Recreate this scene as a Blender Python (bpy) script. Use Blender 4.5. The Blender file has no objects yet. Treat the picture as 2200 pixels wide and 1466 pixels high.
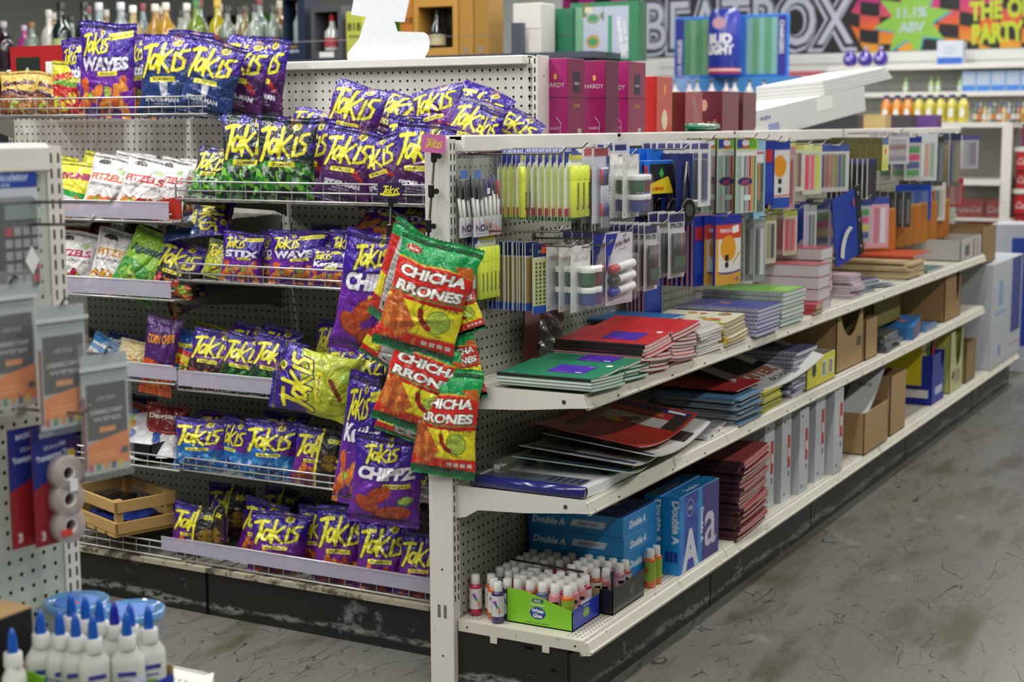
import bpy, math, random
import numpy as np
from mathutils import Matrix, Vector
K = 0.0254            # everything below is laid out in inches, meshes are built in metres
PI = math.pi
rnd = random.Random(7)
S = bpy.context.scene
COL = S.collection
# ------------------------------------------------------------------ camera
cam_d = bpy.data.cameras.new('camera'); cam = bpy.data.objects.new('camera', cam_d); COL.objects.link(cam)
cam_d.sensor_width = 36; cam_d.lens = 3300.59/2200*36; cam_d.clip_start = .05; cam_d.clip_end = 60
YAW, PIT, ROL = 0.50090735, -0.13978453, -0.00502171
CP = Vector((-125.38, -75.06, 55.30))
f_ = Vector((math.cos(PIT)*math.cos(YAW), math.cos(PIT)*math.sin(YAW), math.sin(PIT)))
r_ = Vector((math.sin(YAW), -math.cos(YAW), 0)); u_ = r_.cross(f_)
r2 = math.cos(ROL)*r_ + math.sin(ROL)*u_; u2 = -math.sin(ROL)*r_ + math.cos(ROL)*u_
M = Matrix((r2, u2, -f_)).transposed().to_4x4(); M.translation = CP*K
cam.matrix_world = M; S.camera = cam
cam_d.dof.use_dof = True; cam_d.dof.focus_distance = 152*K; cam_d.dof.aperture_fstop = 3.9
# ------------------------------------------------------------------ world, lights, exposure
W = bpy.data.worlds.new('world'); S.world = W; W.use_nodes = True
W.node_tree.nodes['Background'].inputs[0].default_value = (.9, .95, 1, 1)
W.node_tree.nodes['Background'].inputs[1].default_value = .06
S.view_settings.view_transform = 'Standard'; S.view_settings.look = 'None'
S.view_settings.exposure = 0.0; S.view_settings.gamma = 1; S.view_settings.use_curve_mapping = False
def strip_light(x, y, z, lx, ly, power):
    d = bpy.data.lights.new('ceiling_strip', 'AREA'); d.shape = 'RECTANGLE'; d.size = lx*K; d.size_y = ly*K
    d.energy = power; d.color = (1, .985, .965)
    o = bpy.data.objects.new('ceiling_strip', d); o.location = (x*K, y*K, z*K); COL.objects.link(o)
LP = 50
for xx in (-150, -30, 90, 210, 330):
    for yy in (-120, -34, 52, 150):
        strip_light(xx, yy, 137, 96, 7, LP*{-120: 1.0, -34: .74, 52: 1.36, 150: 1.0}[yy]*(1.35 if (xx, yy) == (-30, 52) else 1))
# ------------------------------------------------------------------ colour and material helpers
def lin(h, m=1.0):
    h = h.lstrip('#'); h = ''.join(q*2 for q in h) if len(h) == 3 else h; c = [int(h[i:i+2], 16)/255 for i in (0, 2, 4)]
    return tuple(m*(v/12.92 if v <= .04045 else ((v+.055)/1.055)**2.4) for v in c)
MC = {}
def nd(nt, t, **kw):
    n = nt.nodes.new(t)
    for k, v in kw.items(): setattr(n, k, v)
    return n
def mat(name, col='#cccccc', rough=.5, metal=0, coat=0, alpha=1, var=.06, scale=40, bump=0, bscale=80, trans=0, spec=.5, emit=0):
    if name in MC: return MC[name]
    m = bpy.data.materials.new(name); m.use_nodes = True; nt = m.node_tree; b = nt.nodes['Principled BSDF']
    c = lin(col) if isinstance(col, str) else col
    b.inputs['Roughness'].default_value = rough; b.inputs['Metallic'].default_value = metal
    b.inputs['Coat Weight'].default_value = coat; b.inputs['Coat Roughness'].default_value = .1; b.inputs['Alpha'].default_value = alpha
    b.inputs['Specular IOR Level'].default_value = spec
    b.inputs['Transmission Weight'].default_value = trans
    tc = nd(nt, 'ShaderNodeTexCoord'); n = nd(nt, 'ShaderNodeTexNoise'); n.inputs['Scale'].default_value = scale; n.inputs['Detail'].default_value = 4
    nt.links.new(tc.outputs['Object'], n.inputs['Vector'])
    mx = nd(nt, 'ShaderNodeMix', data_type='RGBA'); mx.inputs[6].default_value = (*[v*(1-var) for v in c], 1); mx.inputs[7].default_value = (*[min(1, v*(1+var)) for v in c], 1)
    nt.links.new(n.outputs[0], mx.inputs[0]); nt.links.new(mx.outputs[2], b.inputs['Base Color'])
    if emit: b.inputs['Emission Color'].default_value = (*c, 1); b.inputs['Emission Strength'].default_value = emit
    if bump:
        n2 = nd(nt, 'ShaderNodeTexNoise'); n2.inputs['Scale'].default_value = bscale; n2.inputs['Detail'].default_value = 3
        nt.links.new(tc.outputs['Object'], n2.inputs['Vector'])
        bp = nd(nt, 'ShaderNodeBump'); bp.inputs['Strength'].default_value = bump; bp.inputs['Distance'].default_value = .004
        nt.links.new(n2.outputs[0], bp.inputs['Height']); nt.links.new(bp.outputs[0], b.inputs['Normal'])
    MC[name] = m; return m
def col(h, rough=.45, coat=.2, **kw):            # a plain printed colour
    return mat('colour_%s_%d' % (h.lstrip('#'), int(rough*100)), h, rough=rough, coat=coat, **kw)
def mth(nt, op, a, b=None, c=None):
    n = nd(nt, 'ShaderNodeMath', operation=op)
    for i, v in enumerate((a, b, c)):
        if v is None: continue
        if isinstance(v, (int, float)): n.inputs[i].default_value = v
        else: nt.links.new(v, n.inputs[i])
    return n.outputs[0]
def peg_mat(name, base, ax, o1, oz, rad=.145, fade=.25):
    m = mat(name, base, rough=.42, var=.05, scale=6); nt = m.node_tree; b = nt.nodes['Principled BSDF']
    g = nd(nt, 'ShaderNodeNewGeometry'); s = nd(nt, 'ShaderNodeSeparateXYZ'); nt.links.new(g.outputs['Position'], s.inputs[0])
    a = mth(nt, 'MULTIPLY_ADD', s.outputs[ax], 1/K, -o1+.5+400); z = mth(nt, 'MULTIPLY_ADD', s.outputs[2], 1/K, -oz+.5+400)
    fa = mth(nt, 'SUBTRACT', mth(nt, 'FRACT', a), .5); fz = mth(nt, 'SUBTRACT', mth(nt, 'FRACT', z), .5)
    r = mth(nt, 'SQRT', mth(nt, 'ADD', mth(nt, 'MULTIPLY', fa, fa), mth(nt, 'MULTIPLY', fz, fz)))
    hole = mth(nt, 'LESS_THAN', r, rad)
    # scuffs: faint vertical streaks and dirt
    tc = nd(nt, 'ShaderNodeTexCoord'); mp = nd(nt, 'ShaderNodeMapping'); mp.inputs['Scale'].default_value = (14, 14, 1.6)
    nt.links.new(g.outputs['Position'], mp.inputs[0]); n = nd(nt, 'ShaderNodeTexNoise'); n.inputs['Scale'].default_value = 1.5; n.inputs['Detail'].default_value = 6
    nt.links.new(mp.outputs[0], n.inputs['Vector'])
    rp = nd(nt, 'ShaderNodeValToRGB'); rp.color_ramp.elements[0].position = .3; rp.color_ramp.elements[0].color = (1-fade, 1-fade, 1-fade*1.15, 1)
    rp.color_ramp.elements[1].position = .5; rp.color_ramp.elements[1].color = (1, 1, 1, 1); nt.links.new(n.outputs[0], rp.inputs[0])
    mx = nd(nt, 'ShaderNodeMix', data_type='RGBA', blend_type='MULTIPLY'); mx.inputs[0].default_value = 1
    src = b.inputs['Base Color'].links[0].from_socket; nt.links.new(src, mx.inputs[6]); nt.links.new(rp.outputs[0], mx.inputs[7])
    m2 = nd(nt, 'ShaderNodeMix', data_type='RGBA'); nt.links.new(hole, m2.inputs[0]); nt.links.new(mx.outputs[2], m2.inputs[6]); m2.inputs[7].default_value = (.006, .006, .006, 1)
    nt.links.new(m2.outputs[2], b.inputs['Base Color'])
    nt.links.new(mth(nt, 'MULTIPLY', mth(nt, 'SUBTRACT', 1, hole), .5), b.inputs['Specular IOR Level'])
    return m
def worn(name, base, dirt='#5a5348', amt=.42, scale=9, rough=.45, lo=None):
    """painted metal with chips and grime that have a shape of their own"""
    m = mat(name, base, rough=rough, var=.04, scale=5); nt = m.node_tree; b = nt.nodes['Principled BSDF']
    tc = nd(nt, 'ShaderNodeNewGeometry'); n = nd(nt, 'ShaderNodeTexNoise'); n.inputs['Scale'].default_value = scale; n.inputs['Detail'].default_value = 9; n.inputs['Roughness'].default_value = .68
    nt.links.new(tc.outputs['Position'], n.inputs['Vector'])
    rp = nd(nt, 'ShaderNodeValToRGB'); rp.color_ramp.elements[0].position = 1-amt; rp.color_ramp.elements[0].color = (0, 0, 0, 1)
    rp.color_ramp.elements[1].position = 1-amt+.07; rp.color_ramp.elements[1].color = (1, 1, 1, 1); nt.links.new(n.outputs[0], rp.inputs[0])
    m2 = nd(nt, 'ShaderNodeMix', data_type='RGBA'); nt.links.new(rp.outputs[0], m2.inputs[0])
    nt.links.new(b.inputs['Base Color'].links[0].from_socket, m2.inputs[6]); m2.inputs[7].default_value = (*lin(dirt), 1)
    nt.links.new(m2.outputs[2], b.inputs['Base Color']); return m
# ------------------------------------------------------------------ text outlines (built-in font)
TX = {}
def text_tris(s, bold=0.0):
    k = (s, bold)
    if k in TX: return TX[k]
    cu = bpy.data.curves.new('t', 'FONT'); cu.body = s; cu.size = 1; cu.offset = bold; cu.resolution_u = 3
    o = bpy.data.objects.new('t', cu); COL.objects.link(o)
    me = o.to_mesh(); me.calc_loop_triangles()
    v = np.array([x.co[:2] for x in me.vertices]).reshape(-1, 2); t = np.array([x.vertices[:] for x in me.loop_triangles], int).reshape(-1, 3)
    o.to_mesh_clear(); bpy.data.objects.remove(o); bpy.data.curves.remove(cu)
    if len(v): 
        x0, x1 = v[:, 0].min(), v[:, 0].max(); v = v-[x0, 0]; w = x1-x0
    else: w = 0
    TX[k] = (v, t, w); return TX[k]
# ------------------------------------------------------------------ mesh builder (inches)
I4 = Matrix.Identity(4)
def T(x=0, y=0, z=0): return Matrix.Translation((x, y, z))
def RX(a): return Matrix.Rotation(math.radians(a), 4, 'X')
def RY(a): return Matrix.Rotation(math.radians(a), 4, 'Y')
def RZ(a): return Matrix.Rotation(math.radians(a), 4, 'Z')
class MB:
    def __init__(s): s.v = []; s.f = []; s.mi = []; s.sm = []; s.mats = []
    def m(s, mt):
        if mt not in s.mats: s.mats.append(mt)
        return s.mats.index(mt)
    def add(s, vs, fs, mt, M=None, smooth=False):
        n = len(s.v); i = s.m(mt)
        s.v += [tuple(M @ Vector(v)) for v in vs] if M is not None else [tuple(v) for v in vs]
        s.f += [tuple(n+k for k in f) for f in fs]; s.mi += [i]*len(fs); s.sm += [smooth]*len(fs); return s
    def box(s, x0, x1, y0, y1, z0, z1, mt, M=None, b=0):
        if b:
            b = min(b, (x1-x0)*.45, (y1-y0)*.45, (z1-z0)*.45); vs = []; 
            for sx in (0, 1):
                for sy in (0, 1):
                    for sz in (0, 1):
                        X = (x0, x1)[sx]; Y = (y0, y1)[sy]; Z = (z0, z1)[sz]; dx = (b, -b)[sx]; dy = (b, -b)[sy]; dz = (b, -b)[sz]
                        vs += [(X, Y+dy, Z+dz), (X+dx, Y, Z+dz), (X+dx, Y+dy, Z)]
            def q(sx, sy, sz, a): return (sx*4+sy*2+sz)*3+a
            fs = [(q(0,0,0,0), q(0,0,1,0), q(0,1,1,0), q(0,1,0,0)), (q(1,0,0,0), q(1,1,0,0), q(1,1,1,0), q(1,0,1,0)),
                  (q(0,0,0,1), q(1,0,0,1), q(1,0,1,1), q(0,0,1,1)), (q(0,1,0,1), q(0,1,1,1), q(1,1,1,1), q(1,1,0,1)),
                  (q(0,0,0,2), q(0,1,0,2), q(1,1,0,2), q(1,0,0,2)), (q(0,0,1,2), q(1,0,1,2), q(1,1,1,2), q(0,1,1,2))]
            for a in (0, 1):
                for c in (0, 1):
                    fs += [(q(a,c,0,0), q(a,c,1,0), q(a,c,1,1), q(a,c,0,1)), (q(a,0,c,0), q(a,1,c,0), q(a,1,c,2), q(a,0,c,2)), (q(0,a,c,1), q(1,a,c,1), q(1,a,c,2), q(0,a,c,2))]
            for a in (0, 1):
                for c in (0, 1):
                    for e in (0, 1): fs.append((q(a,c,e,0), q(a,c,e,1), q(a,c,e,2)))
            return s.add(vs, fs, mt, M)
        vs = [(x, y, z) for x in (x0, x1) for y in (y0, y1) for z in (z0, z1)]
        return s.add(vs, [(0, 1, 3, 2), (4, 6, 7, 5), (0, 4, 5, 1), (2, 3, 7, 6), (0, 2, 6, 4), (1, 5, 7, 3)], mt, M)
    def prism(s, pts, z0, z1, mt, M=None):
        """polygon in xy, extruded along z (M places it)"""
        n = len(pts); vs = [(x, y, z0) for x, y in pts]+[(x, y, z1) for x, y in pts]
        return s.add(vs, [tuple(range(n-1, -1, -1)), tuple(range(n, 2*n))]+[(i, (i+1) % n, n+(i+1) % n, n+i) for i in range(n)], mt, M)
    def lathe(s, prof, mt, M=None, n=16, sx=1, sy=1, caps=True):
        vs = []; fs = []
        for r, z in prof: vs += [(r*math.cos(2*PI*i/n)*sx, r*math.sin(2*PI*i/n)*sy, z) for i in range(n)]
        for j in range(len(prof)-1):
            for i in range(n): fs.append((j*n+i, j*n+(i+1) % n, (j+1)*n+(i+1) % n, (j+1)*n+i))
        s.add(vs, fs, mt, M, True)
        if prof[0][0] > .01 and caps: s.add([vs[i] for i in range(n)], [tuple(range(n-1, -1, -1))], mt, M)
        if prof[-1][0] > .01 and caps: s.add(vs[-n:], [tuple(range(n))], mt, M)
        return s
    def tube(s, pts, r, mt, M=None, n=6, rs=None):
        P = [Vector(p) for p in pts]; vs = []; fs = []; N = len(P); up = None
        for i, p in enumerate(P):
            d = (P[min(i+1, N-1)]-P[max(i-1, 0)]).normalized()
            if up is None: up = Vector((0, 0, 1)) if abs(d.z) < .9 else Vector((1, 0, 0))
            a = d.cross(up); 
            if a.length < 1e-4: a = d.cross(Vector((0, 1, 0)))
            a.normalize(); b = a.cross(d); up = b; R = rs[i] if rs else r
            vs += [tuple(p+a*R*math.cos(2*PI*k/n)+b*R*math.sin(2*PI*k/n)) for k in range(n)]
        for j in range(N-1):
            for i in range(n): fs.append((j*n+i, (j+1)*n+i, (j+1)*n+(i+1) % n, j*n+(i+1) % n))
        fs += [tuple(range(n)), tuple(range((N-1)*n+n-1, (N-1)*n-1, -1))]
        return s.add(vs, fs, mt, M, n > 4)
    def text(s, st, size, mt, M, bold=0.02, w=None, shear=0, center=False, off=.012):
        """lettering lying in the local xy plane, x to the right, raised by off"""
        v, t, W_ = text_tris(st, bold)
        if not len(v): return s
        sx = size if w is None else w/max(W_, 1e-6)
        x0 = -W_*sx/2 if center else 0
        return s.add([(x0+a*sx+shear*b*size, b*size, off) for a, b in v], [tuple(q) for q in t], mt, M)
    def quad(s, a, b, c, d, mt, M=None): return s.add([a, b, c, d], [(0, 1, 2, 3)], mt, M)
    def disc(s, cx, cy, r, mt, M, n=20, off=.01, ry=None):
        ry = ry or r
        return s.add([(cx+r*math.cos(2*PI*i/n), cy+ry*math.sin(2*PI*i/n), off) for i in range(n)], [tuple(range(n))], mt, M)
    def sheet(s, P, mt, M=None, smooth=True, th=0):
        """P: rows of points -> surface (optional thickness downward)"""
        r = len(P); c = len(P[0]); vs = [p for row in P for p in row]
        fs = [(j*c+i, j*c+i+1, (j+1)*c+i+1, (j+1)*c+i) for j in range(r-1) for i in range(c-1)]
        if not th: return s.add(vs, fs, mt, M, smooth)
        n = r*c; vs = vs+[(x, y, z-th) for x, y, z in vs]
        fs = fs+[tuple(n+k for k in reversed(f)) for f in fs]
        s.add(vs, fs, mt, M, smooth)
        rim = []
        for i in range(c-1): rim += [(i, n+i, n+i+1, i+1), ((r-1)*c+i, (r-1)*c+i+1, n+(r-1)*c+i+1, n+(r-1)*c+i)]
        for j in range(r-1): rim += [(j*c, (j+1)*c, n+(j+1)*c, n+j*c), (j*c+c-1, n+j*c+c-1, n+(j+1)*c+c-1, (j+1)*c+c-1)]
        return s.add(vs, rim, mt, M)
    def build(s, name, parent=None, loc=None, label=None, cat=None, group=None, kind=None, rz=0):
        me = bpy.data.meshes.new(name); me.from_pydata([(a*K, b*K, c*K) for a, b, c in s.v], [], s.f)
        for m_ in s.mats: me.materials.append(m_)
        me.polygons.foreach_set('material_index', s.mi); me.polygons.foreach_set('use_smooth', s.sm); me.update()
        o = bpy.data.objects.new(name, me); COL.objects.link(o); MB.last = o
        if parent is not None: o.parent = parent
        if loc is not None: o.location = Vector(loc)*K
        if rz: o.rotation_euler[2] = math.radians(rz)
        return tag(o, label, cat, group, kind)
def tag(o, label=None, cat=None, group=None, kind=None):
    if label: o['label'] = label
    if cat: o['category'] = cat
    if group: o['group'] = group
    if kind: o['kind'] = kind
    return o
def thing(name, loc, label, cat, group=None, rz=0, kind=None):
    o = bpy.data.objects.new(name, None); COL.objects.link(o); o.empty_display_size = .02
    o.location = Vector(loc)*K; o.rotation_euler[2] = math.radians(rz)
    return tag(o, label, cat, group, kind)
def dup(o, parent=None):
    c = o.copy(); COL.objects.link(c); c.parent = parent
    for ch in list(o.children): dup(ch, c)
    return c
ORD = ['first', 'second', 'third', 'fourth', 'fifth', 'sixth', 'seventh', 'eighth', 'ninth', 'tenth', 'eleventh', 'twelfth', 'thirteenth', 'fourteenth', 'fifteenth', 'sixteenth', 'seventeenth', 'eighteenth', 'nineteenth', 'twentieth']
ORD += ['twenty-'+q for q in ORD[:9]]
def place(src, first, loc, label, rz=None, eul=None, group=None, scale=None):
    """first use moves the original, later uses copy it with its parts"""
    o = src if first else dup(src)
    o.location = Vector(loc)*K
    if eul: o.rotation_euler = [math.radians(a) for a in eul]
    elif rz is not None: o.rotation_euler = (0, 0, math.radians(rz))
    if scale: o.scale = scale if not isinstance(scale, (int, float)) else (scale,)*3
    tag(o, label, None, group); return o
# ------------------------------------------------------------------ shared materials
WHT = worn('cream_painted_metal', '#d4d1c8', amt=.33, scale=22)
WHTD = worn('scuffed_cream_metal', '#cbc7b8', dirt='#8a8474', amt=.37, scale=24)
WHTC = mat('cream_metal_clean', '#dddad2', rough=.4)
SLOT = mat('dark_slot', '#0c0c0b', rough=.9, spec=.1)
WIRE = mat('zinc_wire', '#b9bab8', rough=.32, metal=.55, spec=.6)
WIRED = mat('dull_wire', '#8d8b84', rough=.4, metal=.5)
CHROME = mat('hook_steel', '#8a8780', rough=.28, metal=.85)
BLK = mat('black_plastic', '#111111', rough=.4)
STRIP = mat('price_strip_plastic', '#c6c3d8', rough=.3, alpha=.56, coat=.4)
CLEAR = mat('clear_plastic', '#e8ecef', rough=.08, alpha=.10, coat=.35)
CLEARB = mat('blister_plastic', '#dfe3e2', rough=.1, alpha=.10, coat=1)
WHITEP = mat('white_paper', '#e4e4e0', rough=.7, var=.03)
CARD = mat('kraft_card', '#a98a5f', rough=.85, var=.1, scale=20)
CARDD = mat('kraft_card_inside', '#7d6445', rough=.9, var=.1)
# ================================================================== floor, walls, ceiling
def floor_mat():
    m = mat('scuffed_concrete', '#6c6b65', rough=.34, var=.07, scale=1.2); nt = m.node_tree; b = nt.nodes['Principled BSDF']
    g = nd(nt, 'ShaderNodeNewGeometry')
    def layer(sc, rot, nsc, lo, hi, colr, det=8, prev=None, dist=0, rgh=.6):
        mp = nd(nt, 'ShaderNodeMapping'); mp.inputs['Scale'].default_value = sc; mp.inputs['Rotation'].default_value = (0, 0, rot)
        nt.links.new(g.outputs['Position'], mp.inputs[0]); n = nd(nt, 'ShaderNodeTexNoise'); n.inputs['Scale'].default_value = nsc; n.inputs['Detail'].default_value = det
        n.inputs['Roughness'].default_value = rgh; n.inputs['Distortion'].default_value = dist; nt.links.new(mp.outputs[0], n.inputs['Vector'])
        rp = nd(nt, 'ShaderNodeMapRange'); rp.inputs[1].default_value = lo; rp.inputs[2].default_value = hi; nt.links.new(n.outputs[0], rp.inputs[0])
        mx = nd(nt, 'ShaderNodeMix', data_type='RGBA'); nt.links.new(rp.outputs[0], mx.inputs[0]); nt.links.new(prev, mx.inputs[6]); mx.inputs[7].default_value = (*lin(colr), 1)
        return mx.outputs[2]
    p = b.inputs['Base Color'].links[0].from_socket
    p = layer((1, 1, 1), 0, 1.1, .5, .72, '#6d6a5c', prev=p)
    p = layer((1, 3.2, 1), .5, 1.6, .53, .66, '#4f4c3c', prev=p, dist=.4)
    p = layer((1, 5, 1), .9, 5.2, .60, .68, '#4a473c', prev=p, dist=1.2, rgh=.75)
    p = layer((5, 1, 1), .25, 4.8, .62, .70, '#4c4940', prev=p, dist=1.5, rgh=.75)
    for k_ in range(7):      # fine curved drag scratches: thin level lines of stretched noise, broken up by a second noise
        mp = nd(nt, 'ShaderNodeMapping'); mp.inputs['Scale'].default_value = (1, 3.4, 1); mp.inputs['Rotation'].default_value = (0, 0, .3+.47*k_); mp.inputs['Location'].default_value = (3*k_, k_, 0); nt.links.new(g.outputs['Position'], mp.inputs[0])
        n1 = nd(nt, 'ShaderNodeTexNoise'); n1.inputs['Scale'].default_value = 1.1+.35*k_; n1.inputs['Detail'].default_value = 1.5; n1.inputs['Distortion'].default_value = .35; nt.links.new(mp.outputs[0], n1.inputs['Vector'])
        n2 = nd(nt, 'ShaderNodeTexNoise'); n2.inputs['Scale'].default_value = 2.6+k_*.4; n2.inputs['Detail'].default_value = 9; n2.inputs['Roughness'].default_value = .75; nt.links.new(mp.outputs[0], n2.inputs['Vector'])
        ln_k = mth(nt, 'MULTIPLY', mth(nt, 'LESS_THAN', mth(nt, 'ABSOLUTE', mth(nt, 'SUBTRACT', n1.outputs[0], .44+.02*k_)), .0024), mth(nt, 'MULTIPLY', mth(nt, 'GREATER_THAN', n2.outputs[0], .51), .9))
        mx = nd(nt, 'ShaderNodeMix', data_type='RGBA'); nt.links.new(ln_k, mx.inputs[0]); nt.links.new(p, mx.inputs[6]); mx.inputs[7].default_value = (*lin('#33312b'), 1); p = mx.outputs[2]
    p = layer((1, 2.2, 1), .7, 3.4, .55, .72, '#5d5a4d', prev=p, dist=.8, rgh=.7)
    p = layer((1, 1, 1), 0, 60, .68, .76, '#3c3a34', prev=p)
    p = layer((1.5, 1.5, 1), 1.2, 2.0, .62, .8, '#a3a29b', prev=p)
    nt.links.new(p, b.inputs['Base Color']); return m
FL = MB(); FL.box(-330, 560, -400, 420, -2, 0, floor_mat()); FL.build('floor', kind='structure')
CEIL = mat('ceiling_tile', '#a2a29e', rough=.9)
c = MB(); c.box(-330, 560, -400, 420, 144, 147, CEIL); c.build('ceiling', kind='structure')
XW = 400
wallm = mat('store_wall_paint', '#c9ccc8', rough=.7)
c = MB(); c.box(XW, XW+4, -400, 420, 0, 144, wallm); c.build('wall_back', kind='structure')
c = MB(); c.box(-330, 560, 416, 420, 0, 144, wallm); c.build('wall_left', kind='structure')
c = MB(); c.box(-330, 560, -404, -400, 0, 144, wallm); c.build('wall_right', kind='structure')
c = MB(); c.box(-334, -330, -400, 420, 0, 144, wallm); c.build('wall_front', kind='structure')
# ================================================================== stationery gondola run (panel in the plane Y=0)
PEG_S = peg_mat('pegboard_grey', '#a7a89a', 0, 1.5, 53.32)
PEG_F = peg_mat('pegboard_front_gondola', '#bcc4b6', 0, -51.3, 53.3)
PEG_C = peg_mat('pegboard_white', '#d3d1c8', 1, 6.185, 61.41, fade=.12)
KICK = worn('dark_kick_plate', '#1b1917', dirt='#6f7272', amt=.41, scale=7)
def smear(m):      # pale mop residue dried along the foot of the plate
    nt = m.node_tree; b = nt.nodes['Principled BSDF']; g = nd(nt, 'ShaderNodeNewGeometry'); s_ = nd(nt, 'ShaderNodeSeparateXYZ'); nt.links.new(g.outputs['Position'], s_.inputs[0])
    def nz(sc, stretch, det=6): mp = nd(nt, 'ShaderNodeMapping'); mp.inputs['Scale'].default_value = (1, 1, stretch); nt.links.new(g.outputs['Position'], mp.inputs[0]); n = nd(nt, 'ShaderNodeTexNoise'); n.inputs['Scale'].default_value = sc; n.inputs['Detail'].default_value = det; nt.links.new(mp.outputs[0], n.inputs['Vector']); return n.outputs[0]
    c = mth(nt, 'MULTIPLY_ADD', nz(2.2, .3, 2), .055, .004); w = mth(nt, 'MULTIPLY_ADD', nz(5, .5, 5), .05, -.012)
    d = mth(nt, 'ABSOLUTE', mth(nt, 'SUBTRACT', s_.outputs[2], c)); k = mth(nt, 'MULTIPLY', mth(nt, 'SUBTRACT', w, d), 90)
    k = mth(nt, 'MULTIPLY', mth(nt, 'MINIMUM', mth(nt, 'MAXIMUM', k, 0), 1), mth(nt, 'MINIMUM', mth(nt, 'MAXIMUM', mth(nt, 'MULTIPLY', mth(nt, 'SUBTRACT', nz(40, 2.5, 8), .38), 4), 0), .75))
    mx = nd(nt, 'ShaderNodeMix', data_type='RGBA'); nt.links.new(k, mx.inputs[0]); nt.links.new(b.inputs['Base Color'].links[0].from_socket, mx.inputs[6]); mx.inputs[7].default_value = (*lin('#8b8b88'), 1); nt.links.new(mx.outputs[2], b.inputs['Base Color'])
smear(KICK)
LIP = worn('scuffed_lip', '#cbc7b8', dirt='#7a7161', amt=.40, scale=22)
SX = [0, 36.1, 73.5, 123.5, 173.2, 209.3]
def slots(mb, x, z0, z1, y=-.02, axis='x', flip=1):
    z = z0
    while z < z1:
        for o in (-.32, .32):
            if axis == 'x': mb.box(x+o-.07, x+o+.07, y-.03, y, z, z+.62, SLOT)
            else: mb.box(y-.03, y, x+o-.07, x+o+.07, z, z+.62, SLOT)
        z += 1
g = thing('gondola_frame', (0, 0, 0), 'long low cream pegboard gondola frame carrying the stationery', 'shelving')
for i in range(5):
    a, b = SX[i]+.6, SX[i+1]-.6
    m = MB(); m.box(a, b, 0, .5, 5, 52.6, PEG_S); m.build('back_panel', g)
    m = MB(); m.box(a+.4, b-.2, -1.0, .9, 52.75, 54.35, WHTC, b=.12); m.box(a+.4, b-.2, -.5, 1.6, 53.9, 54.35, WHTC); m.build('top_cap', g)
    m = MB(); m.box(a-.5, b+.5, -12.6, -12.15, 0, 5.6, KICK); m.box(b+.44, b+.56, -12.64, -12.1, 0, 5.7, SLOT); m.build('kick_plate', g)
for i, x in enumerate(SX):
    m = MB(); m.box(x-.62, x+.62, -.1, 2.4 if i == 0 else 1.2, 0 if i == 0 else 5, 54.0, WHT)
    slots(m, x, 9 if i == 0 else 8, 53.4, -.1); m.build('upright_post', g)
m = MB()        # broad face of the near end post with screw holes and punched windows
m.box(-.75, -.6, -.15, 2.55, 0, 54.15, WHT, b=.05)
for z in (41, 24.5, 12.2, 3.4): m.lathe([(.1, 0), (.1, .02)], SLOT, T(-.76, 1.1, z) @ RY(-90), n=10)
for y in (1.5, .8): m.box(-.78, -.74, y-.16, y+.16, 7.3, 8.6, mat('slot_grey', '#6a6a64')); 
m.build('end_post', g)
def bracket(mb, zt, zb, yf, x=-.08, deep=3.0):
    pts = [(-.1, zt+.03), (yf-.1, zt+.1), (yf-.55, zb), (yf+1.2, zb-.15), (yf*.55, zt-deep*.62), (-yf*0-2.6, zt-deep*.72), (-1.2, zt-deep), (-.1, zt-deep-.25)]
    mb.prism([(y, z) for y, z in pts], 0, .14, WHT, Matrix(((0, 0, 1, x), (1, 0, 0, 0), (0, 1, 0, 0), (0, 0, 0, 1))))
def perf(mb, x0, x1, ys, z, r=.09):
    for y in ys:
        x = x0
        while x < x1:
            mb.add([(x-r*1.6, y, z), (x, y-r, z), (x+r*1.6, y, z), (x, y+r, z)], [(0, 1, 2, 3)], SLOT); x += .62
def metal_shelf(i, zt, depth, nm, lab):
    a, b = SX[i]+.05, SX[i+1]-.05
    t = thing(nm, (0, 0, 0), lab, 'shelf')
    m = MB(); m.box(a, b, -depth, -.15, zt-.25, zt, WHTD)
    for y in (-depth+1.0, -depth+1.5, -.8, -1.2): perf(m, a+1, min(b-1, a+30), (y,), zt+.006)
    m.build('deck', t)
    m = MB(); y = -depth
    P = [[(x, y+.15, zt+.02), (x, y-.05, zt+.12), (x, y-.12, zt-.12), (x, y-.28, zt-.2), (x, y-.55, zt-1.1), (x, y-.68, zt-1.12), (x, y-.62, zt-1.3), (x, y-.3, zt-1.25)] for x in (a, b)]
    m.sheet(P, LIP, smooth=False, th=.05)
    for q in (.18, .55, .8): m.box(a+(b-a)*q, a+(b-a)*q+.25, y-.62, y-.55, zt-1.0, zt-.85, mat('lip_scuff', '#3a3630'))
    m.build('price_channel', t)
    for xx in (a-.1, b-.12): m = MB(); bracket(m, zt, zt-1.15, -depth, xx); m.build('bracket', t)
    m = MB(); m.lathe([(.22, 0), (.22, .03)], mat('rivet_grey', '#55544d', rough=.4, metal=.6), T(a-.1, -depth+1.9, zt-.75) @ RY(-90), n=10)
    m.build('rivet', t)
    return t
names = ['nearest', 'second', 'third', 'fourth']
for i in range(4):
    metal_shelf(i, 30.55, 13.8, 'metal_shelf', 'cream metal shelf of the stationery run, upper tier, %s bay from the end post' % names[i])
    metal_shelf(i, 20.6, 13.95, 'metal_shelf', 'cream metal shelf of the stationery run, lower tier, %s bay from the end post' % names[i])
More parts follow.
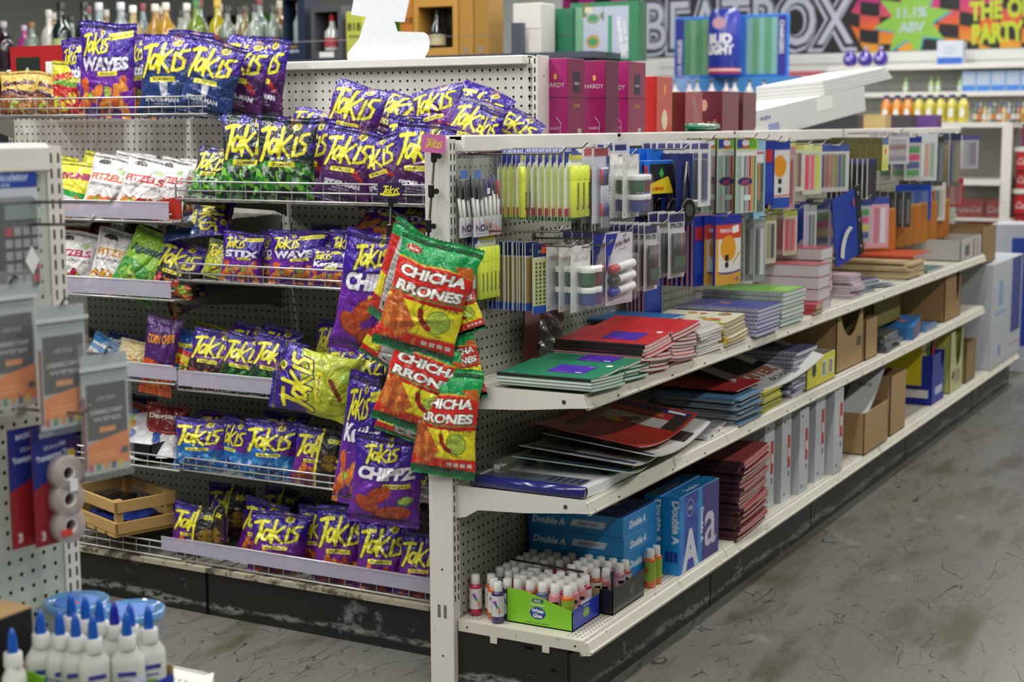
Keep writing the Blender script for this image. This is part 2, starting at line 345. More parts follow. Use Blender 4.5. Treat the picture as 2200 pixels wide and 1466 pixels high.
for i in range(5):          # base decks
    a, b = SX[i]+.05, SX[i+1]-.05
    t = thing('base_shelf', (0, 0, 0), 'cream perforated base shelf above the dark kick, %s' % (['nearest bay', 'second bay', 'third bay', 'fourth bay', 'far end bay'][i]), 'shelf')
    m = MB(); m.box(a, b, -14.0, -.15, 6.85, 7.1, WHTD)
    for y in (-1.0, -1.5, -2, -11.9, -12.4, -12.9, -13.4): perf(m, a+.8, a+(35 if i < 2 else 20), (y,), 7.106)
    m.build('deck', t)
    m = MB()
    P = [[(x, -13.85, 7.12), (x, -14.0, 7.2), (x, -14.1, 6.95), (x, -14.25, 6.85), (x, -14.62, 6.1), (x, -14.78, 6.05), (x, -14.7, 5.8), (x, -14.3, 5.85)] for x in (a, b)]
    m.sheet(P, LIP, smooth=False, th=.05); m.build('price_channel', t)
    if i == 0:
        m = MB(); m.box(-.12, .0, -13.6, -.3, 6.0, 7.1, LIP)
        m.prism([(-13.6, 7.12), (-13.6, 5.6), (-14.75, 5.8), (-14.62, 6.1), (-14.0, 7.12)], 0, .14, LIP, Matrix(((0, 0, 1, -.12), (1, 0, 0, 0), (0, 1, 0, 0), (0, 0, 0, 1))))
        for y0 in (-3.9, -9.6): m.box(-.14, .02, y0-.75, y0, 5.35, 6.05, LIP)
        for y0 in (-1.3, -13.1): m.lathe([(.1, 0), (.1, .02)], SLOT, T(-.13, y0, 6.5) @ RY(-90), n=10)
        m.build('side_flange', t)
        m = MB(); m.box(.02, .3, -12.25, -.2, 0, 5.95, KICK); m.box(-.06, .03, -12.25, -11.0, 0, 5.7, KICK)
        for y0 in (-3.8, -7.6, -9.4): m.box(-.02, .02, y0-1.0, y0, 5.35, 5.65, SLOT)
        m.box(-.08, -.04, -10.9, -10.5, 3.6, 3.8, SLOT)
        m.lathe([(.78, 0), (.78, .02), (.7, .02), (.7, 0)], mat('kick_embossed', '#2c2a26', rough=.5), T(.03, -8.2, 2.0) @ RY(-90), n=24)
        m.build('end_plate', t)
# ================================================================== chips gondola (panel in the plane X=27.3)
XC = 27.3
g = thing('gondola_frame', (XC, 5, 0), 'tall cream pegboard gondola frame holding the snack bags', 'shelving')
def loc(m, name): 
    o = m.build(name, g); o.location = (-XC*K, -5*K, 0); return o
JY = [5.45, 41.0, 86.0]
for i in range(2):
    m = MB(); m.box(XC, XC+.5, JY[i]+.6, JY[i+1]-.6, 5, 62.1, PEG_C); loc(m, 'back_panel')
    m = MB(); m.box(XC-1.1, XC+1.6, JY[i]+.9, JY[i+1]-.6, 61.95, 62.95, WHTC, b=.1); m.box(XC-.05, XC+1.6, JY[i]+.9, JY[i+1]-.6, 62.7, 62.97, WHTC); loc(m, 'top_cap')
for y in JY:
    w_ = .3 if y < 6 else .62; m = MB(); m.box(XC-.1, XC+1.9, y-w_, y+w_, 0, 62.8, WHTC); slots(m, y+(.3 if y < 6 else 0), 10, 62.2, XC-.1, 'y')
    if y < 6: m.box(XC-.2, XC+2.5, 5.0, 5.15, 0, 62.95, WHTC, b=.03); m.lathe([(.1, 0), (.1, .02)], SLOT, T(XC+1.2, 5.0, 60.7) @ RX(90), n=8)
    loc(m, 'upright_post')
m = MB(); m.box(6.7, 7.1, 1.0, 37.1, 0, 5.1, KICK); m.box(6.7, 7.1, 37.3, 86, 0, 5.1, KICK); m.box(6.64, 6.7, 36.9, 37.1, 0, 5.1, SLOT); loc(m, 'kick_plate')
BED = worn('dirty_base_deck', '#a39c86', dirt='#4d483c', amt=.5, scale=14)
m = MB(); m.box(6.3, XC, 1.0, 39.0, 5.3, 5.6, BED); m.box(6.3, XC, 39.2, 86, 5.3, 5.6, BED); m.box(6.2, 6.3, 1, 86, 5.05, 5.6, BED); loc(m, 'base_deck')
def wire_fence(t, x, y0, y1, zt, zm, zb, strip=None, grid=True, xb=None, pitch=2.05):
    m = MB()
    m.tube([(x, y0+.3, zt), (x, y1-.3, zt), (x, y1, zt-.3), (x, y1, zb+.1)], .11, WIRE)
    m.tube([(x, y0, zm), (x, y1, zm)], .1, WIRE); m.tube([(x, y0, zb), (x, y1, zb)], .12, WIRE)
    m.build('front_rail', t)
    m = MB(); y = y0+.6; k = 0
    while y < y1-.3:
        m.tube([(x-.02, y, zt+.05), (x-.06, y, zb-.05), (x+1.2, y, zb-.12)], .05, WIRE, n=4); y += pitch
    y = y0+.6
    if grid:
        while y < y1-.3:
            m.tube([(x, y, zb-.12), (xb, y, zb-.12)], .05, WIRED, n=4); y += pitch
        xx = x+2.5
        while xx < xb: m.tube([(xx, y0, zb-.2), (xx, y1, zb-.2)], .09, WIRED, n=4); xx += 4.2
    m.build('wire_grid', t)
    if x < 10: m = MB(); m.box(x+1.2, xb, y0+.3, y1-.3, zb-.34, zb-.22, mat('grey_light_block', '#77756c', rough=.6)); m.build('added_light_block', t)  # solid sheet added to block light, so the space below turns dark
    for yy in (y0+.2, y1-.2): m = MB(); m.prism([(x+.3, zb-.15), (xb, zb-.15), (xb, zb-3), (xb-2.5, zb-2.2), (x+2, zb-.7)], 0, .1, WIRED, Matrix(((1, 0, 0, 0), (0, 0, 1, yy), (0, 1, 0, 0), (0, 0, 0, 1)))); m.build('bracket', t)
    if strip:
        m = MB(); a, b, z0, z1 = strip; m.box(x-.16, x-.1, a, b, z0, z1, STRIP); m.box(x-.2, x-.04, a, b, z1-.06, z1+.04, STRIP); m.build('label_holder', t)
def wshelf(y0, y1, x, zt, zm, zb, lab, strip=None, xb=XC-.3):
    t = thing('wire_shelf', (x, y1, zb), lab, 'shelf')
    n0 = len(t.children); wire_fence(t, x, y0, y1, zt, zm, zb, strip, True, xb)
    for o in t.children: o.location = (-x*K, -y1*K, -zb*K)
    return t
wshelf(42.6, 85.5, 16, 58.8, 57.6, 56.75, 'topmost wire shelf with tall snack bags, at the upper left')
wshelf(4.9, 39.9, 7, 49.3, 48.3, 47.35, 'wire shelf in the right bay holding the green and purple bags')
wshelf(4.9, 40.0, 7, 40.2, 39.1, 38.3, 'wire shelf in the right bay below the green bags')
wshelf(40.6, 85.5, 7, 46.9, 45.6, 44.7, 'wire shelf with the white pretzel bags behind a lavender strip, left bay', (40.9, 85, 45.0, 46.9))
wshelf(40.6, 85.5, 7, 38.0, 37, 35.9, 'wire shelf with pretzel bags and one green bag, second lavender strip in the left bay', (41.0, 85, 36.2, 38.0))
wshelf(4.9, 40.6, 7, 28.0, 27, 25.8, 'wire shelf with a lavender strip, right bay, third tier', (5.2, 40.4, 26.3, 27.9))
wshelf(41.0, 85.5, 7, 28.4, 27.3, 26.3, 'wire shelf with a lavender strip, left bay, third tier', (40.6, 51.6, 26.8, 28.3))
wshelf(4.9, 40.2, 7, 18.0, 17.2, 16.5, 'low wire shelf in the right bay with the blue bags')
wshelf(40.8, 85.5, 7, 17.8, 17.0, 16.3, 'low wire shelf in the left bay with the black tray')
wshelf(3.2, 40.4, 7, 8.3, 7.2, 5.85, 'bottom wire basket with a long lavender strip, right bay', (3.3, 43.8, 6.75, 8.3))
wshelf(41, 85.5, 7, 7.6, 6.8, 5.85, 'bottom wire basket under the wooden crate')
# ================================================================== front left gondola (same line, other side of the gap)
g = thing('gondola_frame', (-50.5, 0, 0), 'cream pegboard gondola end close to the camera at the left', 'shelving')
m = MB(); m.box(-60, 0-.9, .0, .5, 5, 52.3, PEG_F); m.build('back_panel', g)
m = MB(); m.box(-60, -1.4, -1.1, 1.2, 52.3, 54.3, WHTC, b=.3); m.build('top_cap', g)
m = MB(); m.box(-1.0, .35, -.1, 2.2, 0, 54.1, WHTC); slots(m, -.3, 8, 53.5, -.1); m.build('upright_post', g)
m = MB(); m.box(-60, 0, -12, -11.6, 0, 5.6, KICK); m.box(-60, 0, -14, 0, 5.6, 7, WHTC); m.build('kick_plate', g)
t = thing('metal_shelf', (-50.5, 0, 19.8), 'cream perforated shelf corner under the glue bottles', 'shelf')
m = MB(); m.prism([(-60, 0), (-60, -11.9), (-1, -11.9), (0, -11.2), (0, 0)], -.3, 0, WHTC)
for y in np.arange(-11.3, -8, .5): perf(m, -14, -1.2, (y,), .006, .11)
m.build('deck', t); m = MB(); m.prism([(-60, -11.9), (-60, -12.4), (-.9, -12.4), (.5, -11.4), (0, -11.2), (-1, -11.9)], -1.2, .05, WHTC); m.build('price_channel', t)
m = MB(); bracket(m, 0, -1.1, -11, 0); m.build('bracket', t)
# ================================================================== printed artwork as vertex colours
SS = 3
class Art:
    """a little picture painted on a grid; x 0..1 to the right, y 0..H upwards"""
    def __init__(s, nu, nv, H, base):
        s.nu, s.nv, s.H = nu, nv, H
        x = (np.arange(nu*SS)+.5)/(nu*SS); y = (np.arange(nv*SS)+.5)/(nv*SS)*H
        s.X, s.Y = np.meshgrid(x, y); s.c = np.zeros(s.X.shape+(3,)); s.c[:] = lin(base); s.rs = np.random.RandomState(abs(hash(base)) % 1000 if False else 5)
        s.px = 1/(nu*SS)
    def put(s, mask, colr, a=1):
        c = np.array(lin(colr)) if isinstance(colr, str) else colr
        m = (np.clip(mask, 0, 1)*a)[..., None]; s.c = s.c*(1-m)+c*m; return s
    def rect(s, x0, y0, x1, y1, c, a=1, rot=0):
        cx, cy = (x0+x1)/2, (y0+y1)/2; r = math.radians(rot); dx = s.X-cx; dy = s.Y-cy
        u = dx*math.cos(r)+dy*math.sin(r); v = -dx*math.sin(r)+dy*math.cos(r)
        return s.put((abs(u) < (x1-x0)/2) & (abs(v) < (y1-y0)/2), c, a)
    def ell(s, cx, cy, rx, ry, c, rot=0, a=1, hole=0):
        r = math.radians(rot); dx = s.X-cx; dy = s.Y-cy
        u = (dx*math.cos(r)+dy*math.sin(r))/rx; v = (-dx*math.sin(r)+dy*math.cos(r))/ry; d = u*u+v*v
        return s.put((d < 1) & (d > hole), c, a)
    def poly(s, P, c, a=1):
        m = np.zeros(s.X.shape, bool); n = len(P)
        for i in range(n):
            (x0, y0), (x1, y1) = P[i], P[(i+1) % n]
            if y0 == y1: continue
            k = ((s.Y >= min(y0, y1)) & (s.Y < max(y0, y1))); xi = x0+(s.Y-y0)*(x1-x0)/(y1-y0); m ^= k & (s.X < xi)
        return s.put(m, c, a)
    def dist(s, P):
        d = np.full(s.X.shape, 9.)
        for (x0, y0), (x1, y1) in zip(P[:-1], P[1:]):
            dx, dy = x1-x0, y1-y0; L = dx*dx+dy*dy+1e-12; t = np.clip(((s.X-x0)*dx+(s.Y-y0)*dy)/L, 0, 1)
            d = np.minimum(d, np.hypot(s.X-x0-t*dx, s.Y-y0-t*dy))
        return d
    def stroke(s, P, w, c, a=1): return s.put(s.dist(P) < w/2, c, a)
    def text(s, st, x, y, size, c, rot=0, shear=0, bold=.02, w=None, edge=None, ew=.012, center=True):
        v, t, W_ = text_tris(st, bold)
        if not len(v): return s
        k = size if w is None else w/W_
        def run(v, c):
            P = np.stack([v[:, 0]*k-(W_*k/2 if center else 0)+shear*v[:, 1]*size, v[:, 1]*size], 1); r = math.radians(rot)
            P = np.stack([x+P[:, 0]*math.cos(r)-P[:, 1]*math.sin(r), y+P[:, 0]*math.sin(r)+P[:, 1]*math.cos(r)], 1)
            h, wd = s.X.shape; m = np.zeros(s.X.shape, bool); sy = h/s.H
            for tri in t:
                a, b, d = P[tri]; x0 = max(int(min(a[0], b[0], d[0])*wd), 0); x1 = min(int(max(a[0], b[0], d[0])*wd)+1, wd)
                y0 = max(int(min(a[1], b[1], d[1])*sy), 0); y1 = min(int(max(a[1], b[1], d[1])*sy)+1, h)
                if x1 <= x0 or y1 <= y0: continue
                X = s.X[y0:y1, x0:x1]; Y = s.Y[y0:y1, x0:x1]
                e = [(q[0]-p[0])*(Y-p[1])-(q[1]-p[1])*(X-p[0]) for p, q in ((a, b), (b, d), (d, a))]
                m[y0:y1, x0:x1] |= ((e[0] >= 0) & (e[1] >= 0) & (e[2] >= 0)) | ((e[0] <= 0) & (e[1] <= 0) & (e[2] <= 0))
            if edge:
                g = m.copy(); n = max(1, int(ew*wd))
                for dy in range(-n, n+1):
                    for dx in range(-n, n+1):
                        if dx*dx+dy*dy <= n*n: g |= np.roll(np.roll(m, dy, 0), dx, 1)
                s.put(g, edge)
            s.put(m, c)
        run(v, c); return s
    def noise(s, sc, lo, hi, c, mask=None, a=1, seed=1, ax=1):
        r = np.random.RandomState(seed); f = np.zeros(s.X.shape)
        for o in range(4):
            for _ in range(5):
                k = sc*2**o*(.6+.8*r.rand()); th = r.rand()*PI; f += np.sin((s.X*math.cos(th)*ax+s.Y*math.sin(th))*k*6.28+r.rand()*9)/2**o/3
        m = np.clip((f-lo)/(hi-lo), 0, 1)
        if mask is not None: m = m*mask
        return s.put(m, c, a)
    def out(s):
        h, w = s.X.shape; return s.c.reshape(s.nv, SS, s.nu, SS, 3).mean(axis=(1, 3)).astype(np.float32)
def vc_mat(name, rough=.28, coat=.5, bump=.0, bs=18, wr=False, metal=0):
    if name in MC: return MC[name]
    m = bpy.data.materials.new(name); m.use_nodes = True; nt = m.node_tree; b = nt.nodes['Principled BSDF']
    v = nd(nt, 'ShaderNodeVertexColor', layer_name='print'); nt.links.new(v.outputs[0], b.inputs['Base Color'])
    b.inputs['Roughness'].default_value = rough; b.inputs['Coat Weight'].default_value = coat; b.inputs['Coat Roughness'].default_value = .06; b.inputs['Metallic'].default_value = metal
    if wr:      # crinkled foil: ridged noise in the bag's own space
        tc = nd(nt, 'ShaderNodeTexCoord'); oi = nd(nt, 'ShaderNodeObjectInfo')
        add = nd(nt, 'ShaderNodeVectorMath', operation='ADD'); sc = nd(nt, 'ShaderNodeVectorMath', operation='SCALE'); sc.inputs[3].default_value = 37
        cmb = nd(nt, 'ShaderNodeCombineXYZ'); nt.links.new(oi.outputs['Random'], cmb.inputs[0]); nt.links.new(oi.outputs['Random'], cmb.inputs[1])
        nt.links.new(cmb.outputs[0], sc.inputs[0]); nt.links.new(tc.outputs['Object'], add.inputs[0]); nt.links.new(sc.outputs[0], add.inputs[1])
        h = None
        for k, (s_, w_, st) in enumerate(((11, 1, (1, 1, .45)), (26, .45, (1, 1, .8)), (70, .12, (1, 1, 1)))):
            mp = nd(nt, 'ShaderNodeMapping'); mp.inputs['Scale'].default_value = st; mp.inputs['Rotation'].default_value = (0, .5*k, .3*k); nt.links.new(add.outputs[0], mp.inputs[0])
            n = nd(nt, 'ShaderNodeTexNoise'); n.inputs['Scale'].default_value = s_; n.inputs['Detail'].default_value = 1.5; n.inputs['Distortion'].default_value = .8; nt.links.new(mp.outputs[0], n.inputs['Vector'])
            r = mth(nt, 'POWER', mth(nt, 'ABSOLUTE', mth(nt, 'SUBTRACT', n.outputs[0], .5)), .6); r = mth(nt, 'MULTIPLY', r, w_)
            h = r if h is None else mth(nt, 'ADD', h, r)
        bp = nd(nt, 'ShaderNodeBump'); bp.inputs['Strength'].default_value = bump; bp.inputs['Distance'].default_value = .012
        nt.links.new(h, bp.inputs['Height']); nt.links.new(bp.outputs[0], b.inputs['Normal']); nt.links.new(bp.outputs[0], b.inputs['Coat Normal'])
    MC[name] = m; return m
FOIL = vc_mat('printed_foil', rough=.33, coat=.55, bump=1.0, wr=True)
PRINT = vc_mat('printed_card', rough=.42, coat=.25)
PRINTM = vc_mat('printed_matte', rough=.6, coat=0)
def grid_mesh(name, P, C, mt, smooth=True, extra=None):
    """P (nv,nu,3) inches, C (nv,nu,3) linear"""
    nv, nu = P.shape[:2]; V = P.reshape(-1, 3)*K
    i = np.arange(nu*(nv-1)).reshape(nv-1, nu)[:, :-1].ravel(); F = np.stack([i, i+1, i+nu+1, i+nu], 1)
    Cc = C.reshape(-1, 3); n = len(V)
    if extra is not None:
        P2, C2 = extra; b, a = P2.shape[:2]; j = np.arange(a*(b-1)).reshape(b-1, a)[:, :-1].ravel()+n
        V = np.vstack([V, P2.reshape(-1, 3)*K]); F = np.vstack([F, np.stack([j, j+a, j+a+1, j+1], 1)]); Cc = np.vstack([Cc, C2.reshape(-1, 3)])
    me = bpy.data.meshes.new(name); me.vertices.add(len(V)); me.vertices.foreach_set('co', V.astype(np.float32).ravel())
    me.loops.add(F.size); me.loops.foreach_set('vertex_index', F.ravel().astype(np.int32)); me.polygons.add(len(F))
    me.polygons.foreach_set('loop_start', np.arange(0, F.size, 4, dtype=np.int32)); me.update(calc_edges=True)
    me.polygons.foreach_set('use_smooth', np.full(len(F), smooth)); ca = me.color_attributes.new('print', 'FLOAT_COLOR', 'POINT')
    ca.data.foreach_set('color', np.hstack([Cc, np.ones((len(Cc), 1))]).astype(np.float32).ravel()); me.materials.append(mt); me.update()
    return me
def printed(name, art, w, h, parent, M=None, mt=None, curve=None, label=None):
    """a flat (or curved) printed sheet facing local -y: x -w/2..w/2, z 0..h"""
    C = art if isinstance(art, np.ndarray) else art.out(); nv, nu = C.shape[:2]
    x, z = np.meshgrid(np.linspace(-w/2, w/2, nu), np.linspace(0, h, nv)); y = np.zeros_like(x) if curve is None else curve(x, z)
    P = np.stack([x, y, z], -1)
    if M is not None: A = np.array(M); P = P @ A[:3, :3].T+A[:3, 3]
    me = grid_mesh(name, P, C, mt or PRINT); o = bpy.data.objects.new(name, me); COL.objects.link(o); o.parent = parent
    if label: o['label'] = label
    return o
# ---- hand-lettered logo: strokes in a unit box
LOGO = [([(.0, .93), (.16, .98), (.30, .95)], .085), ([(.17, .95), (.13, .5), (.03, .02)], .085),
        ([(.38, .56), (.28, .62), (.20, .45), (.21, .22), (.28, .20), (.36, .36), (.39, .58), (.37, .25), (.42, .18)], .075),
        ([(.47, .98), (.455, .55), (.43, .06)], .07), ([(.66, .72), (.47, .40), (.67, .04)], .066),
        ([(.775, .64), (.75, .08)], .07), ([(1.02, .72), (.89, .70), (.86, .52), (.98, .38), (.97, .14), (.82, .08)], .066)]
def logo(a, x, y, w, h, rot=0, c='#e6de28', edge='#26104f', shear=.12, only=None, swirl=True):
    r = math.radians(rot)
    def tr(P): return [(x+(px-.5+shear*(py-.5))*w*math.cos(r)-(py-.5)*h*math.sin(r), y+(px-.5+shear*(py-.5))*w*math.sin(r)+(py-.5)*h*math.cos(r)) for px, py in P]
    D = [(tr(P), t*w*1.0) for P, t in LOGO if only is None or P[0][0] >= only]
    for P, t in D: a.stroke(P, t+.03*w+.02, edge)
    for P, t in D: a.stroke(P, t, c)
    if swirl:
        sx, sy = tr([(.74, 1.0)])[0]; a.noise(9, -.2, .6, '#b9862a', ((a.X-sx+.05)**2*1.0+(a.Y-sy-.02)**2*2 < (.13*w)**2), .7)
        a.ell(sx, sy, .085*w, .085*w, c)
        a.stroke([(sx+.012*w*(k*.33)*math.cos(k*.9), sy+.012*w*(k*.33)*math.sin(k*.9)) for k in range(0, 17)], .018*w, '#4a3a10')
PU, PU2, YE = '#31108c', '#541a80', '#efe92a'
def flame_food(a, y0, y1, cs=('#c2411c', '#e07a1f', '#f0b033', '#7a1d12'), seed=3, lime=True, x0=.05, x1=.95):
    r = np.random.RandomState(seed)
    for k in range(26):
        cx = x0+(x1-x0)*r.rand(); cy = y0+(y1-y0)*r.rand()*.9; a.ell(cx, cy, .05+.1*r.rand(), .03+.05*r.rand(), cs[r.randint(len(cs))], rot=r.rand()*180)
        if k % 3 == 0: a.ell(cx, cy, .10, .018, '#f4c94a', rot=r.rand()*180, a=.6)
    if lime:
        for k in range(3): cx = x0+.2+(x1-x0-.3)*r.rand(); cy = y0+(y1-y0)*(.3+.5*r.rand()); a.ell(cx, cy, .06, .045, '#5d8a20', rot=30*k); a.ell(cx, cy, .048, .034, '#a8cc50', rot=30*k)
def banner(a, x, y, w, h, st, rot=4, c=YE, tc='#3a1a5a', size=None):
    a.rect(x-w/2, y-h/2, x+w/2, y+h/2, c, rot=rot); a.text(st, x, y-h*.3, h*.8, tc, rot=rot, shear=.15, bold=.03, w=w*.75)
def base_art(H=1.32, base=PU, nu=96): return Art(nu, int(nu*H*.98), H, base)
def nutrition(a, x0=.1, x1=.9, y0=.15, y1=1.1, c='#b9b9bb'):
    a.rect(x0, y0, x1, y1, c)
    for k in range(14): a.rect(x0+.04, y0+.05+k*(y1-y0-.1)/14, x1-.04-.1*(k % 3), y0+.05+k*(y1-y0-.1)/14+.014, '#707070')
def A_fuego(top=PU, bot='#6a1d87', name='FUEGO', food=True, H=1.32, bx='#efe92a', kind=None):
    a = base_art(H, top); t = np.clip((.72*H-a.Y)/(.25*H), 0, 1); a.put(t, bot)
    if kind == 'green':
        a.put(np.clip((.5*H-a.Y)/(.12), 0, 1), '#123b22'); a.noise(2.2, .1, .5, '#2f7a2a', a.Y < .42*H, .9, 4); a.ell(.45, .14*H, .16, .05, '#cf8a3c', rot=60); a.ell(.6, .1*H, .1, .05, '#a8cc50')
    elif kind == 'zombie':
        a.put(a.Y > .0, '#10241c'); a.noise(1.7, -.1, .5, PU, (a.Y > .52*H), 1, 9)
        a.noise(2.6, .0, .35, '#2c8a24', a.Y < .46*H, .95, 6); a.noise(4, .35, .6, '#79c832', a.Y < .43*H, .9, 8); a.noise(3, .5, .8, '#a7b8ac', a.Y < .5*H, .8, 11)
    elif kind == 'blue':
        a.put(np.clip((.52*H-a.Y+.1*np.sin(a.X*5))/(.06), 0, 1), '#1766b8'); a.noise(2.4, .2, .7, '#4aa0dd', a.Y < .4*H, .8, 5); a.noise(5, .5, .8, '#dff0fa', a.Y < .3*H, .5, 7); a.ell(.4, .2*H, .12, .045, '#0e3d80', rot=60); a.ell(.58, .13*H, .12, .04, '#0e3d80', rot=35)
    elif kind == 'navy':
        a.put(np.clip((.66*H-a.Y-.04*np.sin(a.X*9))/(.03), 0, 1), '#1b3a78'); a.noise(1.6, .2, .6, '#12305c', a.Y < .6*H, .8, 3); a.poly([(.42, .5), (.5, .62), (.58, .5), (.55, .3), (.46, .28)], '#d8dde8', .8)
        a.text('SPIDER-MAN', .45, .2, .12, '#e9ebf2', bold=.03, w=.62); a.text('BRAND NEW DAY', .45, .15, .035, '#c9ccd8'); a.text('EXCLUSIVELY IN THEATERS', .45, .11, .03, '#c9ccd8')
    elif kind == 'hero':
        a.put(np.clip((.62*H-a.Y)/(.2), 0, 1), '#4d1a58'); a.noise(1.3, .1, .6, '#2a1550', a.Y < .5*H, .7, 3); a.poly([(.6, .66), (.72, .6), (.9, .42), (.84, .4), (.62, .56)], '#b22020')
        a.text('SPIDER-MAN', .5, .26, .13, '#e9ebf2', bold=.03, w=.68, rot=0); a.text('BRAND NEW DAY', .5, .2, .04, '#c9ccd8'); a.text('EXCLUSIVELY IN THEATERS', .5, .15, .035, '#c9ccd8')
    elif kind == 'yellow':
        a.put(np.clip((.66*H-a.Y+.3*(a.X-.5))/(.04), 0, 1), '#b8c22c'); a.noise(2.6, .2, .6, '#8f9a20', a.Y < .5*H, .8, 4); a.stroke([(.35, .2), (.6, .4)], .07, '#7a2c16'); a.ell(.7, .2, .09, .07, '#a8cc50')
    elif kind == 'brown':
        a.put(np.clip((.5*H-a.Y)/(.1), 0, 1), '#3a1f28'); flame_food(a, .03, .3, ('#b24a1e', '#7e2b17', '#c9702a'), lime=False)
    elif kind == 'dark':
        a.put(np.clip((.6*H-a.Y)/(.08), 0, 1), '#22131f'); flame_food(a, .05, .42, ('#b24a1e', '#c6304a', '#e0862e', '#3f7a2a'))
    elif food:
        flame_food(a, .05, .34*H, x0=.15, x1=.85)
        for p in ([(.3, .12), (.42, .3)], [(.45, .1), (.62, .34)], [(.6, .12), (.72, .36)]): a.stroke(p, .075, '#7e1f14'); a.stroke(p, .03, '#b24a2a')
    lw = .80; logo(a, .47, .70*H, lw, .40*H, rot=8)
    banner(a, .47, .43*H, .46, .085, name, rot=4, c=bx)
    return a
def A_waves(word='WAVES', H=1.32, wc='#d9d6e6', fl='FUEGO'):
    a = base_art(H, '#370f90'); a.put(np.clip((.6*H-a.Y)/(.25), 0, 1), '#6a1f9a'); a.rect(.55, .86*H, .95, .94*H, YE, rot=10); a.text('NEW CRUNCH', .75, .885*H, .05, '#3a1a5a', rot=10)
    logo(a, .33, .78*H, .46, .24*H, rot=8)
    a.text(word, .5, .50*H, .25, wc, rot=4, bold=.05, w=.84, edge='#2a0b58', ew=.02, shear=.1)
    banner(a, .58, .46*H, .34, .07, fl, rot=6); flame_food(a, .05, .40*H, ('#c8501c', '#e07a2c', '#d8601e', '#f0903a'), seed=8)
    return a
def A_chippz(H=1.35):
    a = base_art(H, '#390f92'); a.put(np.clip((.62*H-a.Y)/(.2), 0, 1), '#6b1fa0'); logo(a, .40, .84*H, .44, .20*H, rot=12)
    a.text('CHIPPZ', .5, .56*H, .25, '#ece9f4', rot=6, bold=.06, w=.86, edge='#2a0b58', ew=.018, shear=.18); banner(a, .66, .49*H, .40, .075, 'FUEGO', rot=5)
    for cx, cy, rx, ry, ro in ((.42, .36*H, .2, .12, 40), (.25, .22*H, .2, .12, -30), (.62, .14*H, .27, .13, 10)):
        a.ell(cx, cy, rx, ry, '#8a2a16', ro); a.ell(cx+.01, cy+.012, rx*.92, ry*.88, '#b8451f', ro)
    a.noise(7, .2, .8, '#d4652c', (a.Y < .5*H) & (a.c[..., 0] > .3), .8, 4)
    a.ell(.8, .31*H, .12, .08, '#3f7a2a', 20); a.ell(.8, .32*H, .10, .06, '#b6d66a', 20)
    return a
def A_chicha(H=1.42):
    a = base_art(H, '#0c9a50', nu=120); a.rect(0, .0, 1, .79*H, '#dc211b'); a.put((abs(a.Y-.795*H-.01*np.sin(a.X*14)) < .012), '#d7a62a'); a.rect(0, 0, 1, .07, '#0c7a42')
    a.put((abs(a.Y-.5*H-.008*np.sin(a.X*9)) < .01), '#3b8b3a'); a.put((abs(a.Y-.475*H) < .006), '#8f1414')
    a.rect(0, .17*H, 1, .455*H, '#ece020'); a.put((abs(a.Y-.165*H-.008*np.sin(a.X*9)) < .008), '#d7a62a')
    a.text('CHICHA', .5, .665*H, .175, '#f2efe6', rot=1, bold=.05, w=.86, edge='#2a0f10', ew=.012, shear=.12)
    a.text('RRONES', .5, .525*H, .17, '#f2efe6', rot=1, bold=.05, w=.88, edge='#2a0f10', ew=.012, shear=.12)
    a.poly([(.0, .17*H), (.0, .42*H), (.14, .52*H), (.33, .36*H), (.46, .24*H), (.36, .14*H), (.15, .12*H)], '#b9541e'); a.noise(6, .0, .7, '#e08a3c', (a.c[..., 0] > .4) & (a.X < .5) & (a.Y < .53*H) & (a.c[..., 1] < .2), .9, 7)
    a.poly([(.72, .84*H), (.95, .86*H), (1, .74*H), (.86, .76*H)], '#c9651f')
    a.ell(.72, .32*H, .155, .155, '#6f9a2b'); a.ell(.72, .32*H, .14, .14, '#b4cc4a')
    for k in range(8): a.stroke([(.72, .32*H), (.72+.13*math.cos(k*.785), .32*H+.13*math.sin(k*.785))], .008, '#8fae38')
    a.stroke([(.47, .40*H), (.49, .33*H), (.56, .27*H), (.62, .245*H)], .07, '#9c1616'); a.stroke([(.465, .41*H), (.48, .45*H)], .018, '#3f7a2a')
    a.text('CHILI PEPPER & LIME', .74, .445*H, .045, '#2a1a10', rot=-4, bold=.03); a.text('FLAVORED', .72, .19*H, .035, '#2a1a10', rot=-8)
    for k in range(4): a.rect(.58+k*.1, .085*H, .65+k*.1, .125*H, '#d8d2c8')
    a.ell(.18, .9*H, .1, .05, '#b01a1a'); a.text('barcel', .18, .885*H, .05, '#f2efe6'); return a
def A_chicha_back(H=1.42):
    a = base_art(H, '#0f8f4c'); a.rect(0, .08, 1, .86*H, '#c4201d'); a.rect(0, .2*H, .35, .45*H, '#ddd327'); nutrition(a, .38, .86, .12, 1.25, '#bcbab6'); a.rect(.45, .2, .8, .27, '#2b2a2a'); a.text('BIMBO', .625, .215, .06, '#e8e8e8', bold=.03); return a
def A_fitz(c1='#c22a2a', H=1.32, word='FITZELS', b='#dcdad8', sub='PROTEIN PRETZELS', seed=4):
    a = base_art(H, b); a.ell(.3, .9*H, .14, .06, '#3a3330'); a.rect(.16, .86*H, .46, .885*H, '#3a3330'); a.text(word, .5, .60*H, .2, c1, rot=4, bold=.05, w=.82, edge='#f0eeea'); a.text(sub, .5, .50*H, .085, '#2d2b2a', rot=4, w=.78)
    flame_food(a, .06, .36*H, ('#b8681f', '#d88a3a', c1, '#8a4a1c'), seed=seed, x0=.1, x1=.9); a.ell(.75, .8*H, .09, .06, '#9cc07a'); return a
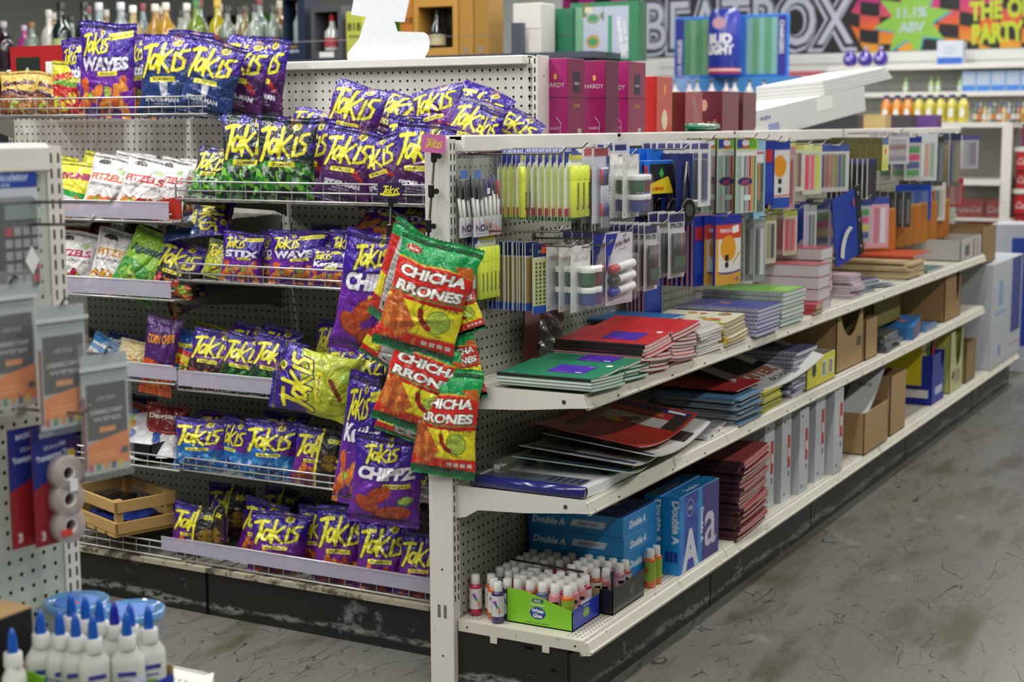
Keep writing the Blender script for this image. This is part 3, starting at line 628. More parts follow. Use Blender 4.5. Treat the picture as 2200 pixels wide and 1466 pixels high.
def A_generic(top, bot, word, wc, food=('#d8601e', '#e9a03a'), H=1.3, split=.5, mid=None, seed=2):
    a = base_art(H, top); a.put(a.Y < split*H+.04*np.sin(a.X*6), bot)
    if mid: a.put(abs(a.Y-split*H-.04*np.sin(a.X*6)) < .07, mid)
    a.text(word, .5, .68*H, .2, wc, rot=5, bold=.05, w=.8, edge='#241a1a'); flame_food(a, .06, (split-.1)*H, food, seed=seed, x0=.15, x1=.85); return a
ARTS = {}
def art(n):
    if n in ARTS: return ARTS[n]
    f = {'fuego': lambda: A_fuego(), 'green': lambda: A_fuego(kind='green', name='CRUNCHY'), 'zombie': lambda: A_fuego(kind='zombie', name='ZOMBIE'),
         'blue': lambda: A_fuego(kind='blue', name='BLUE HEAT'), 'navy': lambda: A_fuego(kind='navy', name='BLUE HEAT'), 'hero': lambda: A_fuego(kind='hero', name='FUEGO'),
         'yellow': lambda: A_fuego(kind='yellow', name='CHILE LIMON'), 'pickle': lambda: A_fuego(top='#6d7a1e', bot='#b5b52c', name='PICKLE', kind='yellow'), 'brown': lambda: A_fuego(kind='brown', name='FAJITA'), 'dark': lambda: A_fuego(kind='dark', name='HOT'),
         'waves': lambda: A_waves(), 'stix': lambda: A_waves('STIX'), 'kettlez': lambda: A_waves('Kettlez', wc='#f0eef6'), 'chippz': A_chippz, 'chicha': A_chicha, 'chicha_back': A_chicha_back,
         'fitz_red': lambda: A_fitz(), 'fitz_orange': lambda: A_fitz('#d8561f'), 'fitz_gold': lambda: A_fitz('#c98a1c', seed=9), 'fitz_pink': lambda: A_fitz('#b0164c', seed=6), 'fitz_grey': lambda: A_fitz('#c2185a', b='#4a4546'),
         'plantain': lambda: A_generic('#d9d01e', '#dcdcd8', 'FUNYUNS', '#b01f5c', ('#d86a2a', '#e9a03a'), mid='#2f9a40', split=.42),
         'aguacate': lambda: A_generic('#86b92c', '#3f8f33', 'Aguacate', '#20553a', ('#9ab84e', '#6fa038'), split=.5), 'tan': lambda: A_generic('#c9a544', '#7a4a2a', 'Snacks', '#5a1a22', ('#b0793c', '#8a5428'), mid='#4a1c26'),
         'redyel': lambda: A_generic('#c9c41e', '#b81d1f', 'LIMON', '#d92020', ('#c42a22', '#d8d02a'), split=.6, mid='#6fa038'), 'runners': lambda: A_generic('#1d50a8', '#d8c322', 'runners', '#e8d820', ('#c42a22', '#1f6fc0'), split=.55, mid='#b81d1f'),
         'corn': lambda: A_generic('#4a1b68', '#c9501c', 'CORN CHIPS', '#e08a3c', ('#e0701e', '#c8401a'), split=.42), 'doritos': lambda: A_generic('#7a1414', '#8f2016', 'Doritos', '#d8c8b8', ('#c4581e', '#a83a18'), split=.4),
         'ranch': lambda: A_generic('#12306e', '#1a4690', 'Ranch', '#d8dce8', ('#244f9c', '#c9d2e4'), split=.4), 'orange': lambda: A_generic('#9a4716', '#b5611d', 'nuts', '#e8c08a', ('#a8561c', '#7a3a12')),
         'bluewhite': lambda: A_generic('#2f86c4', '#d9dfe4', 'milk', '#e9edf2', ('#d8601e', '#3a8ac8'), split=.5), 'bread': lambda: A_generic('#d9c38e', '#cdb174', '', '#cdb174', ('#dcc893', '#bfa468')),
         'whitechip': lambda: A_generic('#dfdfe0', '#d8d8de', 'cheese', '#1d50a8', ('#d8962e', '#1f50a0', '#93c13a'), split=.5), 'duo': lambda: A_duo(), 'darkmix': lambda: A_generic('#2b2620', '#4a3420', 'mix', '#b8a020', ('#7a5a20', '#a0821c'))}[n]
    A = f(); ARTS[n] = (A.out(), A.H); return ARTS[n]
def A_duo(H=1.32):
    a = A_fuego(); a.rect(.52, 0, 1, H, '#17141c'); a.rect(.49, 0, .54, H, YE); a.ell(.78, .45*H, .16, .2, '#8a6a1c'); a.noise(4, .1, .6, '#4a2f22', (a.X > .56) & (a.Y < .65*H) & (a.Y > .1), .9, 5); a.text('$5K', .78, .8*H, .14, YE, bold=.05); return a
SEALM = {}
def bag(name, design, w, h, loc, yaw=0, roll=0, lean=0, puff=1.0, label='', group=None, seed=0, cat='snack bag', flop=0, squash=0, back='#8f8f93', twist=0, curl=0, fold=0):
    """pillow bag standing at loc (bottom middle). yaw: 0 faces -X, + turns towards the camera"""
    C, H = art(design); nv, nu = C.shape[:2]; r = np.random.RandomState(seed*13+7)
    s, t = np.meshgrid(np.linspace(-1, 1, nu), np.linspace(0, 1, nv))
    ph = r.rand(24)*6.28
    th = w*.20*puff
    prof = np.clip(np.sin(PI*np.clip((t-.05)/.90, 0, 1)), 0, 1)**.55*(1-.18*t)
    y = -th*(1-abs(s)**2.4)**.75*prof
    e = np.minimum(t-.045, .955-t); near = np.exp(-np.clip(e, 0, 1)/.10)*(e > 0)
    y += -.028*w*near*(1-s*s)*np.abs(np.sin(s*(5+3*r.rand())+ph[0]+3*t))*1.3
    for k in range(7):        # long soft creases
        a = r.rand()*PI; q = s*math.cos(a)+(t*2-1)*H*math.sin(a)-(r.rand()*1.6-.8)
        y += (-1)**k*.016*w*np.exp(-(q/.07)**2)*prof*(1-s*s)*(.5+r.rand())
    y += .010*w*np.sin(s*9+ph[3])*np.sin(t*11+ph[4])*prof
    hw = w/2*(1-.10*prof*puff-.012*np.sin(t*17+ph[5])-.012*np.sin(t*7+ph[6]))
    x = s*hw; z = t*h*(1-.03*puff)+.012*h*np.sin(s*3+ph[7])*t
    zz = .0
    if squash: z = np.where(t < .5, z*(1-squash*.3*(1-t/.5)), z-squash*.15*h*.5)
    def deform(x, y, z, T_):
        if flop: k = np.clip((T_-.72)/.28, 0, 1)**2; z = z-flop*.10*h*k; y = y+flop*.14*h*k*1.0
        if fold: k = np.clip((T_-.75)/.25, 0, 1); z = z-k*k*h*.10*(x/w+.5)*2*fold if True else z
        if curl: k = (x/(w/2))**2; y = y+curl*w*.12*k*(.3+T_)
        if twist: a = math.radians(twist)*(T_-.5); x, y = x*np.cos(a)-y*np.sin(a), x*np.sin(a)+y*np.cos(a)
        return x, y, z
    X, Y, Z = deform(x, y, z, t)
    st = slice(None, None, 2) if nu % 2 else slice(None, None, 2)
    # back skin on a coarser grid
    s2, t2 = np.meshgrid(np.linspace(-1, 1, 20), np.linspace(0, 1, 26)); p2 = np.clip(np.sin(PI*np.clip((t2-.05)/.90, 0, 1)), 0, 1)**.55
    y2 = th*.9*(1-abs(s2)**2.4)**.75*p2*(1+.15*np.sin(s2*5+ph[9])*np.sin(t2*7)); hw2 = w/2*(1-.10*p2*puff-.012*np.sin(t2*17+ph[5])-.012*np.sin(t2*7+ph[6]))
    z2 = t2*h*(1-.03*puff)+.012*h*np.sin(s2*3+ph[7])*t2
    if squash: z2 = np.where(t2 < .5, z2*(1-squash*.3*(1-t2/.5)), z2-squash*.15*h*.5)
    X2, Y2, Z2 = deform(s2*hw2, y2, z2, t2)
    C2 = np.zeros(X2.shape+(3,)); C2[:] = lin(back)
    C2[np.abs(s2) > .86] = C[nv//2, 2]; C2[(np.sin(t2*60) > .5) & (np.abs(s2) < .7)] = lin('#77777a')
    me = grid_mesh(name+'_skin', np.stack([X, Y, Z], -1), C, FOIL, True, (np.stack([X2, Y2, Z2], -1), C2))
    o = bpy.data.objects.new(name, me); COL.objects.link(o); tag(o, label, cat, group)
    # crimped seals
    for nm, tt, d in (('top_seal', 1, 1), ('bottom_seal', 0, -1)):
        row = -1 if tt else 0; n = 41; u = np.linspace(0, nu-1, n).astype(int); e0 = np.stack([X[row][u], Y[row][u], Z[row][u]], -1)
        hs = .035*h; zig = np.where(np.arange(n) % 2 == 0, 0, .012*h); P = []
        for q in (0, .25, .5, .75, 1):
            k = e0.copy(); k[:, 2] += d*(hs*q+(zig if q == 1 else 0)); k[:, 1] += (.02*w*math.sin(q*3)+.012*w*np.sin(np.arange(n)*.5+ph[8]))*q+(.01*(-1)**int(q*4)); 
            if flop and tt: k[:, 1] += flop*hs*q*.8; k[:, 2] -= flop*hs*q*.5
            P.append(k)
        P = np.array(P); cc = C[-3 if tt else 2][u]; key = tuple(np.round(cc.mean(0), 3))
        ms = grid_mesh(nm, P, np.repeat(cc[None], 5, 0)*.9, FOIL, True)
        ob = bpy.data.objects.new(nm, ms); COL.objects.link(ob); ob.parent = o
    o.rotation_mode = 'YXZ'; o.rotation_euler = (math.radians(-lean), math.radians(roll), math.radians(-90+yaw)); o.location = Vector(loc)*K
    return o
# ================================================================== snack bags: (kind, print, width, height, base point, yaw, roll, lean, seed, label, shape options)
BAGS = [
 ('snack_bag', 'tan', 5.4, 5.7, (18.0, 74.9, 56.85), 25, 0, 14, 0, 'small yellow and brown snack bag at the far left of the topmost shelf', ''),
 ('snack_bag', 'tan', 4.1, 5.2, (18.0, 70.5, 56.85), 30, 14, 10, 1, 'second small yellow and brown bag, beside the red and green one, topmost shelf', ''),
 ('snack_bag', 'redyel', 4.5, 6.7, (19.0, 68.0, 56.85), 10, 3, 6, 2, 'red and lime green snack bag beside the wavy chips bag on the topmost shelf', ''),
 ('snack_bag', 'kettlez', 4.6, 9.4, (20.0, 66.1, 56.85), 8, -4, 3, 3, 'purple bag half hidden behind the tall wavy chips bag', ''),
 ('snack_bag', 'waves', 7.5, 10.9, (17.2, 59.3, 56.85), 18, 3, 2, 4, 'tall purple bag lettered WAVES with orange chips on the topmost shelf', 'puff=.9'),
 ('snack_bag', 'kettlez', 5.8, 9.7, (21.5, 58.1, 56.85), 10, 6, 5, 5, 'purple bag tucked between the wavy chips bag and the first navy bag', ''),
 ('snack_bag', 'navy', 7.4, 9.5, (18.0, 50.4, 56.85), 16, 3, 3, 6, 'navy and purple bag, left of the pair on the topmost shelf', 'flop=.3'),
 ('snack_bag', 'navy', 6.4, 10.0, (23.0, 51.8, 56.85), 10, 4, 5, 7, 'purple bag top peeking out behind the two navy bags', ''),
 ('snack_bag', 'navy', 7.2, 8.5, (17.6, 44.4, 56.85), 14, 14, 5, 8, 'navy and purple bag tilted to the right on the topmost shelf', ''),
 ('snack_bag', 'hero', 6.8, 9.3, (21.0, 42.4, 56.85), 8, 14, 4, 9, 'dark purple bag leaning right behind the tilted navy bag', 'flop=.4'),
 ('snack_bag', 'hero', 5.5, 8.8, (22.5, 39.5, 56.85), 4, 8, 2, 10, 'dark purple bag at the right end of the topmost shelf', ''),
 ('snack_bag', 'zombie', 4.4, 6.0, (11.0, 39.1, 47.5), 18, 10, 20, 11, 'small black and green bag lying low at the left end of the green bags', 'squash=.4'),
 ('snack_bag', 'zombie', 6.9, 9.2, (9.2, 31.5, 47.5), 20, 3, 4, 12, 'large black and green bag, left of the two tall ones', 'flop=.25'),
 ('snack_bag', 'zombie', 6.8, 8.8, (8.6, 26.3, 47.5), 24, 4, 5, 13, 'large black and green bag, right of the two tall ones', 'puff=1.05'),
 ('snack_bag', 'hero', 4.9, 8.6, (13.0, 25.9, 47.5), 6, 5, 3, 14, 'narrow purple bag squeezed beside the right tall green bag', ''),
 ('snack_bag', 'hero', 6.3, 7.7, (9.5, 19.5, 47.5), 16, 13, 6, 15, 'purple bag tilted right with the banner FUEGO behind the wire rail', 'puff=1.1'),
 ('snack_bag', 'hero', 5.1, 6.9, (11.0, 14.4, 47.5), 10, -14, 5, 16, 'purple bag leaning left in the middle of the purple pile', 'puff=1.1'),
 ('snack_bag', 'hero', 6.4, 8.1, (9.0, 9.6, 47.5), 14, 8, 4, 17, 'large purple bag next to the end post behind the pink tag', ''),
 ('snack_bag', 'hero', 6.7, 9.2, (15.0, 22.9, 51.5), 12, 14, 8, 18, 'tall purple bag peaking above the pile, seen against the white pegboard', 'flop=.6'),
 ('snack_bag', 'hero', 7.6, 8.7, (19.0, 21.1, 52.0), 5, 24, 25, 19, 'purple bag flopped over right behind the peaked one', 'flop=.8'),
 ('snack_bag', 'hero', 4.1, 6.9, (15.0, 15.7, 49.5), 10, 6, 6, 20, 'purple bag showing only yellow letters between two bags of the pile', ''),
 ('snack_bag', 'fuego', 6.3, 7.2, (20.0, 13.4, 53.0), 6, -10, 12, 21, 'purple bag with a yellow swirl on top of the pile, left of the notch', 'flop=.5'),
 ('snack_bag', 'hero', 6.4, 8.5, (21.0, 11.5, 52.0), 2, 22, 10, 22, 'crumpled purple bag with a pointed corner on top of the pile', 'twist=18,flop=.6'),
 ('snack_bag', 'hero', 6.4, 7.5, (18.0, 9.9, 51.0), 10, 18, 18, 23, 'crumpled purple bag with bright glints low in the pile', 'twist=-14'),
 ('snack_bag', 'hero', 4.7, 6.5, (19.0, 7.4, 50.5), -25, 12, 3, 24, 'bag turned edge on with its grey back panel showing, right of the pile', ''),
 ('snack_bag', 'fuego', 5.8, 4.7, (21.0, 6.2, 52.5), 5, 28, 20, 25, 'flat purple bag slumped at the right end of the pile', 'puff=.6'),
 ('snack_bag', 'fuego', 6.0, 7.1, (19.0, 31.6, 51.0), 5, 12, 15, 26, 'purple bag top behind the tall green bags', 'flop=.7'),
 ('snack_bag', 'pickle', 3.9, 4.1, (10.0, 37.0, 38.5), 18, 12, 12, 27, 'yellow green bag at the left end of the second right shelf', ''),
 ('snack_bag', 'stix', 4.9, 5.2, (8.8, 32.6, 38.5), 22, 6, 4, 28, 'purple bag lettered STIX with a yellow corner flash', ''),
 ('snack_bag', 'stix', 3.4, 5.2, (11.0, 30.4, 38.5), -10, 4, 3, 29, 'purple bag turned sideways right of the bag lettered STIX', ''),
 ('snack_bag', 'waves', 6.6, 5.6, (9.0, 25.0, 38.5), 20, 2, 3, 30, 'purple bag lettered WAVES on the second right shelf', ''),
 ('snack_bag', 'kettlez', 4.3, 4.0, (8.2, 20.5, 38.5), 22, 6, 8, 31, 'short purple kettle chips bag in front of the wavy ones', ''),
 ('snack_bag', 'kettlez', 4.5, 5.7, (9.6, 18.8, 38.5), 16, 3, 3, 32, 'purple kettle chips bag partly behind the hanging bags', ''),
 ('snack_bag', 'stix', 3.7, 5.8, (15.0, 25.5, 38.5), 10, 0, 4, 33, 'purple bag standing at the back of the second right shelf', ''),
 ('snack_bag', 'dark', 4.0, 5.0, (12.0, 45.8, 34.5), 10, 60, 30, 34, 'dark crumpled bag hanging over the gap below the second shelf', 'squash=.5'),
 ('snack_bag', 'stix', 6.3, 4.7, (13.0, 17.1, 43.5), 15, 15, 40, 35, 'purple bag lying on top of the others beside the clip strip', ''),
 ('snack_bag', 'stix', 5.1, 4.5, (13.0, 13.0, 43.0), 15, 12, 40, 36, 'dark purple bag lying against the end post', ''),
 ('snack_bag', 'plantain', 6.9, 6.6, (8.6, 58.6, 44.9), 18, 8, 16, 37, 'yellow, green and white bag, front of the second left shelf', ''),
 ('snack_bag', 'plantain', 4.4, 6.9, (13.0, 64.2, 44.9), 10, 4, 10, 38, 'yellow bag behind the yellow, green and white one', ''),
 ('snack_bag', 'redyel', 4.4, 7.6, (15.0, 62.6, 44.9), 10, 16, 18, 39, 'red bag corner between the yellow bag and the white pretzel bags', ''),
 ('snack_bag', 'fitz_orange', 5.8, 7.3, (8.6, 52.8, 44.9), 20, 14, 14, 40, 'white pretzel bag with orange letters, left of the pair', ''),
 ('snack_bag', 'fitz_red', 6.0, 7.2, (8.4, 47.4, 44.9), 20, 16, 14, 41, 'white pretzel bag with red letters, right of the pair', ''),
 ('snack_bag', 'fitz_red', 5.4, 7.5, (15.0, 55.1, 44.9), 15, 8, 14, 42, 'white bag top behind the pair of pretzel bags', ''),
 ('snack_bag', 'fitz_red', 4.1, 6.9, (10.0, 44.1, 44.9), 10, 8, 12, 43, 'narrow white pretzel bag beside the pair', ''),
 ('snack_bag', 'fitz_orange', 3.5, 6.8, (12.0, 43.7, 44.9), 5, 8, 12, 44, 'white pretzel bag nearest the wire shelf corner', ''),
 ('snack_bag', 'navy', 5.9, 7.4, (11.0, 44.3, 44.2), 10, 80, 50, 45, 'blue bag lying flat under the corner of the upper wire shelf', 'puff=.6'),
 ('snack_bag', 'orange', 6.0, 7.8, (16.0, 66.6, 36.1), 10, 5, 10, 46, 'orange bag in the shade behind the pretzel bags', ''),
 ('snack_bag', 'orange', 6.0, 7.6, (18.0, 63.7, 36.1), 10, -5, 10, 47, 'second orange bag in the shade behind the pretzel bags', ''),
 ('snack_bag', 'fitz_pink', 5.8, 7.0, (8.6, 58.0, 36.1), 18, 8, 8, 48, 'white pretzel bag with pink letters', ''),
 ('snack_bag', 'fitz_gold', 6.4, 7.3, (8.8, 52.1, 36.1), 20, 12, 14, 49, 'white pretzel bag with golden letters', ''),
 ('snack_bag', 'fitz_grey', 5.1, 6.4, (15.0, 55.6, 38.0), 10, 24, 14, 50, 'dark grey pretzel bag behind the golden one', ''),
 ('snack_bag', 'aguacate', 6.0, 7.8, (8.2, 48.4, 36.1), 20, 26, 12, 51, 'green avocado chips bag leaning right', ''),
 ('snack_bag', 'dark', 6.1, 6.5, (9.4, 43.6, 36.1), 15, 18, 14, 52, 'black and purple bag at the right end of the second left shelf', ''),
 ('snack_bag', 'darkmix', 6.7, 4.6, (14.0, 64.7, 27.0), 10, 20, 20, 53, 'dark yellow and brown bag in the shade at the far left', ''),
 ('snack_bag', 'bluewhite', 4.4, 3.7, (10.0, 56.0, 27.0), 10, 24, 18, 54, 'light blue packet in the black tray', ''),
 ('snack_bag', 'ranch', 5.0, 3.4, (14.0, 56.1, 27.0), 10, 10, 20, 55, 'dark blue bag behind the tan crackers', ''),
 ('snack_bag', 'bread', 5.2, 3.8, (9.0, 49.8, 27.0), 10, 8, 30, 56, 'clear bag of tan crackers in the black tray', 'puff=1.3'),
 ('snack_bag', 'corn', 4.1, 8.9, (8.2, 45.1, 25.0), 22, 10, 0, 57, 'purple and orange bag standing with a pointed top', 'twist=10,flop=.3'),
 ('snack_bag', 'runners', 4.9, 5.9, (10.0, 42.3, 26.2), 15, 10, 14, 58, 'blue and yellow bag behind the pointed purple one', ''),
 ('snack_bag', 'brown', 5.9, 6.3, (8.8, 38.1, 26.2), 18, 12, 14, 59, 'purple and brown bag on the third shelf', ''),
 ('snack_bag', 'green', 5.5, 6.1, (8.6, 33.5, 26.2), 18, 14, 12, 60, 'narrow purple and dark green bag on the third shelf', ''),
 ('snack_bag', 'green', 6.2, 6.1, (8.4, 28.7, 26.2), 18, 12, 12, 61, 'wide purple and dark green bag on the third shelf', ''),
 ('snack_bag', 'yellow', 7.3, 9.1, (7.6, 16.7, 27.2), 20, -78, 8, 62, 'purple and yellow bag tipped over on its side', ''),
 ('snack_bag', 'yellow', 4.1, 5.6, (9.0, 20.2, 26.2), 15, 10, 14, 63, 'yellow green bag beside the tipped over one', ''),
 ('snack_bag', 'blue', 5.1, 6.1, (8.6, 17.1, 26.2), 18, 20, 14, 64, 'blue bag behind the hanging bags on the third shelf', ''),
 ('snack_bag', 'yellow', 4.1, 6.5, (15.0, 25.7, 27.0), 8, 6, 8, 65, 'purple bag with yellow letters at the back of the third shelf', ''),
 ('snack_bag', 'fuego', 5.3, 6.1, (14.0, 37.6, 26.5), 8, 14, 14, 66, 'purple bag in the back row of the third shelf, left one', ''),
 ('snack_bag', 'fuego', 5.3, 5.9, (15.0, 33.5, 26.5), 8, 10, 14, 67, 'purple bag in the back row of the third shelf, right one', ''),
 ('snack_bag', 'redyel', 4.8, 5.6, (15.0, 44.2, 26.5), 8, 12, 14, 68, 'red bag top in the back row of the third shelf', ''),
 ('snack_bag', 'ranch', 5.3, 5.2, (12.0, 55.2, 16.6), 12, 6, 8, 69, 'blue tortilla chips bag at the far left of the low shelf', ''),
 ('snack_bag', 'doritos', 5.2, 5.4, (13.0, 52.7, 16.6), 8, 12, 10, 70, 'dark red bag between the blue and the big red bag', ''),
 ('snack_bag', 'doritos', 5.5, 4.8, (11.5, 46.9, 18.0), 16, 4, 8, 71, 'red tortilla chips bag above the black tray', ''),
 ('snack_bag', 'ranch', 4.6, 5.2, (19.0, 57.7, 16.6), 5, 5, 5, 72, 'dark blue bag at the back of the low shelf', ''),
 ('snack_bag', 'whitechip', 8.2, 10.2, (9.0, 54.2, 18.5), 12, 80, 55, 73, 'white and blue bag lying in the black tray', 'puff=.5'),
 ('snack_bag', 'blue', 6.6, 5.7, (8.4, 38.9, 16.6), 20, 4, 2, 74, 'blue and purple bag at the left of the low wire shelf', ''),
 ('snack_bag', 'blue', 4.8, 5.8, (9.5, 34.9, 16.6), -12, 6, 3, 75, 'blue bag turned sideways on the low wire shelf', ''),
 ('snack_bag', 'blue', 6.6, 6.3, (8.4, 28.8, 16.6), 20, 3, 3, 76, 'large blue and purple bag in the middle of the low wire shelf', ''),
 ('snack_bag', 'blue', 5.7, 6.1, (14.0, 31.4, 16.6), 12, 4, 3, 77, 'purple and blue bag in the shade behind the large blue one', ''),
 ('snack_bag', 'blue', 5.4, 5.1, (15.0, 41.8, 16.6), 12, 4, 3, 78, 'purple bag in the shade behind the left blue bag', ''),
 ('snack_bag', 'duo', 6.0, 6.1, (8.2, 22.8, 16.6), 18, 10, 5, 79, 'purple bag with a yellow stripe and a black half', ''),
 ('snack_bag', 'fuego', 3.4, 4.6, (8.8, 20.9, 16.6), 20, 16, 6, 80, 'small purple bag beside the hanging bags, low shelf', ''),
 ('snack_bag', 'duo', 4.7, 3.7, (14.0, 13.0, 13.5), 12, 10, 10, 81, 'dark bag half hidden beside the end post', ''),
 ('snack_bag', 'duo', 6.5, 5.7, (9.4, 41.2, 6.0), 14, 8, 4, 82, 'purple and black bag beside the wooden crate', ''),
 ('snack_bag', 'duo', 5.1, 6.2, (10.5, 38.5, 6.0), -35, 4, 2, 83, 'black bag turned to show its grey back panel', ''),
 ('snack_bag', 'duo', 6.2, 6.7, (16.0, 41.6, 6.0), 12, 6, 3, 84, 'tall purple and black bag in the shade behind, bottom basket', ''),
 ('snack_bag', 'fuego', 5.8, 6.7, (11.0, 33.2, 6.0), 10, 10, 8, 85, 'purple bag behind the first bright one in the bottom basket', ''),
 ('snack_bag', 'fuego', 6.9, 6.5, (8.4, 28.3, 6.0), 22, 4, 6, 86, 'first bright purple bag from the left in the bottom basket', 'puff=1.15'),
 ('snack_bag', 'fuego', 4.9, 6.8, (11.5, 25.4, 6.0), 15, 4, 4, 87, 'purple bag between the first and second bright ones, bottom basket', ''),
 ('snack_bag', 'fuego', 6.4, 8.0, (8.6, 19.9, 6.0), 20, 4, 5, 88, 'second bright purple bag from the left in the bottom basket', 'puff=1.1'),
 ('snack_bag', 'fuego', 6.3, 7.3, (8.2, 14.3, 6.0), 20, 5, 5, 89, 'third bright purple bag from the left in the bottom basket', 'puff=1.15'),
 ('snack_bag', 'fuego', 5.3, 6.5, (8.0, 9.5, 6.0), 18, 8, 4, 90, 'purple bag against the end post in the bottom basket', ''),
 ('snack_bag', 'duo', 4.7, 6.8, (17.0, 34.9, 6.0), 10, 6, 5, 91, 'dark purple bag at the back of the bottom basket, left', ''),
 ('snack_bag', 'fuego', 4.6, 5.8, (18.0, 31.1, 6.0), 10, 6, 5, 92, 'dark purple bag at the back of the bottom basket, middle', ''),
 ('snack_bag', 'fuego', 4.9, 7.0, (14.0, 16.8, 6.0), 10, 6, 5, 93, 'dark purple bag at the back of the bottom basket, right', ''),
 ('hanging_snack_bag', 'chippz', 7.5, 11.8, (1.5, 11.3, 33.0), 22, 11, -2, 200, 'large purple bag lettered CHIPPZ hanging at the top of the left clip strip', ''),
 ('hanging_snack_bag', 'kettlez', 5.0, 13.3, (3.4, 14.3, 16.7), 12, 10, 0, 201, 'tall purple kettle chips bag hanging low at the left', 'puff=.8'),
 ('hanging_snack_bag', 'chippz', 7.6, 8.9, (2.2, 9.9, 15.3), 24, 7, -3, 202, 'large purple bag with orange chips hanging at the bottom of the left clip strip', ''),
 ('hanging_snack_bag', 'chicha_back', 4.0, 9.9, (-1.2, 7.4, 36.8), -12, 24, 0, 203, 'red and green bag showing its white back panel, top of the right clip strip', 'puff=.7'),
 ('hanging_snack_bag', 'chicha', 7.9, 10.8, (-3.4, 2.5, 34.2), 26, 17, -2, 204, 'uppermost chili and lime bag facing the camera on the right clip strip', 'puff=.95'),
 ('hanging_snack_bag', 'chicha', 8.0, 9.3, (-2.6, 3.4, 26.6), 26, 19, -2, 205, 'middle chili and lime bag facing the camera on the right clip strip', 'puff=.95'),
 ('hanging_snack_bag', 'chicha', 6.5, 10.2, (-1.6, 0.4, 22.2), 14, 6, -2, 206, 'lowest chili and lime bag facing the camera on the right clip strip', 'puff=.95'),
 ('hanging_snack_bag', 'chicha_back', 6.0, 4.2, (1.2, 8.9, 31.8), 10, 28, 0, 207, 'red bag bottom with a white panel, behind the middle chili bag', 'puff=.5'),
 ('hanging_snack_bag', 'chicha_back', 6.0, 4.0, (0.8, 6.7, 24.7), 10, 16, 0, 208, 'red bag bottom with a white panel, behind the lowest chili bag', 'puff=.5'),
 ('hanging_snack_bag', 'chicha', 4.3, 5.5, (-0.8, -2.0, 35.8), 0, -20, 0, 209, 'green edged bag corner sticking out right of the uppermost chili bag', 'puff=.4'),
 ('hanging_snack_bag', 'chicha', 4.3, 6.4, (-0.6, -2.0, 29.5), 0, -14, 0, 210, 'green edged bag corner sticking out right of the middle chili bag', 'puff=.4'),
]
for kind_, d, w, h, p, yw, ro, le, sd, lab, opt in BAGS:
    kw = {k: float(v) for k, v in (q.split('=') for q in opt.split(',') if q)}
    if d == 'zombie' and p[2] > 47 and w > 5: kw['back'] = '#26302c'
    bag(kind_, d, w, h, p, yw, ro, le, label=lab, seed=sd, **kw)
# ================================================================== goods hanging on peg hooks (stationery wall)
def hook(x, z, ln=9.6, lab=None, tip=1):
    m = MB(); m.tube([(0, 0, 0), (0, -ln+.6, .15), (0, -ln, .75*tip)], .11, CHROME); m.box(-.35, .35, -.08, 0, -.25, .5, CHROME)
    m.build('peg_hook', loc=(x, -.02, z), label=lab or 'grey metal peg hook on the stationery pegboard', cat='hook', group=None if lab else 'peg hooks on the stationery pegboard')
def card(a, w, h, th=.05):
    """root empty with its origin at the hang hole; card face towards -y"""
    return None
def pack(name, w, h, face, cat, th=.06, mt=None, blister=None, fn=None, top=.45, curve=None, back='#dcdcd6'):
    """hanging pack: printed card (origin near its top edge), contents added by fn(root)"""
    t = thing(name, (0, 0, 0), 'pack', cat)
    printed('printed_card', face, w, h, t, T(0, 0, top-h), mt)
    m = MB(); m.box(-w/2, w/2, .01, th, top-h, top, col(back)); m.build('card_back', t)
    if fn: fn(t)
    if blister:
        x0, x1, z0, z1, d = blister; m = MB(); m.box(x0, x1, -d, 0, z0, z1, CLEARB, b=.25); m.build('blister', t)
    return t
def row(proto, X, Z, ys, lab, group, rz=0, jit=1.5, front=None, dx=0):
    """front-most first; labels count away from the viewer"""
    for i, y in enumerate(ys):
        L = (front if (i == 0 and front) else '%s %s from the front' % (lab, ORD[i])) if len(ys) > 1 else lab
        place(proto, i == 0, (X+rnd.uniform(-.12, .12)+dx*i, y, Z), L, rz=rz+rnd.uniform(-jit, jit), group=group if len(ys) > 1 else None)
def A_hl(n, w=4.4, h=7.1):
    H = h/w; a = Art(56, int(56*H), H, '#e9ebe4'); a.rect(0, H*.80, 1, H, '#1f2f96'); a.poly([(.45, H), (1, H), (1, H*.9), (.72, H*.93)], '#e6e6e6'); a.rect(.2, H*.76, 1, H*.9, '#f0f0ea')
    a.poly([(0, H*.7), (.25, H*.9), (0, H*.9)], '#1f2f96'); a.text('BAZIC', .2, H*.945, .10, '#e8eaf6', bold=.03); a.text('Fluorescent', .6, H*.84, .17, '#d8d41c', bold=.05, w=.74, edge='#1a1a50', ew=.012)
    a.text('Highlighter', .62, H*.795, .08, '#22255c', w=.6); a.rect(0, 0, 1, H*.07, '#2f7d46'); a.rect(0, H*.07, .3, H*.18, '#c4246a' if n == 3 else '#c23a3a'); a.text(str(n), .12, H*.015, .13, '#e8e8e8'); return a
HLY, HLD = col('#e9f71e', rough=.3, coat=.3), col('#2a2a20')
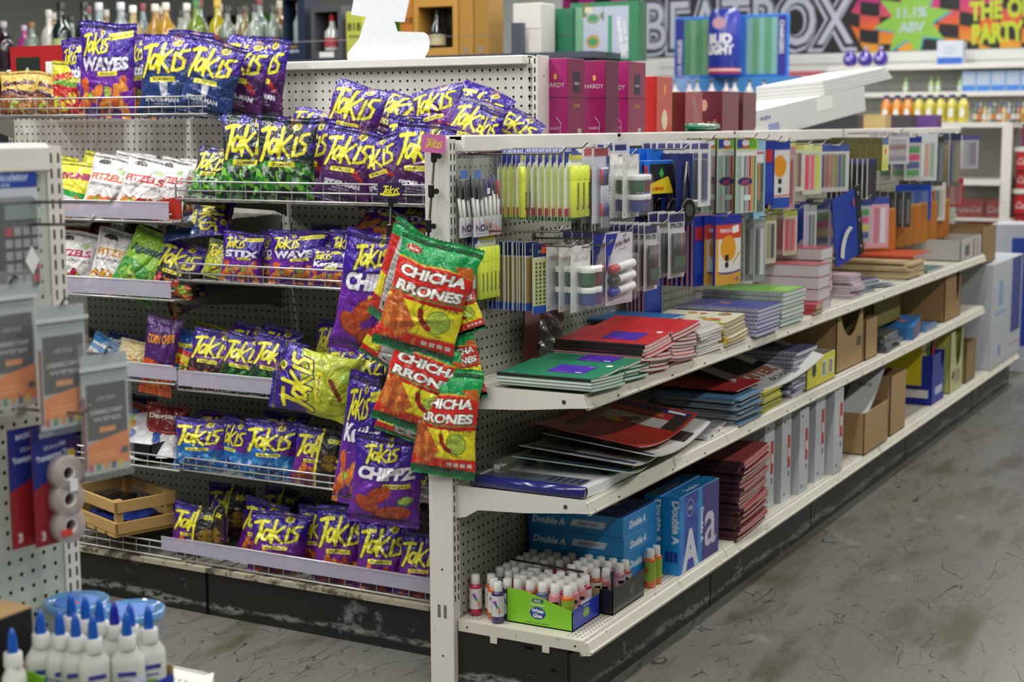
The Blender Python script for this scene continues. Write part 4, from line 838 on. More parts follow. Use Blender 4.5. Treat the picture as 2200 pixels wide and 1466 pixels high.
def pens_in(t, n, x0, x1, z0, z1, colr, name='marker', r=.3, d=-.3, capz=.62, cap=None, txt=None, taper=True):
    cc = cap or colr
    for i in range(n):
        x = x0+(x1-x0)*(i+.5)/n; m = MB(); L = z1-z0
        m.lathe([(r*.8, z0), (r, z0+.1), (r, z0+L*.72), (r*.92, z0+L*.74)], colr, T(x, d, 0), n=8); m.build(name, t)
        b = MB(); b.lathe([(r*1.06, z0+L*.73), (r*1.06, z0+L*.97), (r*.7, z1)], cc, T(x, d, 0), n=8); b.build('cap', MB.last)
        if txt: q = MB(); q.text(txt, r*1.1, HLD, Matrix(((0, -1, 0, x+.12), (0, 0, -1, d-r*1.02), (1, 0, 0, z0+.8), (0, 0, 0, 1))), bold=.04, off=0); q.build('lettering', MB.last if False else t)
def fn_hl(n):
    return lambda t: pens_in(t, n, -1.6 if n == 3 else -1.9, 2.0, -6.3, -1.25, HLY, 'highlighter', r=.5 if n == 3 else .34, d=-.42, txt='Fluorescent')
hl3 = pack('highlighter_pack', 4.4, 7.1, A_hl(3).out(), 'highlighter pack', fn=fn_hl(3), blister=(-1.85, 2.15, -6.5, -1.0, .95))
row(hl3, 10.5, 52.6, [-7.8+.72*i for i in range(7)], 'yellow highlighter pack of three on the upper hook,', 'highlighter packs on the upper hook', front='frontmost yellow highlighter pack of three on the upper hook')
hl5 = pack('highlighter_pack', 4.2, 6.9, A_hl(5).out(), 'highlighter pack', fn=fn_hl(5), blister=(-2.0, 2.05, -6.3, -1.0, .8))
row(hl5, 9.9, 52.5, [-2.8+.55*i for i in range(5)], 'narrow yellow highlighter pack near the pegboard, upper hook,', 'five-pen highlighter packs on the upper hook')
p5 = dup(hl5); row(p5, 4.2, 44.9, [-1.15, -.35], 'yellow highlighter pack of five on the lower hook,', 'highlighter packs on the lower hook', front='yellow highlighter pack of five beside the chili bag, front one')
hook(10.4, 52.9, 9.2, 'grey peg hook carrying the yellow highlighter packs'); hook(3.4, 52.5, 10.4, 'long grey peg hook above the bag of capped pens'); hook(4.2, 45.1, 9.8, 'grey peg hook above the lower yellow highlighters')
# bag of capped pens
A = Art(64, 80, 1.2, '#dfe3e8'); A.rect(0, 0, 1, .3, '#d9d4e2'); A.poly([(.35, .32), (1, .12), (1, .02), (.6, 0)], '#e3a2a6'); A.text('NOVA', .4, .1, .16, '#1c2350', bold=.06, w=.6, edge='#e8b0b8', ew=.008); A.text('Ballpoint Pens', .4, .04, .05, '#333a6a', w=.55); A.text('12', .92, .2, .12, '#222')if False else None
def fn_nova(t):
    cs = ['#1b1c1e']*5+['#27276e']*3+['#1b1c1e', '#27276e', '#b3262c', '#b3262c']
    for i, c in enumerate(cs):
        x = -2.5+i*.44; m = MB(); lean = rnd.uniform(-.25, .25)+(i-6)*.04; d = -.15-.2*(i % 2)
        m.tube([(x+.5-lean, d, -6.4), (x, d, -2.6)], .17, WHITEP); m.build('pen', t); b = MB(); dz = rnd.uniform(-.4, .25)
        b.tube([(x+.06, d, -3.1+dz), (x-.05, d, -1.35+dz)], .2, col(c)); b.build('cap', MB.last)
    m = MB(); m.box(-2.5, -1.2, -.48, -.42, -1.3, -.55, col('#1b63c0')); m.build('header_label', t)
    m = MB(); m.box(-.1, .5, -.5, -.44, -2.9, -2.3, WHITEP); m.build('price_sticker', t)
    m = MB(); m.sheet([[(x, -.5-.12*math.sin(x*2+z), z) for x in np.linspace(-2.9, 2.9, 14)] for z in np.linspace(-6.9, .9, 14)], CLEAR); m.build('bag_film', t)
nova = thing('pen_bag', (0, 0, 0), 'pens', 'pen pack'); fn_nova(nova)
printed('printed_card', A.out()[:24], 5.6, 1.9, nova, T(0, -.45, -6.9))
row(nova, 3.9, 51.6, [-1.2, -.5], 'clear bag of capped ballpoint pens,', 'bags of capped ballpoint pens', front='front clear bag of white pens with black, blue and red caps', dx=-1.3)
# stencil / ruler sets on the lower hook
def A_rul(v=0):
    H = 2.9; a = Art(30, 86, H, '#d8d8d2'); a.rect(0, H*.8, 1, H, '#15275e'); a.ell(.5, H*.87, .33, .16, '#0d1838'); a.text('FIX', .5, H*.85, .2, '#7aa4e0', w=.4); a.rect(.06, .3, .94, H*.78, '#a58f4e' if not v else '#c8cc8a'); a.rect(0, 0, 1, .34, '#2450b0')
    for k in range(6): a.text(str(k+1 if k < 4 else k*2-2), .62, .45+k*.29, .19, '#2d2a18')
    if v: [a.rect(.15+.22*i, .4+.16*k, .27+.22*i, .5+.16*k, '#3a3a20') for i in range(4) for k in range(11)]; a.rect(.5, H*.85, .95, H*.97, '#e8551e')
    return a
rs = pack('stencil_pack', 2.3, 6.7, A_rul().out(), 'stencil set', th=.1)
row(rs, 7.3, 43.5, [-4.75+.33*i for i in range(14)], 'slim gold stencil set with a blue header,', 'slim stencil sets on the lower hook', jit=9, rz=-8)
rs2 = pack('stencil_pack', 2.5, 6.9, A_rul(1).out(), 'stencil set', th=.1); place(rs2, True, (7.6, -5.6, 43.4), 'light yellow stencil set with an orange sticker, at the front of the slim sets', rz=-14)
hook(7.4, 43.5, 9.6, 'grey peg hook through the slim stencil sets')
# glitter jars
def fn_glit(t):
    cs = [('#1d5a2c', -3.2, -.2), ('#7a1a22', -3.2, 1.2), ('#1f3a80', -5.2, -.2), ('#5c2a7a', -5.2, 1.2)]
    for c, z, x in cs:
        m = MB(); m.lathe([(.72, z-.2), (.75, z+.05), (.75, z+1.0)], col(c, rough=.35, bump=.4, bscale=900), T(x, -.85, 0), n=14); m.build('glitter_jar', t)
        b = MB(); b.lathe([(.82, z+1.0), (.84, z+1.1), (.84, z+1.5), (.78, z+1.55)], col('#e2e2de'), T(x, -.85, 0), n=14); b.build('lid', MB.last)
H = 1.55; a = Art(44, 68, H, '#dcdcd8'); a.noise(3, .1, .8, '#c9a6b0', a.Y > H*.82, .7); a.text('Glitter Shake', .5, H*.76, .14, '#6a5a60', w=.7, shear=.2, bold=0); a.text('4', .1, .06, .12, '#555')
gl = pack('glitter_pack', 4.2, 6.5, a.out(), 'glitter pack', fn=fn_glit, blister=(-1.1, 2.1, -5.9, -1.5, 1.7))
row(gl, 10.3, 43.1, [-8.6, -7.2, -5.9], 'white card with four glitter jars on the lower hook,', 'glitter packs on the lower hook')
g2 = dup(gl); row(g2, 20.3, 51.8, [-9.4, -8.0, -6.6], 'white card with four glitter jars on the upper hook,', 'glitter packs on the upper hook'); hook(20.3, 52, 10, 'grey peg hook behind the upper glitter packs'); hook(10.5, 43.2, 9.8, 'grey peg hook with the lower glitter packs')
# blister of three pens
H = 1.95; a = Art(44, 86, H, '#c9ccd8'); a.rect(.1, H*.9, .9, H, '#9c3038'); a.rect(.78, .1, 1, H*.9, '#203a80'); a.text('CROWN', .92, H*.5, .18, '#e8e8ee', rot=-90, bold=.04); a.rect(0, 0, 1, .2, '#20222a'); a.text('3', .15, .05, .16, '#eee')
def fn_cr(t):
    for i, c in enumerate(('#b3262c', '#2038a0', '#1b1c1e')):
        m = MB(); m.tube([(-.6+i*.6, -.35, -7.4), (-.6+i*.6, -.35, -1.4)], .17, mat('clear_barrel', '#c9ced6', rough=.15, coat=.8)); m.build('pen', t)
        b = MB(); b.tube([(-.6+i*.6, -.35, -6.3), (-.6+i*.6, -.35, -5.0)], .22, col(c)); b.tube([(-.6+i*.6, -.35, -3.2), (-.6+i*.6, -.35, -1.6)], .19, col(c)); b.build('grip', MB.last)
cr = pack('pen_pack', 4.2, 8.2, a.out(), 'pen pack', fn=fn_cr, blister=(-1.3, 1.4, -7.6, -1.1, .7)); row(cr, 14.0, 52.5, [-9.0, -7.9, -6.8], 'clear barrel pen pack with red, blue and black grips,', 'clear barrel pen packs'); hook(14.2, 52.8, 10)
# marker card, lower
H = 1.35; a = Art(52, 70, H, '#d3cdd6'); a.poly([(0, H), (.45, H), (.08, H*.55), (0, H*.4)], '#1f2f96'); a.text('Jumbo Mark', .62, H*.83, .14, '#54222c', rot=8, bold=.04, w=.6); a.text('Permanent', .62, H*.76, .06, '#44506e', rot=8)
def fn_mk(t):
    for i, c in enumerate(('#b0242a', '#18181a', '#2a2a9a')):
        z = -3.0-i*1.15; m = MB(); m.tube([(-1.3, -.45, z), (2.0, -.45, z+.35)], .42, WHITEP, n=12); m.build('marker', t); b = MB(); b.tube([(-2.3, -.45, z-.12), (-1.2, -.45, z)], .46, col(c), n=12); b.build('cap', MB.last)
mk = pack('marker_pack', 5.2, 7.2, a.out(), 'marker pack', fn=fn_mk, blister=(-2.5, 2.4, -6.4, -1.6, 1.0)); row(mk, 15.8, 44.0, [-10.2, -8.8], 'card of three fat permanent markers,', 'cards of fat permanent markers', rz=-6)
for x, z in ((13.5, 43.2), (16.6, 43.6), (18.4, 44.2)): hook(x, z, 10.5)
# black pen cards
H = 2.1; a = Art(36, 76, H, '#c9c9c9'); a.rect(.05, H*.84, .95, H*.97, '#26265e'); a.text('SPENCERS', .5, H*.76, .2, '#2a2a30', bold=.05, w=.8); a.rect(.1, 0, .9, .2, '#a9a9ad')
def fn_bp(t):
    for i in range(5): m = MB(); m.tube([(-1+i*.5, -.3, -6.3), (-1+i*.5, -.3, -1.9)], .2, col('#1a1c20' if i != 3 else '#7c1a20', rough=.3)); m.build('pen', t)
    m = MB(); m.box(-1.2, 1.2, -.52, -.5, -5.6, -4.4, col('#2f4a30')); m.build('pen_label', t)
bp = pack('pen_pack', 3.5, 7.3, a.out(), 'pen pack', fn=fn_bp, blister=(-1.4, 1.4, -6.6, -1.6, .6)); row(bp, 28.4, 44.2, [-8.2+.75*i for i in range(8)], 'black pen card lettered SPENCERS,', 'black pen cards on the lower hook'); hook(28.4, 44.4, 10.2)
b2 = dup(bp); row(b2, 33.2, 45.2, [-9.2, -8.0, -6.8], 'long black pen card beside the blue pencil packs,', 'long black pen cards', rz=-8); hook(33, 45.3, 10)
b3 = dup(bp); row(b3, 21.5, 44.0, [-5.2, -4.0, -2.8, -1.6], 'dark pen card hanging behind the fat markers,', 'dark pen cards behind the fat markers', rz=5)
# blue boxes, compasses
tb = thing('compass_box', (0, 0, 0), 'box', 'box'); m = MB(); B1 = col('#1468c4'); m.box(-2.2, 2.2, -.5, .5, -4.3, -.6, B1, b=.05); m.box(-1.4, 1.4, .3, .5, -.6, .7, B1); m.build('carton', tb)
m = MB(); m.box(-2.2, 2.2, -.54, -.5, -4.3, -1.0, col('#1b1c24')); m.prism([(-2.2, -4.3), (-2.2, -3.2), (1.2, -2.4), (2.2, -4.3)], .55, .57, col('#e0c41e'), RX(90)); m.prism([(-.1, -2.6), (.35, -2.1), (-.1, -1.4), (-.55, -2.1)], .57, .58, col('#3fae3f'), RX(90))
m.text('COMPASS', .5, col('#c62a22'), T(-1.9, -.585, -3.9) @ RX(90), w=2.2); m.build('printed_front', tb)
m = MB(); m.text('School Set', .5, col('#d23a2a'), Matrix(((0, 0, -1, -2.23), (0, 1, 0, 0), (-1, 0, 0, 0), (0, 0, 0, 1))) @ T(0, 0, 0), w=.1) if False else m.box(-2.24, -2.2, -.2, .2, -3.9, -1.2, col('#c62a22')); m.build('side_print', tb)
row(tb, 34.7, 51.9, [-6.2+.95*i for i in range(7)], 'bright blue hanging box,', 'bright blue hanging boxes', rz=-12); hook(34.6, 52.4, 10)
tc_ = thing('drawing_compass', (0, 0, 0), 'compass', 'compass'); m = MB(); m.box(-1.6, 1.6, .3, .36, -7.6, .4, col('#1b2a6c')); m.build('backing_card', tc_)
m = MB(); m.tube([(-.1, 0, -.5), (-.7, 0, -5.5)], .16, CHROME); m.tube([(.1, 0, -.5), (.7, 0, -5.6)], .16, BLK); m.build('leg', tc_); m = MB(); m.lathe([(1.25, -.2), (1.4, -.1), (1.4, .1), (1.25, .2)], BLK, T(0, -.2, -6) @ RX(90), n=20); m.lathe([(.7, .2), (.7, .24)], CHROME, T(0, -.2, -6) @ RX(90), n=16); m.build('magnifier', tc_)
row(tc_, 37.3, 51.6, [-8.6, -6.9, -5.2, -3.6], 'black drawing compass with a round lens,', 'drawing compasses below the blue boxes', rz=-12)
# white ballpoint cards top (small dark logos)
H = 2.0; a = Art(36, 72, H, '#d5d3da'); a.rect(.1, H*.86, .8, H*.95, '#2c2a72'); a.rect(.25, .15, .75, H*.8, '#3f4878'); a.rect(.35, .3, .5, H*.7, '#1f2030')
wp = pack('pen_pack', 3.6, 7.6, a.out(), 'pen pack', blister=(-1.3, 1.3, -6.6, -1.6, .5)); row(wp, 41.8, 53.0, [-9.0+1.0*i for i in range(8)], 'white pen card with a small violet logo, by the blue boxes,', 'white pen cards with violet logos', rz=-6, jit=5); hook(42.4, 53.3, 10)
w2 = dup(wp); row(w2, 30.5, 53.0, [-3.6, -2.6, -1.6], 'white pen card with a small violet logo, above the blue boxes,', 'white pen cards above the blue boxes', rz=-6)
# blue dozen pencil packs, lower
H = 1.62; a = Art(52, 84, H, '#dfddd4'); a.rect(0, H*.86, 1, H, '#1f2f96'); a.rect(0, H*.66, 1, H*.86, '#d2452c'); a.text('PENCILS', .42, H*.75, .12, '#eee', w=.5); a.rect(.66, H*.74, .9, H*.84, '#eee', rot=8); a.ell(.5, H*.52, .3, .3, '#e2991a'); a.rect(0, 0, 1, .3, '#dba43a')
for k in range(12): a.rect(.04+k*.08, .0, .05+k*.08, .3, '#8a5a1c')
a.put(abs(a.Y-.33+.06*np.cos((a.X-.5)*3)) < .02, '#27307e'); a.rect(.38, .56, .52, .70, '#1d1d20'); a.ell(.45, .47, .075, .075, '#1d1d20'); a.stroke([(.95, .75), (.7, .5)], .05, '#d8a22a'); a.rect(0, .04, .12, H*.66, '#d8a22a'); a.text('12', .86, .08, .14, '#27307e', bold=.04)
pp = pack('pencil_pack', 5.2, 8.4, a.out(), 'pencil pack', th=.35, back='#1c3aa0'); row(pp, 49.4, 44.0, [-9.2, -7.7], 'white and orange pack of a dozen pencils,', 'white and orange pencil packs', rz=-14)
a = Art(40, 64, H, '#1c2f94'); a.rect(.1, H*.65, .9, H*.84, '#b8282c'); a.rect(.1, .3, .9, H*.62, '#2a47a8'); pq = pack('pencil_pack', 5.0, 8.4, a.out(), 'pencil pack', th=.3, back='#c98f86')
row(pq, 47.2, 44.0, [-6.9+.62*i for i in range(10)], 'blue pencil pack,', 'blue pencil packs on the lower hook', rz=-10); hook(48, 44.2, 10)
q2 = dup(pq); row(q2, 40.5, 40.0, [-3.2+.5*i for i in range(5)], 'blue pencil pack hanging low behind the pen cards,', 'blue pencil packs behind the pen cards')
# coloured pencils, upper
H = 2.0; a = Art(44, 88, H, '#c9cfc4'); a.rect(0, H*.84, 1, H, '#b6cc1c'); a.rect(.06, H*.855, .5, H*.985, '#2a3f9c'); a.rect(.3, H*.86, .6, H*.98, '#c22e2a'); a.rect(.6, H*.86, .94, H*.98, '#5fa832'); a.ell(.45, H*.93, .16, .08, '#dfe2e6')
cs = ['#8fb89a', '#9aa0a8', '#c9d0b8', '#4f8f9c', '#c28a90', '#8c2a3a', '#d88a3a', '#4f8a3a']
for k, c in enumerate(cs): a.rect(.06+k*.11, .03, .15+k*.11, H*.8, c); a.rect(.06+k*.11, H*.76, .15+k*.11, H*.81, '#e8e8e4')
a.ell(.45, H*.42, .36, .13, '#c2962a'); a.ell(.45, H*.42, .33, .11, '#22307c'); a.text('ARTE', .45, H*.39, .14, '#c84a3a', bold=.04); a.rect(.4, H*.17, .7, H*.24, '#d8e6dc')
cp = pack('coloured_pencil_pack', 4.6, 9.2, a.out(), 'pencil pack', th=.3, back='#2f3a34'); row(cp, 56.8, 53.1, [-8.6, -6.2, -4.0, -2.4], 'coloured pencil pack with a yellow green header,', 'coloured pencil packs', rz=-14); hook(56.6, 53.4, 10)
a = Art(24, 80, 3.3, '#8fbfd4'); a.rect(.2, 2.3, .8, 2.8, '#dfe3e4'); a.rect(.2, 2.65, .8, 2.75, '#b3303a'); a.rect(.15, .3, .85, 2.3, '#4f564a'); a.rect(.35, .8, .55, 2.3, '#b8844a'); a.noise(6, .2, .8, '#a8ac8c', (a.Y < 1.3) & (a.Y > .3), .6)
bb = pack('brush_pack', 3.0, 10.2, a.out(), 'brush pack'); row(bb, 61.6, 53.0, [-8.6, -7.6], 'light blue paint brush pack,', 'light blue paint brush packs', rz=-8); hook(61.2, 53.2, 10)
# further packs, upper row
def simple(n, w, h, bg, items, catg, top=None, vert=True, blist=True):
    H = h/w; a = Art(36, int(36*H), H, bg)
    if top: a.rect(0, H*.85, 1, H, top)
    for i, c in enumerate(items): a.rect(.1+.8*i/len(items), H*.1, .1+.8*(i+.8)/len(items), H*.78, c) if vert else a.rect(.12, H*(.1+.7*i/len(items)), .88, H*(.1+.7*(i+.8)/len(items)), c)
    return pack(n, w, h, a.out(), catg, th=.12, blister=(-w*.4, w*.4, -h*.85, -h*.1, .35) if blist else None)
q3 = dup(pq); row(q3, 66.2, 52.8, [-7.6, -6.9, -6.2, -5.5], 'blue pencil pack on the upper hook,', 'blue pencil packs on the upper hook', rz=-12)
H = 1.85; a = Art(40, 74, H, '#d9d8d2'); a.rect(0, H*.86, 1, H, '#1f3f9c'); a.ell(.52, H*.62, .3, .3, '#de961c'); a.rect(.45, H*.36, .62, H*.44, '#2a2a2e'); a.ell(.53, H*.27, .09, .09, '#2a2a2e'); a.rect(0, 0, 1, .3, '#1f4fae'); a.put(abs(a.Y-.34-.1*(a.X-.5)**2) < .02, '#c8422a'); a.rect(0, 0, .1, H*.85, '#d8a030')
po = pack('pencil_pack', 4.9, 8.8, a.out(), 'pencil pack', th=.3, back='#1c3aa0'); row(po, 69.8, 52.6, [-8.4, -7.4], 'white pencil pack with an orange disc,', 'white pencil packs with an orange disc', rz=-14); hook(69.4, 52.8, 10); hook(66, 53, 10)
s1 = simple('sticker_card', 3.2, 8.6, '#b88a92', ['#c87a80', '#9c3a44'], 'card'); place(s1, True, (74.6, -8.2, 51.8), 'narrow pink card hanging right of the orange disc pencil pack', rz=-10)
s2 = simple('highlighter_pack', 4.0, 6.6, '#cfd0c4', ['#d8481e', '#c9cc28', '#8a2a20'], 'highlighter pack', '#c9c86a'); row(s2, 79.0, 52.2, [-7.6, -6.4], 'orange and yellow marker pack with a cream header,', 'orange and yellow marker packs', rz=-16)
s3 = simple('highlighter_pack', 4.4, 7.0, '#c6d0b8', ['#e8365c', '#f06a8a', '#e0dc2c'], 'highlighter pack', '#d8dc9a'); row(s3, 84.8, 52.0, [-8.2, -7.0], 'hot pink highlighter pack on the upper hook,', 'hot pink highlighter packs on the upper hook', rz=-18); hook(84.8, 52.2, 10); hook(79, 52.4, 10)
s4 = simple('marker_pack', 6.2, 6.8, '#cfc9c4', ['#5c2a6c', '#c84a2a', '#d8842a', '#a8a83a', '#2a5a9c', '#2f8a5a'], 'marker pack', '#4a5a9c'); row(s4, 93.4, 51.8, [-8.6, -7.2, -5.8], 'rainbow marker pack,', 'rainbow marker packs', rz=-28); hook(93, 52, 10)
s5 = simple('sticker_card', 2.6, 5.6, '#e06a84', ['#e87a92'], 'card'); place(s5, True, (97.6, -8.4, 50.6), 'pink card right of the rainbow markers', rz=-25)
a = Art(28, 44, 1.55, '#d8d86a'); a.rect(0, 1.2, 1, 1.55, '#3a5a9c'); a.ell(.5, .9, .34, .3, '#e0dc9a'); a.ell(.5, .9, .18, .16, '#e0482a'); a.ell(.5, .35, .34, .28, '#c8cc2c'); s6 = pack('sharpener_pack', 3.4, 5.2, a.out(), 'pack', th=.42, back='#57521f')
row(s6, 118, 52.6, [-9.4+.5*i for i in range(17)], 'dark olive edged pack of the dense row,', 'dark olive edged packs in the dense row', jit=.8); hook(118, 52.9, 10)
s7 = simple('crayon_pack', 3.0, 6.4, '#22242a', ['#2c2e36', '#3a2030', '#20242a'], 'pack', '#2a2f5c', blist=False); row(s7, 112, 49.4, [-9+.8*i for i in range(9)], 'black pack below the dense olive row,', 'black packs below the dense row', rz=-10)
s8 = simple('eraser_pack', 5.2, 5.2, '#c9c4c8', ['#a8a4b4', '#d8d4d8', '#b8888c', '#dcdcdc'], 'eraser pack', '#a8a4a8', vert=False); row(s8, 127, 53.4, [-9.0, -7.6, -6.2], 'white eraser pack right of the dense row,', 'white eraser packs', rz=-30); hook(126, 53.6, 10)
s9 = simple('foam_pack', 4.4, 7.4, '#b8b4b0', ['#3a9a3a', '#24508c', '#d82a6c', '#3a9a3a'], 'foam sticker pack', '#2c3c8c', vert=False); row(s9, 137, 52.6, [-9, -6.8, -4.6], 'green, pink and blue foam pack,', 'green, pink and blue foam packs', rz=-24); hook(136, 52.8, 10)
s10 = simple('label_pack', 4.8, 8.2, '#c6cfd2', ['#e8ecec', '#d8a080', '#9ab0a0'], 'label pack', '#cfd4d4'); place(s10, True, (147, -9, 53), 'white and grey pack with a round hole, right of the foam packs', rz=-30)
s11 = simple('tool_pack', 3.2, 9.0, '#4a4640', ['#6a665c', '#20242c', '#6c7a8c'], 'pack', '#3a3830'); row(s11, 155, 52.6, [-9, -7, -5, -3], 'dark grey pack near the far end,', 'dark grey packs near the far end', rz=-20); hook(155, 52.8, 10)
s12 = simple('tool_pack', 3.6, 10.0, '#6a645c', ['#1f3a7c', '#8a8278', '#b09a50'], 'pack', '#2a3350'); row(s12, 168, 53, [-9, -7, -5], 'grey and blue pack at the far end,', 'grey and blue packs at the far end', rz=-20); hook(168, 53.2, 10)
s13 = simple('decoration_bag', 5.2, 6.4, '#b0aeb8', ['#c9c9d2', '#9a98b8'], 'bag', '#5a4f8c'); row(s13, 181, 52.4, [-9, -6], 'pale violet bag at the far end,', 'pale violet bags at the far end', rz=-24)
# second row further back
s14 = simple('highlighter_pack', 3.4, 6.2, '#b8b494', ['#e0304a', '#e84a62'], 'highlighter pack', '#a8b04a'); row(s14, 75.0, 43.4, [-8.4, -6.9, -5.4], 'hot pink highlighter pack on the lower hook,', 'hot pink highlighter packs on the lower hook', rz=-12); hook(75, 43.6, 10)
s15 = simple('brush_pack', 3.0, 6.6, '#c2bd9c', ['#b8b890', '#2c2e28'], 'pen pack', '#8a8a5a'); row(s15, 68.2, 43.2, [-8.0, -6.8], 'olive pen pack left of the hot pink highlighters,', 'olive pen packs', rz=-10); hook(68, 43.4, 10)
s16 = simple('pen_pack', 2.6, 8.6, '#8f9094', ['#3a3c42', '#c9ccd2'], 'pen pack'); row(s16, 62.4, 43.4, [-8.6, -7.2, -5.6], 'grey pen pack with a silver pen,', 'grey pen packs with silver pens', rz=-10); hook(62, 43.4, 10)
s17 = simple('chalk_pack', 3.2, 6.8, '#b9bcc8', ['#a8a4c8', '#5a6c64', '#5f7a70'], 'pack', '#9aa4a0'); place(s17, True, (84.2, -8.2, 43.6), 'white and green pack hanging above the book stacks', rz=-14); hook(84, 43.9, 10)
# foam sticker packs, lower
for X, n in ((97, 3), (108, 3)):
    s = simple('foam_pack', 4.6, 6.6, '#a8a4ac', ['#2c3c8c', '#d8c82c', '#e0387c', '#3a9a3a'], 'foam sticker pack', '#33407c', vert=False)
    row(s, X, 43.2, [-8.6, -6.4, -4.2][:n], 'colourful foam shape pack %s the blue pouch,' % ('left of' if X < 100 else 'right of'), 'foam shape packs %s the pouch' % ('left of' if X < 100 else 'right of'), rz=-26); hook(X, 43.6, 10)
s = simple('sticker_card', 5.0, 8.0, '#d89aa4', ['#e8b0b8', '#c86a80', '#e0e0e0'], 'card', '#3f4f9c'); place(s, True, (114, -9.5, 43.4), 'pink and white sticker bag leaning by the orange mailers', rz=-30)
s = simple('folder_pack', 8.6, 6.4, '#1446b4', ['#5a7ac0', '#1446b4', '#5a7ac0', '#1446b4', '#5a7ac0'], 'pack'); place(s, True, (150, -6, 44.0), 'bright blue pack with pale stripes above the orange mailers', rz=-32)
s = simple('pen_pack', 4.0, 7.0, '#d4d0c8', ['#c83a32', '#3a8a4a', '#e0d8c8'], 'pack'); row(s, 160, 44, [-8, -6], 'white pack with red and green marks, lower far row,', 'white packs with red and green marks', rz=-28)
s = simple('pen_pack', 5.6, 5.4, '#a8282c', ['#b8423c', '#c89088', '#a8282c'], 'pack'); row(s, 172, 44.4, [-8, -6.4], 'red pack with pale strokes, lower far row,', 'red packs with pale strokes', rz=-28)
s = simple('pen_pack', 2.6, 6.0, '#1a1a1e', ['#2a2a30', '#6c6c70'], 'pack', blist=False); row(s, 134, 43.4, [-9+1.3*i for i in range(6)], 'slim black pack left of the bright blue one,', 'slim black packs, lower far row', rz=-12)
# blue zipped pouches with a black binding strip
def pouch(nm, lab, loc, rz, ry):
    t = thing(nm, loc, lab, 'pouch'); t.rotation_mode = 'YXZ'; t.rotation_euler = (0, math.radians(ry), math.radians(rz))
    m = MB(); P = [[(x, -.15*math.sin(x*.5)*math.sin(z*.3), z) for x in np.linspace(0, 7.4, 10)] for z in np.linspace(-10, 0, 12)]; m.sheet(P, col('#17399c', rough=.6, coat=0), th=0); 
    P2 = [[(x, y+.12, z) for x, y, z in r] for r in P]; m.sheet(P2, col('#17399c', rough=.6, coat=0)); m.build('fabric_body', t)
    m = MB(); m.box(7.3, 9.0, -.12, .2, -10.2, .2, col('#141416', rough=.6, coat=0), b=.06); m.build('binding_strip', t)
    for z in (-1, -5, -9): q = MB(); q.lathe([(.32, 0), (.3, .06), (.16, .07), (.16, 0)], CHROME, T(8.15, -.13, z) @ RX(90), n=14); q.build('grommet', MB.last if False else t)
    m = MB(); n = 12; o_ = [(5.8-4.4*math.sin(.2+1.25*k/n)-.2, -9.6+4.6*math.cos(.1+1.3*k/n)) for k in range(n+1)]; i_ = [(a+1.1, b-.5) for a, b in o_]
    for k in range(n): m.quad((o_[k][0], -.2, o_[k][1]), (o_[k+1][0], -.2, o_[k+1][1]), (i_[k+1][0], -.2, i_[k+1][1]), (i_[k][0], -.2, i_[k][1]), col('#cfd0cc'))
    m.build('pale_arc', t); m = MB(); m.box(6.2, 6.5, -.26, -.2, -2.4, -1.4, col('#d0402a')); m.build('red_tag', t)
pouch('zipped_pouch', 'front blue pouch with a black grommet strip and a pale arc', (87.5, -10.2, 44.6), -9, -11)
pouch('zipped_pouch', 'blue pouch in the shade behind the front one, above the book stack', (80.0, -6.0, 43.6), -6, -6)
# film bag with a shiny lining hanging low on the pegboard
t = thing('foil_bag', (17.5, -.9, 38.2), 'crumpled clear bag with silver foil hanging above the red notebooks', 'bag')
m = MB(); m.sheet([[(x, -.4-.5*math.sin(x*2.1+z*1.3)*math.sin(z*1.7), z) for x in np.linspace(-2.2, 3.2, 22)] for z in np.linspace(-7, 0, 26)], mat('silver_foil', '#a9aba8', rough=.22, metal=.8, bump=1, bscale=60)); m.build('foil', t)
m = MB(); m.box(-5.2, -1.8, -.3, -.1, -7.2, -.3, mat('dark_red_film', '#5a2e30', rough=.3, coat=.5)); m.build('dark_insert', t)
# ================================================================== goods lying on the upper and lower stationery shelves
ZM, ZL, ZB = 30.56, 20.61, 7.11
def nbook(w, l, th, cover, spine=None, page='#dcdcd8', bend=0, lift=0, deco=None, coil=None, name='notebook', cat='notebook', label='x', binding_at='spine'):
    """lying book, origin at the middle of its bottom; spine along -x edge, length l along y"""
    t = thing(name, (0, 0, 0), label, cat); cm = col(cover, rough=.35) if isinstance(cover, str) else cover; pm = col(page, rough=.8, coat=0)
    n = 10; xs = np.linspace(-w/2, w/2, n)
    def up(x): k = (x+w/2)/w; return bend*k*k*0+bend*(k**1.6)
    def slab(m, z0, z1, x0, x1, yy, mt):
        X = np.linspace(x0, x1, n); P = [[(x, y, z1+up(x)) for x in X] for y in (-yy, yy)]
        m.sheet(P, mt, th=z1-z0, smooth=False)
    m = MB(); slab(m, .02, th-.02, -w/2+.06, w/2-.06, l/2-.05, pm); m.build('page_block', t)
    m = MB(); slab(m, th-.025, th, -w/2, w/2, l/2, cm); slab(m, 0, .025, -w/2, w/2, l/2, cm)
    if not coil: m.box(-w/2-.02, -w/2+.03, -l/2, l/2, 0, th, col(spine or cover), b=.01)
    if spine and not coil: slab(m, th, th+.012, -w/2-.02, -w/2+.55, l/2, col(spine))
    m.build('cover', t)
    if coil:
        m = MB(); y = -l/2+.3
        while y < l/2-.2: m.tube([(-w/2+.12, y, th+.06), (-w/2-.12, y, th*.8), (-w/2-.12, y, th*.2), (-w/2+.12, y, -.02)], .05, col(coil, rough=.3), n=4); y += .33
        m.build('coil_binding', t)
    if deco: 
        m = MB(); deco(m, th+.014); o_ = m.build('cover_print', t)
        for v_ in o_.data.vertices: v_.co.z += up(v_.co.x/K)*K+.012*K*(not coil)
    return t
